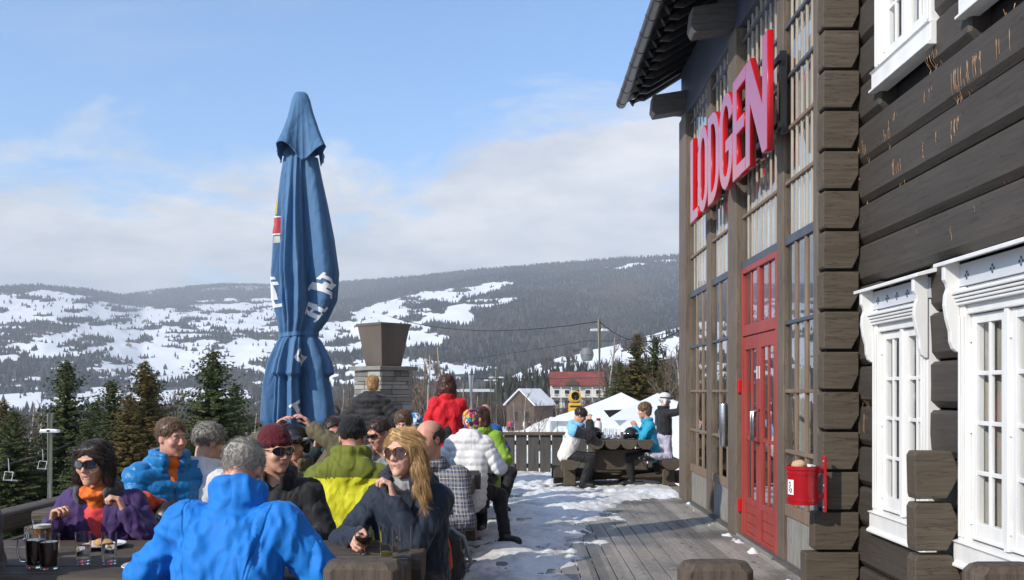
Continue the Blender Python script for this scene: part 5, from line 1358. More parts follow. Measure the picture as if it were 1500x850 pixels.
def make_person(p):
    """p: pose and clothing; local frame faces +Y, right hand at +X, origin on the floor under the pelvis"""
    s = p.get('scale', 1.0); vox = p.get('vox', .009); fem = p.get('fem', False)
    root = empty('person', p.get('at', (0, 0, 0)), R(p.get('rz', 0)), p['label'], p.get('cat', 'person'), p.get('group')); root.scale = (s, s, s)
    T = torso_frame(p); P0, C, N, u, f, sd_ = T['P'], T['C'], T['N'], T['u'], T['f'], T['s']
    p_at = p.get('aim')
    Rh = rotm(p.get('yaw', 0), p.get('pitch', 5), p.get('roll', 0)); hs = p.get('hs', 1.0)
    hp = p.get('head_off', (0, 0, 0)); Hc = N + Vector((0, .02, 0)) + Vector(hp) + sd_*.065 + Vector((0, .025, .115*hs))
    if p_at:
        if p.get('top'):
            s = (CH - (p['top'] - CY)*p_at[1]/F - p.get('z', 0))/(Hc.z + .128*hs); root.scale = (s, s, s)
        off = Matrix.Rotation(R(p.get('rz', 0)), 3, 'Z') @ (Hc*s); t_ = at(p_at[0], 600, p_at[1]); root.location = (t_.x - off.x, t_.y - off.y, p.get('z', 0))
        top = root.location.z + (Hc.z + .125*hs)*s; print('PERSON', p['label'][:30], 'scale %.3f' % s, 'pelvis', [round(q, 2) for q in root.location])
    arms = {}
    for k, sg in (('R', 1), ('L', -1)):
        S = T['S'+k]; W = Vector(p.get('w'+k, (sg*.22, .32, .74))); E, W = ik(S, W, .285, .255, p.get('h'+k, (sg*.7, -.3, -.8)))
        arms[k] = (S, E, W, (W - E).normalized(), sg)
    legs = {}
    for k, sg in (('R', 1), ('L', -1)):
        H = P0 + Vector((sg*.085, .02, -.01)); 
        if p.get('sit', True): K0 = (sg*.13, .44, .50); A0 = (sg*.13, .40, .10)
        else: K0 = (sg*.10, .03, .50); A0 = (sg*.11, -.03, .10)
        K = Vector(p.get('k'+k, K0)); A = Vector(p.get('a'+k, A0)); td = Vector(p.get('t'+k, (sg*.15, 1, 0))).normalized(); legs[k] = (H, K, A, A + td*.16 + Vector((0, 0, -.06)), sg)
    # ---- body: one continuous surface
    hpP, hpS = head_prims(Hc, Rh, hs, fem)
    B = hpP + [cap(N - sd_*.03, Hc + Rh @ Vector((0, -.022, -.06)), .058 if not fem else .049, .054 if not fem else .046, .03)]
    B += [cap(P0 + u*.05, C + u*.06 - sd_*.10, .105, .095, .05), cap(P0 - u*.05, C - u*.06 - sd_*.10, .105, .095, .05), cap(T['SR'], T['SL'], .055, .055, .05), cap(C, N, .08, .06, .04)]
    for k in 'RL':
        S, E, W, d, sg = arms[k]; B += [cap(S, E, .050, .041, .03), cap(E, W, .041, .027, .015)]
        hd = Vector(p['hd'+k]) if 'hd'+k in p else d
        B += hand_prims(W, hd, p.get('th'+k, (-sg*.3, .2, 1)), sg, p.get('c'+k, .55), 1.0 if not fem else .92)
        H, K, A, Tt, sg = legs[k]; B += [cap(H, K, .080, .055, .03), cap(K, A, .052, .036, .02), cap(A, Tt, .036, .03, .02)]
    bo = sdf_mesh('body', B, hpS, p.get('bvox', vox*.62), [p.get('skin', SK['a']), LIP], root)
    HT = lambda *q: Hc + Rh @ (Vector(q)*hs)
    # ---- jacket
    J = p.get('jacket')
    if J:
        g = J.get('bulk', .02); rp = J.get('rip'); ms = J['mats']; ri = (rp[0], rp[1], 0) if rp else None; ms2 = J.get('sleeve2', 0); yk = J.get('yoke', 0); hem = J.get('hem', .06)
        Pp = P0 - Vector((0, 0, hem)); mid_ = P0.lerp(C, .5)
        Q = []
        for q in (-1, 1):
            Q += [cap(Pp + u*q*.062 + f*.01, C + u*q*.075 - sd_*.10 + f*.015, .112+g*.8, .102+g*.8, .06, J.get('low', 0)), cap(C + u*q*.08 - sd_*.15, C + u*q*.10 - sd_*.03, .095+g*.7, .070+g*.7, .05, yk)]
        if J.get('belly'): Q.append(ell(mid_ + f*.07 - sd_*.05, (.14+g, .12+g, .17), None, .06))
        Q += [cap(T['SR']*.98 + T['SL']*.02, T['SL']*.98 + T['SR']*.02, 0.054+g*.8, .054+g*.8, .05, yk), cap(C + f*-.01, N - sd_*.015, .085+g*.5, .062+g*.4, .05, yk)]
        for k in 'RL':
            S, E, W, d, sg = arms[k]; rs = (rp[0]*.8, rp[1], .3) if rp else None; We = W - d*J.get('cuff', .015)
            Q += [cap(S, E, .058+g, .048+g*.9, .03, ms2), cap(E, We, .049+g*.9, .036+g*.7, .02, ms2)]; Q[-2]['sl'] = 0.0; Q[-1]['sl'] = (E - S).length
            Q.append(ell(S, (.060+g,)*3, None, .04, J.get('shoulder', yk)))
        Sb = []
        col = J.get('collar')
        if col:
            hgt, rad, gap, cm = col; n = 14
            for i in range(n):
                a0, a1 = (i/n)*2*math.pi, ((i+1)/n)*2*math.pi; am = (a0+a1)/2
                if abs(am - math.pi/2) < gap or abs(am - math.pi/2) > 2*math.pi - gap: continue
                nb = N + sd_*.005
                def cp(a, z, rr): return nb + u*math.cos(a)*rr + f*(math.sin(a)*rr*1.05 + .012) + sd_*z
                for z0 in np.linspace(.0, hgt, max(3, int(hgt/.018))): Q.append(cap(cp(a0, z0, rad + z0*.12), cp(a1, z0, rad + z0*.12), .015+g*.25, None, .02, cm))
        if J.get('hood'):
            hm_, hsz = J['hood']; hb = N - f*.085 - sd_*.03
            Q += [ell(hb, (.13*hsz, .055*hsz, .075*hsz), None, .03, hm_), cap(hb + u*.11*hsz + sd_*.02, hb + u*.085*hsz + f*.11 + sd_*.05, .036*hsz, .026*hsz, .03, hm_), cap(hb - u*.11*hsz + sd_*.02, hb - u*.085*hsz + f*.11 + sd_*.05, .036*hsz, .026*hsz, .03, hm_), cap(hb + u*.09*hsz + sd_*.055, hb - u*.09*hsz + sd_*.055, .03*hsz, None, .03, hm_)]
        if J.get('open'):
            w_, dep = J['open']; Sb += [cap(N + f*.10 + sd_*.06, C + f*.16 - sd_*dep, w_, w_*.35, .02)]
        for e in J.get('extra', []): Q.append(e(T, arms))
        Q_sub = Sb + [cap(N + sd_*.01, Hc, .058, .058, .02)]
        fo = folds(J.get('amp', .007), J.get('fs', 9), p.get('seed', 1), J.get('fst', (1, 1, .6)))
        if rp:
            amp_, wl_ = rp; Pn = np.array(P0); sn = np.array(sd_); sleeves = [q for q in Q if q.get('sl') is not None]; rest = [q for q in Q if q.get('sl') is None]
            def bands(V, N, fo=fo):
                best = np.min([prim_d(q, V) for q in rest], 0); co = (V - Pn) @ sn
                for q in sleeves:
                    d = prim_d(q, V); ba = q['b'] - q['a']; L = np.linalg.norm(ba); hh = q['sl'] + np.clip((V - q['a']) @ ba/(L*L), -.3, 1.2)*L
                    x = d < best - .004; best = np.where(x, d, best); co = np.where(x, hh, co)
                wob = np.array([mnoise.noise(Vector(v)*7) for v in V])*.018
                return fo(V, N) + amp_*(np.abs(np.sin(np.pi*(co + wob)/wl_))**.45 - .75)
            fo = bands
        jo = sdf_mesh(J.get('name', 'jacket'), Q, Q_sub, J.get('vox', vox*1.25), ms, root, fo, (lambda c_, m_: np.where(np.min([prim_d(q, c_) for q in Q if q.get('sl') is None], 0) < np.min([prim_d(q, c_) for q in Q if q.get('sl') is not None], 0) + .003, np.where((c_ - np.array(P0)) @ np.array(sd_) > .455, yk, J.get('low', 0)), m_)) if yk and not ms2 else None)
        if J.get('zip'):
            from mathutils.bvhtree import BVHTree
            bv = BVHTree.FromPolygons([v.co for v in jo.data.vertices], [tuple(q.vertices) for q in jo.data.polygons])
            def on(xu, zt, off=.002):
                h = bv.ray_cast(P0 + sd_*zt + u*xu + f*.7, -f); return None if h[0] is None else h[0] + h[1]*off
            pts = [q for q in (on(0, z) for z in np.linspace(.02, J['zip'][0], 34)) if q is not None]
            zb = MB(); zb.tube(pts, .0042, 6); zb.build('zip', J['zip'][1], jo, smooth=True)
            for q in (-1, 1):     # flap pockets
                pts = [w for w in (on(q*(.085 + .03*t), .17 + .08*t) for t in np.linspace(0, 1, 8)) if w is not None]
                if len(pts) > 3: zb = MB(); zb.tube(pts, .0035, 6); zb.build('pocket_zip', J['zip'][1], jo, smooth=True)
            for (x_, z_, w_, m_) in J.get('marks', []):
                g5 = [on(x_ + w_*i, z_ + w_*(.5*k - .25*i), .0025) for i in (0, .5, 1) for k in (0, .5, 1)]
                if all(q is not None for q in g5): mesh_obj('chest_mark', g5, [(0, 1, 4, 3), (1, 2, 5, 4), (3, 4, 7, 6), (4, 5, 8, 7)], m_, jo)
    if p.get('shirt'):
        nm, m_, bul = p['shirt']
        Q = [cap(C + u*.05 - sd_*.2, N - sd_*.02, .10, .055, .04), cap(C - u*.05 - sd_*.2, N - sd_*.02, .10, .055, .04), cap(C - sd_*.03 + f*.055, N + f*.055 + sd_*-.01, .055, .045, .03)]
        for i in range(12):
            a0, a1 = i/12*2*math.pi, (i+1)/12*2*math.pi; cc = lambda a: N + sd_*(.035+bul*.3) + u*math.cos(a)*.068 + f*(math.sin(a)*.07 + .014)
            Q.append(cap(cc(a0), cc(a1), .016+bul, None, .02))
        sdf_mesh(nm, Q, [cap(N + sd_*.02, Hc, .05, .05, .01)], vox, [m_], root, folds(.006, 16, 5))
    if p.get('tee'): sdf_mesh('shirt', [cap(C - sd_*.20 + f*.065, C - sd_*.02 + f*.062, .07, .06, .03), cap(C - sd_*.2 + f*.05 + u*.06, C - sd_*.04 + f*.05 + u*.05, .07, .05, .03), cap(C - sd_*.2 + f*.05 - u*.06, C - sd_*.04 + f*.05 - u*.05, .07, .05, .03)], [], vox, [p['tee']], root, folds(.004, 18, 6))
    # ---- trousers and boots
    tm = p.get('trousers', M['black_cloth']); Q = [cap(P0 + u*.05, P0 - u*.05, .115, None, .05), cap(P0 + Vector((0, 0, .08)), P0, .12, .12, .05)]
    for k in 'RL':
        H, K, A, Tt, sg = legs[k]; Q += [cap(H, K, .098, .074, .05), cap(K, A, .074, .060, .03)]
    sdf_mesh('trousers', Q, [], max(.014, vox*1.5), [tm], root, folds(.008, 8, 3))
    for k in 'RL':
        H, K, A, Tt, sg = legs[k]; sh = (A - K).normalized(); td = (Tt - A); td.z = 0; td.normalize(); sole = A + Vector((0, 0, -.075))
        Q = [cap(A - sh*.06, A + sh*.01, .060, .056, .03), cap(A + Vector((0, 0, -.035)), sole + td*.15 + Vector((0, 0, .025)), .050, .044, .03), cap(sole - td*.045 + Vector((0, 0, .012)), sole + td*.165 + Vector((0, 0, .012)), .036, .036, .02)]
        sdf_mesh('boot', Q, [], max(.011, vox*1.2), [p.get('boots', M['boot'])], root)
    # ---- eyes
    if p.get('eyes'):
        for q in (-1, 1):
            b = MB(); b.sphere(HT(q*.031, .0765, .010), .0120*hs, 12, 8); e = b.build('eye', EYEW, root, smooth=True)
            b = MB(); fw = Rh @ Vector((q*.0 + p.get('gaze', 0), 1, -.05)).normalized(); b.sphere(HT(q*.031, .0765, .010) + fw*.0070*hs, .0062*hs, 10, 6); b.build('iris', IRIS, e, smooth=True)
        bb = MB()
        for q in (-1, 1): bb.tube([HT(q*.014, .0925, .031), HT(q*.030, .0945, .0365), HT(q*.048, .080, .032)], [.0028*hs, .0034*hs, .0015*hs], 6)
        bb.build('eyebrow', HM[Hh_[1]] if (Hh_ := p.get('hair')) else M['black'], root, smooth=True)
    # ---- sunglasses
    G = p.get('glasses')
    if G:
        kind, lm = G[:2]; go = MB(); rw, rh, dz = {'aviator': (.031, .0255, -.004), 'sport': (.034, .016, .004), 'wide': (.032, .0205, .002)}[kind]
        def lens_pt(q, a, rr):
            x = q*(.033 + .0) + rw*rr*math.cos(a); y_ = .112 - 2.6*max(0, abs(x) - .010)**1.55*1.0; z = .012 + dz + rh*rr*math.sin(a)*(1.0 if math.sin(a) > 0 else 1.12)
            return HT(x, y_, z)
        for q in (-1, 1):
            go.tube([lens_pt(q, a, 1.02) for a in np.linspace(0, 2*math.pi, 22)], .0018*hs if kind != 'wide' else .003*hs, 5, False)
            out = q*(.033 + rw); e0 = lens_pt(q, 0 if q > 0 else math.pi, 1.0); go.tube([e0, HT(q*.080, .055, .016), HT(q*.079, -.005, .012), HT(q*.077, -.03, .0)], [.0028*hs, .0026*hs, .002*hs, .002*hs], 6)
        go.tube([HT(-.008, .112, .018), HT(0, .115, .021), HT(.008, .112, .018)], .0016*hs, 5)
        gobj = go.build('sunglasses', G[2] if len(G) > 2 else M['black'], root, smooth=True)
        for q in (-1, 1):
            lb = MB(); n = 20; V = [lens_pt(q, 0, 0)]; 
            for rr in (.5, 1.0): V += [lens_pt(q, 2*math.pi*i/n, rr) for i in range(n)]
            Fq = [(0, 1+i, 1+(i+1) % n) for i in range(n)] + [(1+i, 1+n+i, 1+n+(i+1) % n, 1+(i+1) % n) for i in range(n)]
            lb.add(V, Fq); lb.build('lens', lm, gobj, smooth=True)
    # ---- hair
    Hh = p.get('hair')
    if Hh:
        style, hm, ns = Hh[0], HM[Hh[1]], Hh[2]
        E = lambda c, r, k=.02: ell(HT(*c), [q*hs for q in r], Rh, k*hs); Cc = lambda a, b, ra, rb=None, k=.02: cap(HT(*a), HT(*b), ra*hs, None if rb is None else rb*hs, k*hs)
        face_cut = [E((0, .104, -.012), (.068, .062, .092), .010)]
        neck_cut = [E((0, .01, -.125), (.10, .12, .085), .02)]
        if style == 'short': Q = [E((0, -.014, .046), (.083, .101, .088))]; Sx = face_cut + neck_cut + [E((.082, .015, -.02), (.02, .04, .05), .01), E((-.082, .015, -.02), (.02, .04, .05), .01)]
        elif style == 'balding': Q = [E((0, -.022, .022), (.082, .098, .078))]; Sx = [E((0, .098, .0), (.080, .085, .13), .01), E((0, .02, .13), (.07, .10, .07), .02)] + neck_cut
        elif style == 'rim': Q = [E((0, -.028, .012), (.081, .090, .055))]; Sx = [E((0, .098, .0), (.082, .10, .13), .01)] + neck_cut
        elif style == 'bob': Q = [E((0, -.014, .046), (.086, .104, .089)), E((0, -.06, -.04), (.085, .055, .10)), Cc((.080, .0, .04), (.088, .018, -.085), .030, .026), Cc((-.080, .0, .04), (-.088, .018, -.085), .030, .026), Cc((-.045, .066, .094), (.060, .062, .080), .014, .012), Cc((.06, .062, .078), (.078, .045, .0), .014, .012), Cc((-.05, .064, .084), (-.078, .045, .0), .015, .012)]; Sx = [E((0, .108, -.030), (.060, .056, .104), .010)]
        elif style == 'long': Q = [E((0, -.014, .046), (.085, .103, .090)), E((-.01, -.065, -.06), (.085, .05, .12)), Cc((.078, -.01, .05), (.084, -.03, -.07), .022, .018), Cc((-.080, .005, .05), (-.090, .012, -.08), .026, .032), Cc((-.090, .012, -.08), (-.105, .020, -.16), .034, .030), Cc((-.105, .020, -.16), (-.118, .040, -.225), .030, .014), Cc((-.05, -.06, -.10), (-.09, -.05, -.21), .04, .022), Cc((.02, .05, .110), (.074, .048, .045), .013, .013), Cc((.02, .05, .110), (-.074, .050, .045), .015, .018)]; Sx = [E((.004, .108, -.028), (.060, .060, .112), .010)]
        elif style == 'kidcurly': Q = [E((0, -.012, .052), (.094, .108, .096)), E((0, -.05, .0), (.085, .06, .09))]; Sx = [E((0, .10, -.035), (.064, .066, .085), .012), E((0, .01, -.15), (.10, .12, .085), .02)]
        elif style == 'curly': Q = [E((0, -.018, .050), (.10, .115, .098)), E((0, -.065, -.05), (.105, .065, .13)), Cc((.085, -.02, .0), (.10, -.03, -.14), .035, .03), Cc((-.085, -.02, .0), (-.10, -.03, -.14), .035, .03)]; Sx = [E((0, .105, -.03), (.062, .065, .10), .012)]
        elif style == 'kid': Q = [E((0, -.012, .05), (.090, .106, .094))]; Sx = [E((0, .10, -.035), (.064, .066, .085), .012), E((0, .01, -.14), (.10, .12, .085), .02)]
        elif style == 'tail': Q = [E((0, -.014, .046), (.084, .103, .09)), E((0, -.06, -.02), (.075, .05, .09))]; Sx = face_cut + neck_cut
        ho = sdf_mesh('hair', Q, Sx, max(.0055, vox*.75), [hm], root, folds({'curly': .015, 'kidcurly': .013, 'kid': .007, 'long': .0035}.get(style, .0028), {'curly': 42, 'kidcurly': 40, 'kid': 36}.get(style, 28), 2, (1, 1, .5) if style != 'curly' else (1, 1, 1)))
        me = ho.data; nv = len(me.vertices); co = np.empty(nv*3); me.vertices.foreach_get('co', co); co = co.reshape(-1, 3); no = np.empty(nv*3); me.vertices.foreach_get('normal', no); no = no.reshape(-1, 3)
        g = random.Random(p.get('seed', 1)); V = [tuple(q) for q in co]; Fq = [tuple(q.vertices) for q in me.polygons]
        for _ in range(ns):
            i = g.randrange(nv); n_ = Vector(no[i]); c_ = Vector(co[i]); loc = Rh.inverted() @ (c_ - Hc)/hs
            if style in ('long', 'bob', 'curly', 'tail'): flow = Vector((loc.x*2.5, -.05 if loc.y < .03 else .12, -1)) if not (style in ('long', 'bob') and loc.y > .035 and loc.z > .05) else Vector((1.0 if loc.x > .02 else -1.0, -.35, -.55)) ; L = {'long': .08, 'bob': .055, 'curly': .035, 'tail': .05}[style]
            else: flow = Vector((g.uniform(-.5, .5), .55 if loc.y > .02 and loc.z > .06 else -.5, .25 if loc.z > .08 else -.6)); L = .022
            if style == 'long' and loc.x > 0: L *= .4
            flow = Rh @ flow; fl = flow - n_*flow.dot(n_)*.9
            if fl.length < 1e-4: continue
            fl = (fl.normalized() + Vector((g.uniform(-1, 1), g.uniform(-1, 1), g.uniform(-1, 1)))*(.10 if style in ('long', 'bob', 'tail') else .28 if style != 'curly' else .8)).normalized(); L *= g.uniform(.6, 1.4)*hs
            side = n_.cross(fl).normalized(); w_ = g.uniform(.0007, .0016)*hs*(1.0 if vox < .008 else 2.0); ns_ = 4; base = len(V); pt = c_ - n_*.002
            for j in range(ns_+1):
                t = j/ns_; lift = math.sin(math.pi*min(1, t*1.1))*.004 - .012*t*t*(1 if style in ('long', 'bob', 'tail') else -.15)
                q = pt + fl*L*t + n_*(lift + .003) + (side*math.sin(t*9 + g.random())*.006 if style == 'curly' else Vector((0, 0, 0))); ww = w_*(1 - t*.85)
                V += [tuple(q - side*ww), tuple(q + n_*ww), tuple(q + side*ww)]
            for j in range(ns_):
                for k_ in range(3):
                    a, b_ = base + j*3 + k_, base + j*3 + (k_+1) % 3; Fq.append((a, b_, b_+3, a+3))
        ho.data = bpy.data.meshes.new('hair'); ho.data.from_pydata(V, [], Fq); ho.data.materials.append(hm); ho.data.polygons.foreach_set('use_smooth', np.ones(len(Fq), bool)); ho.data.update()
    # ---- hat
    Ht = p.get('hat')
    if Ht:
        kind, hmats = Ht; E = lambda c, r, k=.02, m=0: ell(HT(*c), [q*hs for q in r], Rh, k*hs, m); Cc = lambda a, b, ra, rb=None, k=.02, m=0: cap(HT(*a), HT(*b), ra*hs, None if rb is None else rb*hs, k*hs, m)
        ring = lambda z, rx, ry, r, m, tilt=0: [Cc((rx*math.cos(i*math.pi/8), -.012 + ry*math.sin(i*math.pi/8), z + tilt*math.sin(i*math.pi/8)), (rx*math.cos((i+1)*math.pi/8), -.012 + ry*math.sin((i+1)*math.pi/8), z + tilt*math.sin((i+1)*math.pi/8)), r, m=m, k=.012) for i in range(16)]
        if kind == 'beanie': Q = [E((0, -.016, .062), (.087, .104, .096))] + ring(.045, .078, .094, .016, len(hmats)-1, .012); Sx = [E((0, .06, -.06), (.16, .20, .085), .01)]
        elif kind == 'helmet': Q = [E((0, -.010, .052), (.108, .125, .104)), Cc((.09, -.02, .0), (.085, -.02, -.05), .028), Cc((-.09, -.02, .0), (-.085, -.02, -.05), .028)]; Sx = [E((0, .13, -.04), (.085, .10, .095), .01)]
        elif kind == 'headscarf': Q = [E((0, -.014, .045), (.088, .106, .092)), E((0, -.05, -.02), (.08, .065, .09))]; Sx = [E((0, .10, -.03), (.066, .06, .095), .012)]
        sdf_mesh({'beanie': 'knit_hat', 'helmet': 'helmet', 'headscarf': 'headscarf'}[kind], Q, Sx, max(.006, vox*.8), hmats, root, folds(.0025, 40, 4) if kind != 'helmet' else None)
        if p.get('goggles'):
            gb = MB(); pts = [HT(.112*math.sin(a), -.008 + .128*math.cos(a), .055) for a in np.linspace(-2.6, 2.6, 24)]; gb.tube(pts, .011*hs, 6); gobj = gb.build('goggle_strap', p['goggles'][0], root, smooth=True)
            gb = MB(); gb.sphere(HT(0, .115, .062), Vector((.075, .035, .04))*hs, 16, 10); gb.build('goggle_lens', p['goggles'][1], root, smooth=True)
    for e in p.get('parts', []): e(root, T, arms, Hc, Rh, HT)
    return root
# ------------------------------------------------------------------ folded parasol
UY = 7.4; US = UY/F; UX = (440 - CX)*US
def uz(py): return CH - (py - CY)*US
M['para'] = cloth('blue_parasol_cloth', (.068, .160, .300), .7, .06, .22, 9, .05, .3)
para = empty('parasol', (UX, UY, 0), 0, 'tall folded blue parasol with white lettering, tied round its middle', 'parasol')
# profile of the gathered cloth: photo rows -> half widths (m)
pr_y = [232, 260, 300, 350, 400, 440, 470, 488, 494, 505, 530, 560, 590, 615, 634, 646]
pr_r = [.140, .170, .212, .255, .285, .270, .212, .160, .156, .188, .247, .275, .300, .312, .262, .150]
pr_o = [0, .0, .005, .015, .02, .02, .005, -.02, -.02, -.03, -.040, -.05, -.045, -.045, -.04, -.02]
NT, NZ = 420, 170
def cloth_r(th, py):
    r = np.interp(py, pr_y, pr_r)
    # deep pleats: eight ribs, cloth swagged between them, drooping folds
    t2 = np.mod(th, 2*np.pi)
    grow = np.interp(py, [232, 300, 420, 490, 520, 646], [.35, .85, 1.1, .6, 1.0, 1.25])
    drift = .10*np.sin(py*.012 + 1.0)
    out = np.ones_like(t2 + py*0.0)
    # valleys between the ribs: (angle, half width, depth) - uneven, as cloth falls
    for (a, hw_, dp) in ((302, 17, .62), (262, 8, .30), (243, 7, .26), (226, 9, .34), (200, 10, .40), (168, 14, .5), (120, 16, .5), (75, 15, .5), (35, 14, .5), (345, 5, .10), (281, 5, .18)):
        d = np.abs(np.mod(t2 - R(a) - drift*(1 + .4*np.sin(a)) + np.pi, 2*np.pi) - np.pi)/R(hw_)
        out = out - dp*grow*np.exp(-d**2.2*1.1)
    fine = .034*np.sin(t2*23 + 1.3*np.sin(py*.02) + 2*np.sin(t2*3)) + .012*np.sin(t2*41 + .03*py)
    fine = fine*np.interp(np.mod(t2, 2*np.pi), [0, R(300), R(318), R(352), 2*np.pi], [.6, 1, .15, .15, .6])
    return r*(out + fine*grow)
TH, PYg = np.meshgrid(np.linspace(0, 2*np.pi, NT, endpoint=False), np.linspace(232, 646, NZ), indexing='ij')
low = np.interp(PYg, [560, 646], [0, 1])*14*np.sin(TH*4 + 1.2)         # uneven lower hem
def cloth_xyz(th, py, off=0.0):
    r = cloth_r(th, py) + off; flo = np.interp(py, [494, 500, 548, 552], [0, .02, .045, 0])*(np.sin(th*3 + .4) > -.2)
    r = r + flo; ox = np.interp(py, pr_y, pr_o)
    return np.stack([r*np.cos(th) + ox, r*np.sin(th)*.92, uz(py)], -1)
V = cloth_xyz(TH, PYg + low)
V[..., 2] = uz(PYg + low)
ids = np.arange(NT*NZ).reshape(NT, NZ); nx_ = np.roll(ids, -1, 0)
Fq = np.stack([ids[:, :-1], ids[:, 1:], nx_[:, 1:], nx_[:, :-1]], -1).reshape(-1, 4)
np_mesh_obj('cloth', V.reshape(-1, 3), Fq, M['para'], para)
# overlapping top cap with flared corners
ty = np.array([139, 146, 160, 180, 200, 214]); tr = np.array([.055, .075, .098, .128, .150, .165])
TT, PT = np.meshgrid(np.linspace(0, 2*np.pi, 192, endpoint=False), np.linspace(0, 1, 40), indexing='ij')
cor = np.abs(np.cos(2*(TT + .55)))**3.0
py_ = 139 + PT*(78 + 24*np.abs(np.cos(2*(TT + 1.25)))**2)
rr_ = np.interp(139 + PT*75, ty, tr)*(1 + cor*.55*PT**1.8)*(1 - .05*np.abs(np.sin(TT*10))*PT)
V = np.stack([rr_*np.cos(TT) + .005, rr_*np.sin(TT), uz(py_)], -1); n_ = 192; m_ = 40
ids = np.arange(n_*m_).reshape(n_, m_); nx_ = np.roll(ids, -1, 0)
cap_o = np_mesh_obj('top_cap', V.reshape(-1, 3), np.stack([ids[:, :-1], ids[:, 1:], nx_[:, 1:], nx_[:, :-1]], -1).reshape(-1, 4), M['para'], para)
sm = cap_o.modifiers.new('thickness', 'SOLIDIFY'); sm.thickness = .006
b = MB(); b.lathe([(.0, .02), (.045, .012), (.056, -.004), (.056, -.02)], (0.005, 0, uz(139)), 16, caps=False); b.build('top_knob', M['para'], para, smooth=True)
b = MB(); b.tube([(0, 0, .05), (0, 0, uz(200))], .028, 12); b.build('pole', M['lampgrey'], para, smooth=True)
b = MB(); b.lathe([(.0, .0), (.30, .0), (.30, .05), (.06, .09), (.06, .30), (.0, .30)], n=20, caps=False); b.build('foot', M['gond'], para, auto=40)
# strap
sp = []
for i in range(73):
    th = 2*math.pi*i/72; q = cloth_xyz(np.array(th), np.array(491.0), .008); sp.append(q + np.array([0, 0, .012*math.sin(th + 2)]))
V = []; Fq = []
for q in sp: V += [q + np.array([0, 0, -.016]), q + np.array([0, 0, .016])]
for i in range(72): Fq.append((2*i, 2*i+2, 2*i+3, 2*i+1))
mesh_obj('strap', V, Fq, M['para'], para, True)
# printed lettering and emblem, lying on the cloth
PRINT = mat('white_print', (.78, .79, .80), .6, 0, .02)
def grid_patch(name, polys, m, th0, py0, rot, scale, off=.006):
    """polys: list of quads/rects in letter space (x right, y up); placed at angle th0, row py0, rotated, metres"""
    V = []; Fq = []
    ca, sa = math.cos(R(rot)), math.sin(R(rot))
    for (x0, x1, y0, y1, sk) in polys:
        n = 8; base = len(V)
        for i in range(n+1):
            for j in range(n+1):
                x = (x0 + (x1-x0)*i/n)*scale + sk*scale*(j/n); y = (y0 + (y1-y0)*j/n)*scale
                X_ = x*ca - y*sa; Y_ = x*sa + y*ca
                th = th0 + X_/.25; py = py0 - Y_/US; V.append(cloth_xyz(np.array(th), np.array(py), off))
        for i in range(n):
            for j in range(n): Fq.append((base+i*(n+1)+j, base+(i+1)*(n+1)+j, base+(i+1)*(n+1)+j+1, base+i*(n+1)+j+1))
    return mesh_obj(name, V, Fq, m, para, True)
SER = .12
L_E = [(.18, .42, 0, 1, 0), (0, .18, 0, .13, 0), (0, .18, .87, 1, 0), (.42, .85, 0, .16, 0), (.42, .85, .84, 1, 0), (.42, .70, .43, .57, 0), (.73, .85, .16, .30, 0), (.73, .85, .70, .84, 0)]
L_I = [(.2, .45, 0, 1, 0), (0, .65, 0, .13, 0), (0, .65, .87, 1, 0)]
L_S = [(0, .6, 0, .17, 0), (.42, .62, .1, .52, 0), (.02, .6, .42, .58, 0), (0, .2, .5, .92, 0), (.02, .62, .83, 1, 0), (.5, .62, .72, .9, 0), (0, .12, .1, .28, 0)]
L_N = [(.1, .28, 0, 1, 0), (0, .38, 0, .12, 0), (0, .28, .88, 1, 0), (.68, .84, 0, 1, 0), (.58, .94, .88, 1, 0), (.22, .42, .5, 1, -.0), (.36, .56, .25, .72, 0), (.5, .72, 0, .45, 0)]
L_G = [(0, .2, .15, .85, 0), (.05, .62, 0, .16, 0), (.05, .62, .84, 1, 0), (.5, .68, .0, .45, 0), (.4, .75, .40, .50, 0), (.54, .66, .7, .95, 0)]
L_R = [(.15, .36, 0, 1, 0), (0, .5, 0, .12, 0), (0, .7, .88, 1, 0), (.55, .76, .52, .95, 0), (.36, .7, .46, .58, 0), (.5, .70, .12, .5, 0), (.6, .86, 0, .14, 0)]
for k, (lt, th0, py0, rot, sc) in enumerate([(L_E, R(-72), 618, 28, .15), (L_G, R(-52), 540, 60, .15), (L_N, R(-24), 440, 62, .16), (L_R, R(-38), 474, 62, .15), (L_I, R(214), 592, 98, .19), (L_S, R(208), 634, 98, .19), (L_I, R(198), 456, 12, .20), (L_N, R(186), 447, 12, .18)]):
    grid_patch('printed_letter', lt, PRINT, th0, py0, rot, sc)
GOLD = mat('gold_print', (.45, .34, .10), .6, 0, .2, 30); REDP = mat('red_print', (.40, .03, .04), .6, 0, .1); RIB = mat('grey_ribbon_print', (.35, .36, .34), .6, 0, .2, 30)
grid_patch('emblem_crest', [(-.2, .4, -.6, .7, 0)], GOLD, R(205), 308, 0, .09, .007)
grid_patch('emblem_shield', [(-.5, .5, -.5, .5, 0)], REDP, R(204), 335, 8, .13, .007)
grid_patch('emblem_border', [(-.56, .56, .5, .56, 0), (-.56, .56, -.56, -.5, 0), (-.12, .12, -.12, .12, 0)], PRINT, R(204), 335, 8, .13, .009)
grid_patch('emblem_ribbon', [(-.8, .8, -.22, .22, .1)], RIB, R(206), 356, 14, .12, .008)

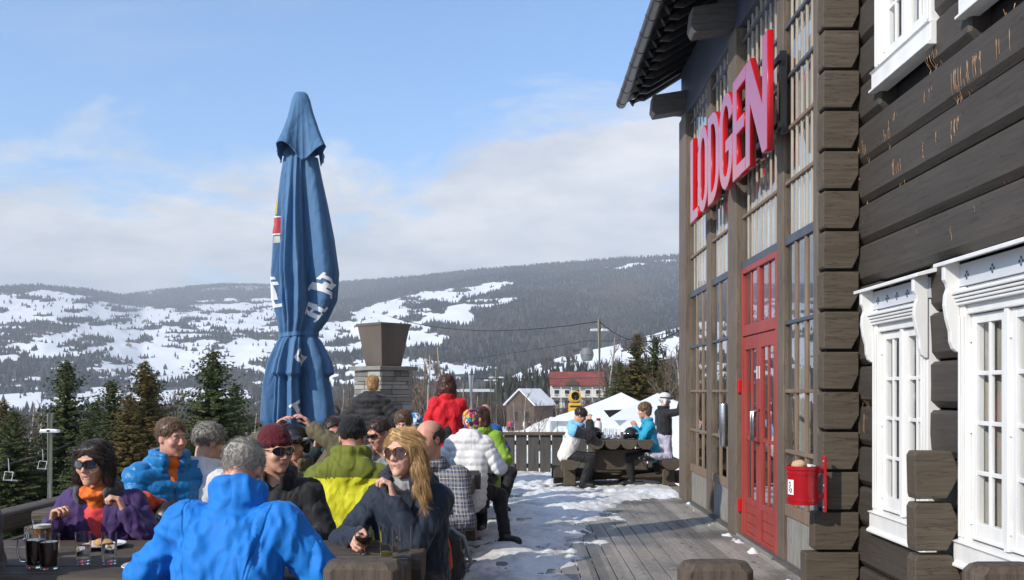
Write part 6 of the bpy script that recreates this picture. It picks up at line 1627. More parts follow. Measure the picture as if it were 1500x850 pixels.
# ------------------------------------------------------------------ log picnic tables
def halflog(w, h): # flat top, bellied underside
    return [(-w/2, 0), (-w/2 + .012, .012), (w/2 - .012, .012), (w/2, 0), (w/2, -h*.35), (w*.36, -h*.75), (w*.16, -h), (-w*.16, -h), (-w*.36, -h*.75), (-w/2, -h*.35)]
def picnic_table(L, W, m_long, m_cross, label, group, bo=.36):
    o = empty('picnic_table', (0, 0, 0), 0, label, 'picnic table', group)
    n = 4; w = W/n
    for i in range(n):
        b = MB(); j = random.uniform(-.02, .02); b.prism(halflog(w*.985, .13), (-L/2 + j, -W/2 + w*(i+.5), .728), (0, 1, 0), (0, 0, 1), (L + j*.5, 0, 0)); b.build('tabletop_log', m_long, o, bevel=.008)
    for s in (-1, 1):
        b = MB(); b.prism(halflog(.30, .15), (-L/2 - .03, s*(W/2 + bo), .43), (0, 1, 0), (0, 0, 1), (L + .06, 0, 0)); b.build('bench_log', m_long, o, bevel=.01)
    for q in (-1, 1):
        x = q*(L/2 - .42)
        b = MB(); b.tube([(x, -W/2 - .52, .14), (x, W/2 + .52, .14)], .115, 12); b.build('cross_log', m_cross, o, auto=40)
        b = MB(); b.prism([(-W*.46, .25), (W*.46, .25), (W*.36, .40), (W*.36, .58), (-W*.36, .58), (-W*.36, .40)], (x - .09, 0, 0), (0, 1, 0), (0, 0, 1), (.18, 0, 0)); b.build('trestle', m_cross, o, bevel=.02)
        for s in (-1, 1):
            b = MB(); b.span(x - .12, x + .12, s*(W/2 + bo) - .10, s*(W/2 + bo) + .10, .0, .285); b.build('bench_block', m_cross, o, bevel=.02)
        b = MB(); b.span(x - .11, x + .11, -W*.40, W*.40, 0, .06); b.build('foot_log', m_cross, o, bevel=.015)
    return o
T1t = picnic_table(2.62, .95, M['tablelog'], M['tablelog'], 'heavy log picnic table nearest the camera with beer and water glasses', 'log picnic tables in a row')
T1t.location = (-1.79, 4.24, 0)
for (Y, x, lb) in ((6.30, -1.77, 'second log picnic table, between the man in the yellow jacket and the parasol'), (8.38, -1.70, 'third log picnic table, its end beside the woman in the white down jacket'), (10.46, -1.66, 'fourth log picnic table, hidden behind the crowd near the slate pillar')):
    c = copy_tree(T1t); c.location = (x, Y, 0); c['label'] = lb
kt = picnic_table(1.75, 1.02, M['tablelog_y'].copy(), M['tablelog_y'], 'log picnic table by the end railing where the children sit', 'log picnic tables in a row', .27)
M['kt'] = wood('far_table_log', (0.055, 0.042, 0.030), (0.125, 0.10, 0.075), 'X', 6, 0.68, 0.5, stretch=14)
for ch in kids(kt):
    ch.data.materials[0] = M['kt']
kt.location = (1.56, 15.1, 0); kt.rotation_euler = (0, 0, R(90))
del kt['group']; T1t['group'] = 'log picnic tables in a row'
# worn square posts with chamfered tops in front
def top_post(px, Y, wpx, toppy, label):
    w = wpx*Y/F; x = (px-CX)/F*Y; zt = CH-(toppy-CY)*Y/F; c = .20*w
    o = empty('log_post', (x, Y, 0), 0, label, 'post', 'worn square log posts along the front of the terrace')
    b = MB(); h = w/2
    def ringz(z, r, ch):
        d = r - h*.5; return [(-r+ch, -d, z), (r-ch, -d, z), (r, -d+ch*.8, z), (r, d-ch*.8, z), (r-ch, d, z), (-r+ch, d, z), (-r, d-ch*.8, z), (-r, -d+ch*.8, z)]
    R_ = [ringz(0, h, .02), ringz(zt-.026, h, .028), ringz(zt-.004, h-.012, .035), ringz(zt, h-.018, .035)]
    vs = [q for r in R_ for q in r]; fs = [(i*8+k, i*8+(k+1) % 8, (i+1)*8+(k+1) % 8, (i+1)*8+k) for i in range(3) for k in range(8)] + [tuple(range(24, 32))]
    b.add(vs, fs); p_ = b.build('post_body', M['postlog'], o, bevel=.006)
    cr = MB(); g = random.Random(int(px))
    for k in range(3):
        xx = g.uniform(-h*.6, h*.6); cr.box((xx, -h*.5+.0005, zt-.20-g.uniform(0, .1)), (g.uniform(.003, .007), .004, g.uniform(.16, .3)))
    cr.build('crack', M['dark'], o)
    return o
top_post(533, 3.0, 112, 820, 'worn square log post at the right end of the nearest table')
top_post(1047, 3.0, 106, 822, 'worn square log post standing alone on the bare boards before the red door')
top_post(1472, 3.0, 110, 826, 'worn square log post under the big white window at the right edge')

# ------------------------------------------------------------------ things on the tables
GL = bpy.data.materials.new('drinking_glass'); GL.use_nodes = True; setp(GL.node_tree.nodes['Principled BSDF'], Base_Color=(.95, .97, .97, 1), Roughness=.02, Transmission_Weight=1.0, IOR=1.25)
BEER = mat('amber_beer', (.22, .07, .012), .1, 0, .05); DARKB = mat('dark_beer', (.035, .010, .006), .1, 0, .05); PALE = mat('pale_beer', (.55, .33, .05), .1, 0, .05); FOAM = mat('beer_foam', (.72, .68, .58), .9, 0, .05); WATER = bpy.data.materials.new('water'); WATER.use_nodes = True; setp(WATER.node_tree.nodes['Principled BSDF'], Base_Color=(.93, .96, .97, 1), Roughness=.0, Transmission_Weight=1.0, IOR=1.2)
CERAM = mat('white_ceramic', (.74, .73, .71), .25, 0, .02); BREAD = mat('toasted_bread', (.45, .25, .09), .8, 0, .25, 30, .4, 60)
def beer_glass(x, y, z, label, fill, lev=.75, r=.036, h=.14, foam=False, kind='beer glass', group='glasses on the nearest table'):
    o = empty('drinking_glass', (x, y, z), 0, label, kind, group)
    b = MB(); b.lathe([(.0, .0), (r*.82, .0), (r*.85, .006), (r, h), (r-.0025, h), (r*.80, .012), (.0, .012)], n=28, caps=False); b.build('glass_wall', GL, o, auto=40)
    if fill:
        zt = .012 + (h-.012)*lev; rt = r*.80 + (r-.0025-r*.80)*lev - .0012
        b = MB(); b.lathe([(.0, .0135), (r*.78, .0135), (rt, zt), (.0, zt)], n=28, caps=False); b.build('drink', fill, o, auto=40)
        if foam: b = MB(); b.lathe([(.0, zt + .0005), (rt, zt + .0005), (rt + .0004, zt + .014), (.0, zt + .018)], n=24, caps=False); b.build('foam', FOAM, o, auto=40)
    return o
def tpt(px, py, z=.741): Y = F*(CH-z)/(py-CY); return ((px-CX)/F*Y, Y, z)
beer_glass(*tpt(122, 826), 'left one of the two tall water glasses before the woman in purple', WATER, .55, .034, .138, kind='water glass')
beer_glass(*tpt(160, 826), 'right one of the two tall water glasses before the woman in purple', WATER, .6, .034, .138, kind='water glass')
def mug(px, py, label, fill, h=.15, foam=True):
    o = beer_glass(*tpt(px, py), label, fill, .78, .042, h, foam)
    b = MB(); b.tube([(-.040, 0, h*.82), (-.072, 0, h*.78), (-.078, 0, h*.45), (-.066, 0, h*.2), (-.036, 0, h*.16)], .006, 8); b.build('handle', GL, o, smooth=True); return o
mug(52, 831, 'dark beer mug at the left edge of the nearest table', DARKB, .15, False); mug(72, 833, 'dark beer mug touching the one at the left edge', DARKB, .145, False); mug(62, 815, 'foam topped beer mug behind the other two mugs', BEER, .165)
def goblet(px, py, label):
    o = empty('beer_goblet', tpt(px, py), 0, label, 'beer glass'); b = MB()
    prof = [(.0, .0), (.034, .0), (.033, .004), (.006, .010), (.005, .032), (.020, .042), (.040, .066), (.043, .090), (.036, .130), (.0345, .130), (.0412, .090), (.038, .067), (.018, .046), (.0, .042)]
    b.lathe(prof, n=28, caps=False); b.build('glass_wall', GL, o, auto=50)
    b = MB(); b.lathe([(.0, .0445), (.0170, .0475), (.0370, .068), (.0395, .082), (.0, .082)], n=28, caps=False); b.build('drink', DARKB, o, auto=40); return o
goblet(533, 812, 'stemmed goblet of dark beer held by the blonde woman')
beer_glass(*tpt(566, 818), 'nearly empty tall glass with a little pale beer beside the goblet', PALE, .14, .033, .148)
beer_glass(*tpt(592, 818), 'empty tall glass right of the one with pale beer', None, 0, .033, .148)
def plate(px, py, r, label, food=None):
    p = tpt(px, py, .742); o = empty('plate', p, 0, label, 'plate'); b = MB(); b.lathe([(.0, .003), (r*.6, .002), (r, .018), (r-.003, .021), (r*.6, .006), (.0, .006)], n=32, caps=False); b.build('dish', CERAM, o, auto=60)
    if food:
        f = MB(); f.sphere((0, 0, 0), (r*.5, r*.36, .022), 14, 8); q = f.build('sandwich', BREAD, None, smooth=True); q.location = (p[0] + r*.1, p[1], p[2] + .024); tag(q, food, 'sandwich')
    return o
plate(150, 802, .11, 'white plate before the woman in purple behind the water glasses', 'half eaten sandwich on the plate of the woman in purple'); plate(222, 833, .12, 'white plate by the left arm of the man in the blue shell jacket', 'yellow toasted sandwich by the arm of the man in blue')
def ski_helmet(p, rz, label, stripe, s=1.0, group=None, gog=True):
    o = empty('ski_helmet', p, rz, label, 'ski helmet', group); o.scale = (s, s, s)
    Q = [ell((0, 0, .085), (.105, .125, .10)), cap((.09, -.01, .04), (.085, -.02, .0), .028), cap((-.09, -.01, .04), (-.085, -.02, .0), .028)]
    sdf_mesh('shell', Q, [ell((0, .03, -.03), (.082, .12, .085), None, .01), ell((0, .14, .02), (.08, .07, .06), None, .01)], .009, [M['black']], o)
    b = MB(); b.tube([Vector((.109*math.sin(a), .128*math.cos(a), .088)) for a in np.linspace(-2.4, 2.4, 24)], .012, 6); b.build('goggle_strap', stripe, o, smooth=True)
    if gog: b = MB(); b.sphere((0, .122, .085), (.078, .03, .042), 14, 9); b.build('goggle_lens', LENS, o, smooth=True)
    return o
WS = mat('white_strap', (.72, .72, .74), .6)
ski_helmet((-1.985, 5.28, .69), R(140), 'black ski helmet before the man in the bright blue down jacket', WS)
ORG = cloth('orange_red_cloth', (.62, .07, .02)); GRY = cloth('grey_cloth', (.25, .25, .26))
o = sdf_mesh('mitten', [ell((0, 0, 0), (.06, .09, .07), None), ell((.0, -.02, -.10), (.07, .085, .06), None), cap((.04, .05, 0), (.08, .09, -.02), .03)], [], .010, [ORG], None, folds(.005, 14, 2)); o.location = (-2.13, 5.22, .86); tag(o, 'orange red ski mitten beside the black helmet with white band', 'mitten')
ski_helmet((1.20, 14.75, .74), R(200), 'black ski helmet with white band on the far table beside the ivory vest', WS, 1.0, None)
ski_helmet((1.75, 14.55, .74), R(170), 'black ski helmet with goggles on the far table before the boy in turquoise', WS, 1.05)
for i, (dx, dy) in enumerate(((1.38, 14.9), (1.46, 14.7), (1.52, 15.0), (1.58, 14.8), (1.44, 15.2))):
    beer_glass(dx, dy, .741, 'clear drinking glass in the cluster on the far picnic table', None, 0, .036, .15, kind='drinking glass', group='glasses on the far picnic table')
o = empty('thermos', (1.29, 15.2, .741), 0, 'white flask standing upright between the helmets on the far picnic table', 'flask')
b = MB(); b.lathe([(.0, 0), (.055, 0), (.058, .01), (.058, .22), (.035, .27), (.0, .27)], n=20, caps=False); b.build('flask_body', CERAM, o, auto=40); b = MB(); b.lathe([(.0, .271), (.036, .271), (.036, .31), (.0, .312)], n=16, caps=False); b.build('lid', M['binred'], o, auto=40)
# rucksack on the end of the bench
bp = empty('rucksack', (-.43, 5.02, .443), R(12), 'dark rucksack with red stripe on the bench end beside the blonde woman', 'rucksack')
sdf_mesh('bag', [cap((0, 0, .09), (0, 0, .24), .095, .075, .04), cap((.05, .02, .08), (.04, .02, .22), .085, .07, .04), cap((-.05, .02, .08), (-.04, .02, .22), .085, .07, .04)], [], .010, [cloth('charcoal_nylon', (.020, .020, .022))], bp, folds(.006, 12, 1))
b = MB(); b.tube([(.02, -.10, .05), (.025, -.112, .12), (.02, -.10, .22), (.01, -.06, .30)], [.02, .024, .02, .012], 8); b.build('red_stripe', ORG, bp, smooth=True)
b = MB(); b.tube([(.10, .0, .03), (.16, -.04, .12), (.12, -.02, .26), (.04, .0, .31)], .012, 6); b.build('shoulder_strap', GRY, bp, smooth=True)
# ------------------------------------------------------------------ the people on the terrace
def patt(name, cols, scale=18):
    m, nt, b = base_mat(name); t = nd(nt, 'ShaderNodeTexCoord'); v = nd(nt, 'ShaderNodeTexVoronoi', i_Scale=scale); nt.links.new(t.outputs['Object'], v.inputs['Vector'])
    sp = nd(nt, 'ShaderNodeSeparateColor'); nt.links.new(v.outputs['Color'], sp.inputs[0]); n = len(cols)
    nt.links.new(ramp(nt, sp.outputs[0], [(i/n, c) for i, c in enumerate(cols)], 'CONSTANT'), b.inputs['Base Color']); setp(b, Roughness=.8); return m
def plaid():
    m, nt, b = base_mat('blue_plaid_flannel'); t = nd(nt, 'ShaderNodeTexCoord'); sp = nd(nt, 'ShaderNodeSeparateXYZ'); nt.links.new(t.outputs['Object'], sp.inputs[0])
    xy = math_n(nt, 'ADD', sp.outputs[0], math_n(nt, 'MULTIPLY', sp.outputs[1], .8))
    def bandf(c, sc, a, ph): return ramp(nt, math_n(nt, 'FRACT', math_n(nt, 'ADD', math_n(nt, 'MULTIPLY', c, sc), ph)), [(0, 0), (.5-a, 0), (.5-a+.02, 1), (.5+a, 1), (.5+a+.02, 0)])
    c = mixc(nt, math_n(nt, 'MULTIPLY', bandf(xy, 19, .16, 0), .6), (.045, .062, .11), (.22, .22, .24)); c = mixc(nt, math_n(nt, 'MULTIPLY', bandf(sp.outputs[2], 19, .16, 0), .6), c, (.25, .24, .24))
    c = mixc(nt, math_n(nt, 'MULTIPLY', bandf(xy, 19, .03, .5), .9), c, (.50, .40, .30)); c = mixc(nt, math_n(nt, 'MULTIPLY', bandf(sp.outputs[2], 19, .03, .5), .9), c, (.50, .40, .30))
    nt.links.new(c, b.inputs['Base Color']); setp(b, Roughness=.85); return m
def seamed(m):
    """stitched panel seams on the back of a shell jacket"""
    nt = m.node_tree; b = nt.nodes['Principled BSDF']; t = nd(nt, 'ShaderNodeTexCoord'); sp = nd(nt, 'ShaderNodeSeparateXYZ'); nt.links.new(t.outputs['Object'], sp.inputs[0])
    ax = math_n(nt, 'ABSOLUTE', sp.outputs[0]); cur = math_n(nt, 'ADD', math_n(nt, 'MULTIPLY', math_n(nt, 'ABSOLUTE', math_n(nt, 'SUBTRACT', sp.outputs[2], .80)), .22), .115)
    l1 = ramp(nt, math_n(nt, 'ABSOLUTE', math_n(nt, 'SUBTRACT', ax, cur)), [(0, 1), (.003, .8), (.0055, 0)]); l2 = ramp(nt, math_n(nt, 'ABSOLUTE', math_n(nt, 'SUBTRACT', sp.outputs[2], .66)), [(0, 1), (.003, .8), (.0055, 0)])
    l3 = ramp(nt, math_n(nt, 'ABSOLUTE', math_n(nt, 'SUBTRACT', sp.outputs[2], .36)), [(0, 1), (.002, .8), (.0045, 0)])
    f = math_n(nt, 'MAXIMUM', math_n(nt, 'MAXIMUM', l1, l2), l3); old = b.inputs['Normal'].links[0].from_socket
    bp = nd(nt, 'ShaderNodeBump', i_Strength=.8, i_Distance=.006); bp.invert = True; nt.links.new(f, bp.inputs['Height']); nt.links.new(old, bp.inputs['Normal']); nt.links.new(bp.outputs[0], b.inputs['Normal']); return m
C_ = dict(PUR=cloth('purple_shell_jacket', (.050, .022, .105)), ORA=cloth('orange_fleece', (.75, .15, .02)), PINK=cloth('coral_pink_shirt', (.70, .06, .07)), BLUE=seamed(cloth('azure_shell_jacket', (.008, .175, .58), .7, .05, .36, 7, .04)), MAR=cloth('maroon_knit', (.085, .008, .014), .9, .15, .3, 60),
          BLK=cloth('black_shell_jacket', (.014, .014, .017)), NAVY=cloth('navy_shell_jacket', (.014, .022, .040)), DOWN=cloth('blue_down_jacket', (.010, .17, .43), .42, .05, .22, 9), WHT=cloth('white_jacket', (.66, .66, .66)), WDN=cloth('white_down_jacket', (.70, .70, .71), .5, .03, .22, 9), KHA=cloth('khaki_jacket', (.115, .098, .055)),
          YEL=cloth('yellow_jacket', (.60, .58, .020)), OLV=cloth('olive_yoke', (.135, .155, .014)), BKN=cloth('black_knit', (.012, .012, .014), .9, .2, .3, 60), TEAL=cloth('dark_teal_jacket', (.020, .042, .045)), GFL=cloth('grey_fleece', (.30, .30, .30), .9), BDN=cloth('black_down_jacket', (.020, .019, .021), .7, .1, .22, 9),  # the olive tone is yellow jacket cloth with shade put into its colour
          RED=cloth('bright_red_jacket', (.62, .010, .022)), GRN=cloth('lime_green_jacket', (.22, .38, .035)), ROY=cloth('royal_blue_jacket', (.012, .075, .26)), TUR=cloth('turquoise_jacket', (.02, .33, .52)), SKY=cloth('light_blue_yoke', (.20, .50, .75)), LIL=cloth('lilac_ski_trousers', (.44, .42, .52)), GRJ=cloth('dark_grey_jacket', (.075, .078, .085)), IVO=cloth('ivory_vest', (.74, .72, .66)),
          PLD=plaid(), SCARF=patt('multicoloured_scarf', [(.6, .12, .03), (.03, .25, .35), (.7, .68, .6), (.02, .02, .05), (.5, .03, .15), (.6, .45, .05)], 26), BWP=patt('blue_white_knit', [(.65, .7, .75), (.03, .2, .45), (.02, .03, .08), (.3, .55, .7)], 30))
UP = (0, 0, 1)
P = make_person
P(dict(aim=(138, 4.78), top=645, rz=178, lean=20, yaw=-4, pitch=6, fem=True, seed=2, vox=.0075, bvox=.0048, skin=SK['c'], label='woman with dark bob and sunglasses in purple jacket, hands raised', hair=('bob', 'dark', 2600), glasses=('wide', LENS),
       jacket=dict(mats=[C_['PUR'], C_['GRJ']], zip=(.33, C_['GRJ']), bulk=.020, amp=.011, collar=(.045, .092, .75, 1), open=(.075, .15)), shirt=('orange_collar', C_['ORA'], .012), tee=C_['PINK'], wR=(.17, .36, .885), wL=(-.215, .34, .945), hR=(.6, -.1, -.9), hL=(-.7, -.1, -.9), hdR=(-.35, .10, .9), hdL=(.40, .05, .9), thR=(-.3, -1, .1), thL=(.4, -1, .1), cR=.85, cL=.8))
P(dict(aim=(356, 3.66), top=645, rz=-6, lean=22, yaw=-6, pitch=26, shrug=.025, seed=3, vox=.0075, bvox=.009, hs=.94, skin=SK['b'], label='grey haired man in bright blue shell jacket sitting with his back to the camera', hair=('short', 'grey', 1600),
       jacket=dict(mats=[C_['BLUE']], bulk=.024, amp=.013, fs=8, fst=(1, 1, .55), vox=.0085, collar=(.105, .072, .0, 0), cuff=.0), wR=(.26, .42, .76), wL=(-.27, .42, .76), hR=(.9, -.3, -.75), hL=(-.9, -.3, -.75)))
P(dict(aim=(403, 4.95), top=628, rz=184, lean=10, yaw=42, pitch=4, seed=4, vox=.0075, bvox=.0048, fem=False, sw=.17, hs=1.0, skin=SK['c'], label='person in maroon knit hat and sunglasses, black jacket, looking to the right', hat=('beanie', [C_['MAR']]), glasses=('wide', LENS),
       jacket=dict(mats=[C_['BLK'], C_['GRJ']], zip=(.44, M['steel']), marks=[(-.13, .36, .045, WS), (-.075, .30, .03, WS)], bulk=.018, amp=.010, collar=(.06, .084, .5, 0)), wR=(.12, .36, .78), wL=(-.14, .36, .78)))
P(dict(aim=(592, 4.62), top=628, rz=170, lean=18, side=0, yaw=-15, pitch=-2, roll=4, fem=True, sw=.150, seed=5, vox=.0070, bvox=.0045, skin=SK['a'], label='blonde woman in aviator sunglasses and navy jacket, hand at her chin', hair=('long', 'blonde', 7000), glasses=('aviator', LENSB, mat('gold_frame', (.5, .3, .12), .25, .9)),
       jacket=dict(mats=[C_['NAVY'], C_['GFL']], zip=(.36, M['steel']), bulk=.012, amp=.010, vox=.0085, collar=(.075, .096, .55, 0), hood=(0, .95), open=(.045, .10)), shirt=('grey_scarf', C_['GFL'], .018), wL=(.030, .305, .985), hL=(-.5, .1, -1), hdL=(.22, .02, .9), thL=(.3, -1, 0), cL=.75, wR=(.155, .45, .815), hR=(.8, -.2, -.6), hdR=(.0, .9, -.05), thR=(-.5, 0, 1), cR=.6))
P(dict(aim=(-52, 3.7), rz=-92, lean=14, yaw=10, pitch=8, seed=6, vox=.009, scale=.98, label='dark hooded person cut off by the left edge of the picture', hat=('headscarf', [C_['BLK']]), hair=('short', 'dark', 100),
       jacket=dict(mats=[C_['GRJ'], C_['BLK']], bulk=.03, amp=.010, collar=(.06, .09, .4, 1), hood=(1, 1.0), yoke=0), wR=(.2, .22, .64), wL=(-.2, .22, .64)))
P(dict(aim=(251, 5.62), top=614, rz=-140, lean=6, yaw=18, pitch=3, seed=7, vox=.008, bvox=.005, hipz=.575, eyes=True, gaze=.2, skin=SK['b'], label='man with short sandy hair in bright blue down jacket looking to the right', hair=('short', 'sandy', 1200),
       jacket=dict(mats=[C_['DOWN'], C_['ORA']], zip=(.42, M['black']), bulk=.032, rip=(.016, .075), amp=.004, fs=15, collar=(.075, .094, .45, 0), hood=(0, 1.0)), shirt=('orange_lining', C_['ORA'], .010), wR=(.14, .36, .80), wL=(-.16, .30, .78)))
P(dict(aim=(306, 5.9), top=622, rz=-28, lean=10, yaw=-22, pitch=14, seed=8, vox=.010, hipz=.54, label='grey curly haired person in white jacket, back turned, beside the blue down jacket', hair=('kid', 'grey', 700), jacket=dict(mats=[C_['WHT']], bulk=.026, amp=.009, collar=(.05, .09, .3, 0), hood=(0, .95))))
P(dict(aim=(432, 6.35), top=626, rz=178, lean=4, yaw=10, pitch=10, seed=9, vox=.010, hipz=.55, skin=SK['b'], label='person in khaki jacket with both hands raised to a dark helmet', hat=('helmet', [M['black']]), goggles=(WS, LENS),
       jacket=dict(mats=[C_['KHA']], bulk=.028, amp=.010, collar=(.05, .09, .5, 0)), wL=(-.14, .12, 1.375), hL=(-1, .1, -.15), wR=(.14, .12, 1.36), hR=(1, .1, -.15), hdL=(.5, .1, .8), hdR=(-.5, .1, .8), thL=(.3, -.8, .2), thR=(-.3, -.8, .2), cL=.35, cR=.35))
P(dict(aim=(516, 5.72), top=614, rz=-4, lean=8, yaw=6, pitch=14, seed=10, vox=.009, hipz=.54, skin=SK['b'], label='person in yellow and olive jacket with a black knit hat, back turned', hat=('beanie', [C_['BKN']]), hair=('short', 'dark', 100),
       jacket=dict(mats=[C_['YEL'], C_['OLV']], bulk=.028, amp=.011, fs=8, yoke=1, shoulder=1, collar=(.10, .09, .0, 1), hood=(1, 1.15)), wR=(.2, .40, .78), wL=(-.2, .40, .78)))  # shadow on hood, collar and upper back painted as a second, darker cloth colour
P(dict(aim=(489, 6.95), top=611, rz=176, lean=8, yaw=22, pitch=8, seed=11, vox=.009, bvox=.006, hipz=.545, eyes=True, skin=SK['b'], label='dark haired man in dark teal jacket holding a hand to his cheek', hair=('short', 'dark', 500), jacket=dict(mats=[C_['TEAL']], bulk=.024, amp=.009, collar=(.05, .088, .5, 0)), wR=(.135, .17, 1.10), hR=(.6, .3, -.8), hdR=(-.25, 0, 1), thR=(-.4, -1, 0), cR=.6))
P(dict(aim=(556, 6.9), top=612, rz=176, lean=12, yaw=-34, pitch=18, seed=12, vox=.009, bvox=.006, hipz=.565, skin=SK['b'], label='sunburnt man in sport sunglasses looking down, grey fleece collar', hair=('short', 'dark', 600), glasses=('sport', LENS), jacket=dict(mats=[C_['GFL'], C_['BLK']], bulk=.022, amp=.009, collar=(.055, .09, .5, 0))))
P(dict(aim=(628, 5.72), top=615, rz=158, lean=4, yaw=-16, pitch=10, seed=13, vox=.009, bvox=.006, hipz=.54, eyes=True, skin=SK['b'], label='balding man in blue checked flannel shirt seated behind the blonde woman', hair=('balding', 'dark', 500), jacket=dict(name='shirt', mats=[C_['PLD']], bulk=.012, amp=.008, fs=12, belly=True, collar=(.03, .078, .5, 0)), wR=(.2, .36, .76), wL=(-.16, .34, .70)))
P(dict(aim=(546, 12.0), top=550, rz=-14, sit=False, lean=0, yaw=24, pitch=8, seed=14, vox=.014, hs=1.0, fem=True, scale=1.0, hipz=.955, label='woman standing in black down jacket, hands on hips, tied blonde hair', hair=('tail', 'blonde', 500), jacket=dict(mats=[C_['BDN']], bulk=.040, rip=(.016, .075), amp=.004, collar=(.06, .09, .0, 0), hood=(0, 1.2), hem=.12), wR=(.25, .08, 1.0), wL=(-.25, .08, 1.0), hR=(1, -.3, .15), hL=(-1, -.3, .15)))
P(dict(aim=(655, 11.9), top=551, rz=10, sit=False, lean=3, yaw=-12, pitch=12, seed=15, vox=.014, fem=True, hipz=.955, label='woman standing in bright red jacket with dark curly hair', hair=('curly', 'auburn', 1100), jacket=dict(mats=[C_['RED']], bulk=.022, amp=.012, fs=8, collar=(.04, .085, .0, 0), hem=.12), wR=(.16, .24, 1.0), wL=(-.16, .24, 1.0)))
P(dict(aim=(591, 8.7), top=603, rz=190, lean=8, yaw=-14, pitch=16, seed=16, vox=.012, bvox=.007, hipz=.58, eyes=True, scale=1.0, label='brown haired boy peering down between the grey fleece and the blonde woman', hair=('kid', 'brown', 500), jacket=dict(mats=[C_['BLK']], bulk=.02, collar=(.04, .085, .5, 0))))
P(dict(aim=(607, 9.3), top=609, rz=20, lean=10, yaw=10, pitch=10, seed=17, vox=.014, hipz=.55, label='person in blue and white patterned hat, back turned, beside the brown haired boy', hat=('beanie', [C_['BWP']]), jacket=dict(mats=[C_['GRJ']], bulk=.024, collar=(.04, .085, .5, 0))))
P(dict(aim=(689, 9.15), top=600, rz=-8, lean=9, yaw=25, pitch=-4, seed=18, vox=.011, fem=True, hipz=.60, label='woman in white down jacket and multicoloured headscarf, back turned', hat=('headscarf', [C_['SCARF']]), hair=('tail', 'dark', 200), boots=M['boot'],
       jacket=dict(mats=[C_['WDN']], bulk=.034, rip=(.016, .075), amp=.004, collar=(.06, .09, .0, 0), hood=(0, 1.0), hem=.12), wR=(.22, .30, .80), wL=(-.22, .30, .80), kR=(.30, .25, .50), aR=(.40, -.02, .11), tR=(.9, -.35, 0), kL=(.0, .44, .5)))
P(dict(aim=(704, 10.1), top=596, rz=160, lean=8, yaw=-20, pitch=10, seed=19, vox=.012, fem=True, hipz=.61, skin=SK['c'], label='woman in lime green jacket with dark brown hair beside the multicoloured headscarf', hair=('bob', 'auburn', 600), jacket=dict(mats=[C_['GRN']], bulk=.028, amp=.009, collar=(.05, .09, .4, 0), hem=.1)))
P(dict(aim=(711, 11.6), top=592, rz=-30, lean=12, yaw=10, pitch=6, seed=20, vox=.012, hipz=.62, scale=1.04, skin=SK['b'], label='bald man in royal blue jacket seated at the end of the row', hair=('rim', 'grey', 200), jacket=dict(mats=[C_['ROY']], bulk=.040, amp=.010, collar=(.05, .09, .2, 0), hood=(0, 1.1), hem=.08, belly=True), kR=(.34, .28, .52), aR=(.34, .05, .11), tR=(.8, -.5, 0), kL=(.14, .42, .52), aL=(.2, .15, .11)))
P(dict(aim=(482, 9.4), top=598, rz=-70, lean=6, yaw=-5, pitch=6, seed=21, vox=.013, hipz=.58, label='grey haired person in teal jacket right of the parasol', hair=('kid', 'grey', 300), jacket=dict(mats=[C_['TEAL']], bulk=.024, collar=(.04, .085, .5, 0))))
P(dict(aim=(487, 11.2), top=594, rz=160, lean=6, yaw=-5, pitch=6, seed=22, vox=.014, hipz=.56, skin=SK['b'], label='dark haired person half hidden right of the parasol behind the grey haired one', hair=('short', 'dark', 200), jacket=dict(mats=[C_['BLK']], bulk=.024, collar=(.04, .085, .5, 0))))
P(dict(aim=(850, 14.35), top=598, rz=-96, lean=20, yaw=0, pitch=30, seed=23, vox=.012, hipz=.53, scale=.94, skin=SK['c'], label='boy in ivory vest leaning on the far table, hands at his face', hair=('kid', 'dark', 500), jacket=dict(mats=[C_['IVO'], C_['SKY'], C_['BLK']], bulk=.034, amp=.006, yoke=1, shoulder=1, sleeve2=2, collar=(.05, .09, .4, 1), hood=(1, 1.1), hem=-.02), wR=(.08, .40, 1.10), wL=(-.10, .40, 1.10), hR=(.4, .3, -1), hL=(-.4, .3, -1), hdR=(-.2, -.1, 1), hdL=(.2, -.1, 1), thR=(-.5, -1, 0), thL=(.5, -1, 0), aR=(.12, .30, .10), aL=(-.12, .36, .10)))
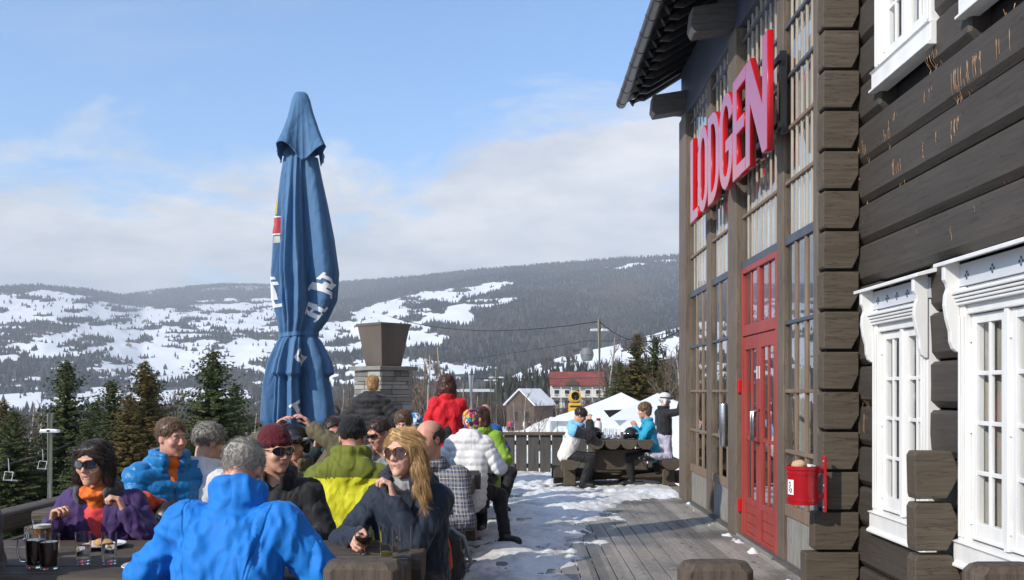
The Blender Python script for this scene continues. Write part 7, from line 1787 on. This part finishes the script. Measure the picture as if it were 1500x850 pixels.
# dark sleeves of the vest wearer
P(dict(aim=(944, 14.7), top=591, rz=92, lean=10, yaw=-4, pitch=6, seed=24, vox=.012, bvox=.008, hipz=.60, scale=.88, hs=1.08, label='curly haired boy in turquoise jacket facing left at the far table', hair=('kidcurly', 'sandy', 500), jacket=dict(mats=[C_['TUR']], bulk=.02, amp=.007, collar=(.04, .085, .5, 0)), wR=(.08, .32, 1.02), wL=(-.08, .32, 1.02), hR=(.5, 0, -1), hL=(-.5, 0, -1), hdR=(-.2, .2, 1), hdL=(.2, .2, 1), thR=(-.4, -1, 0), thL=(.4, -1, 0)))
P(dict(aim=(974, 14.35), top=577, z=.43, rz=-72, sit=False, lean=-2, yaw=-10, pitch=4, seed=25, vox=.012, bvox=.008, hs=1.10, hipz=.50, kR=(.11, .06, .075), kL=(-.11, .06, .075), aR=(.11, -.33, .085), aL=(-.11, -.33, .085), tR=(0, -1, 0), tL=(0, -1, 0), label='child in white helmet, black jacket and lilac ski trousers kneeling on the far bench', hat=('helmet', [C_['WHT']]), goggles=(M['black'], LENS), trousers=C_['LIL'],
       jacket=dict(mats=[C_['BLK'], mat('yellow_cuff', (.6, .45, .03), .7)], bulk=.024, amp=.006, collar=(.06, .09, .0, 0), hem=-.06), shirt=('striped_neck_warmer', patt('striped_neck_warmer_cloth', [(.04, .04, .04), (.45, .5, .1), (.5, .5, .5)], 20), .022), wR=(.34, .22, 1.22), hR=(1, .1, -.8), hdR=(.3, .1, 1), cR=.1, wL=(-.22, .2, .9)))
for i, (px, Y, mt, tr, lb) in enumerate([(751, 135, 'PUR', 'BLK', 'tiny distant skier in purple on the slope beyond the railing'), (746, 138, 'PINK', 'BLK', 'tiny distant skier in pink close beside the one in purple'), (774, 132, 'BLK', 'BLK', 'tiny distant skier in black right of the two in purple and pink'), (767, 136, 'WHT', 'LIL', 'tiny distant skier in white beside the one in black'), (785, 130, 'TEAL', 'BLK', 'tiny distant skier in teal, rightmost on the slope')]):
    x = (px-CX)/F*Y
    P(dict(at=(x, Y, ground_z(x, Y)), rz=150 + 40*i, sit=False, vox=.03, bvox=.02, seed=30+i, label=lb, group='distant skiers', hat=('beanie', [C_['BLK']]), trousers=C_[tr], jacket=dict(mats=[C_[mt]], bulk=.03, collar=(.04, .085, .5, 0))))
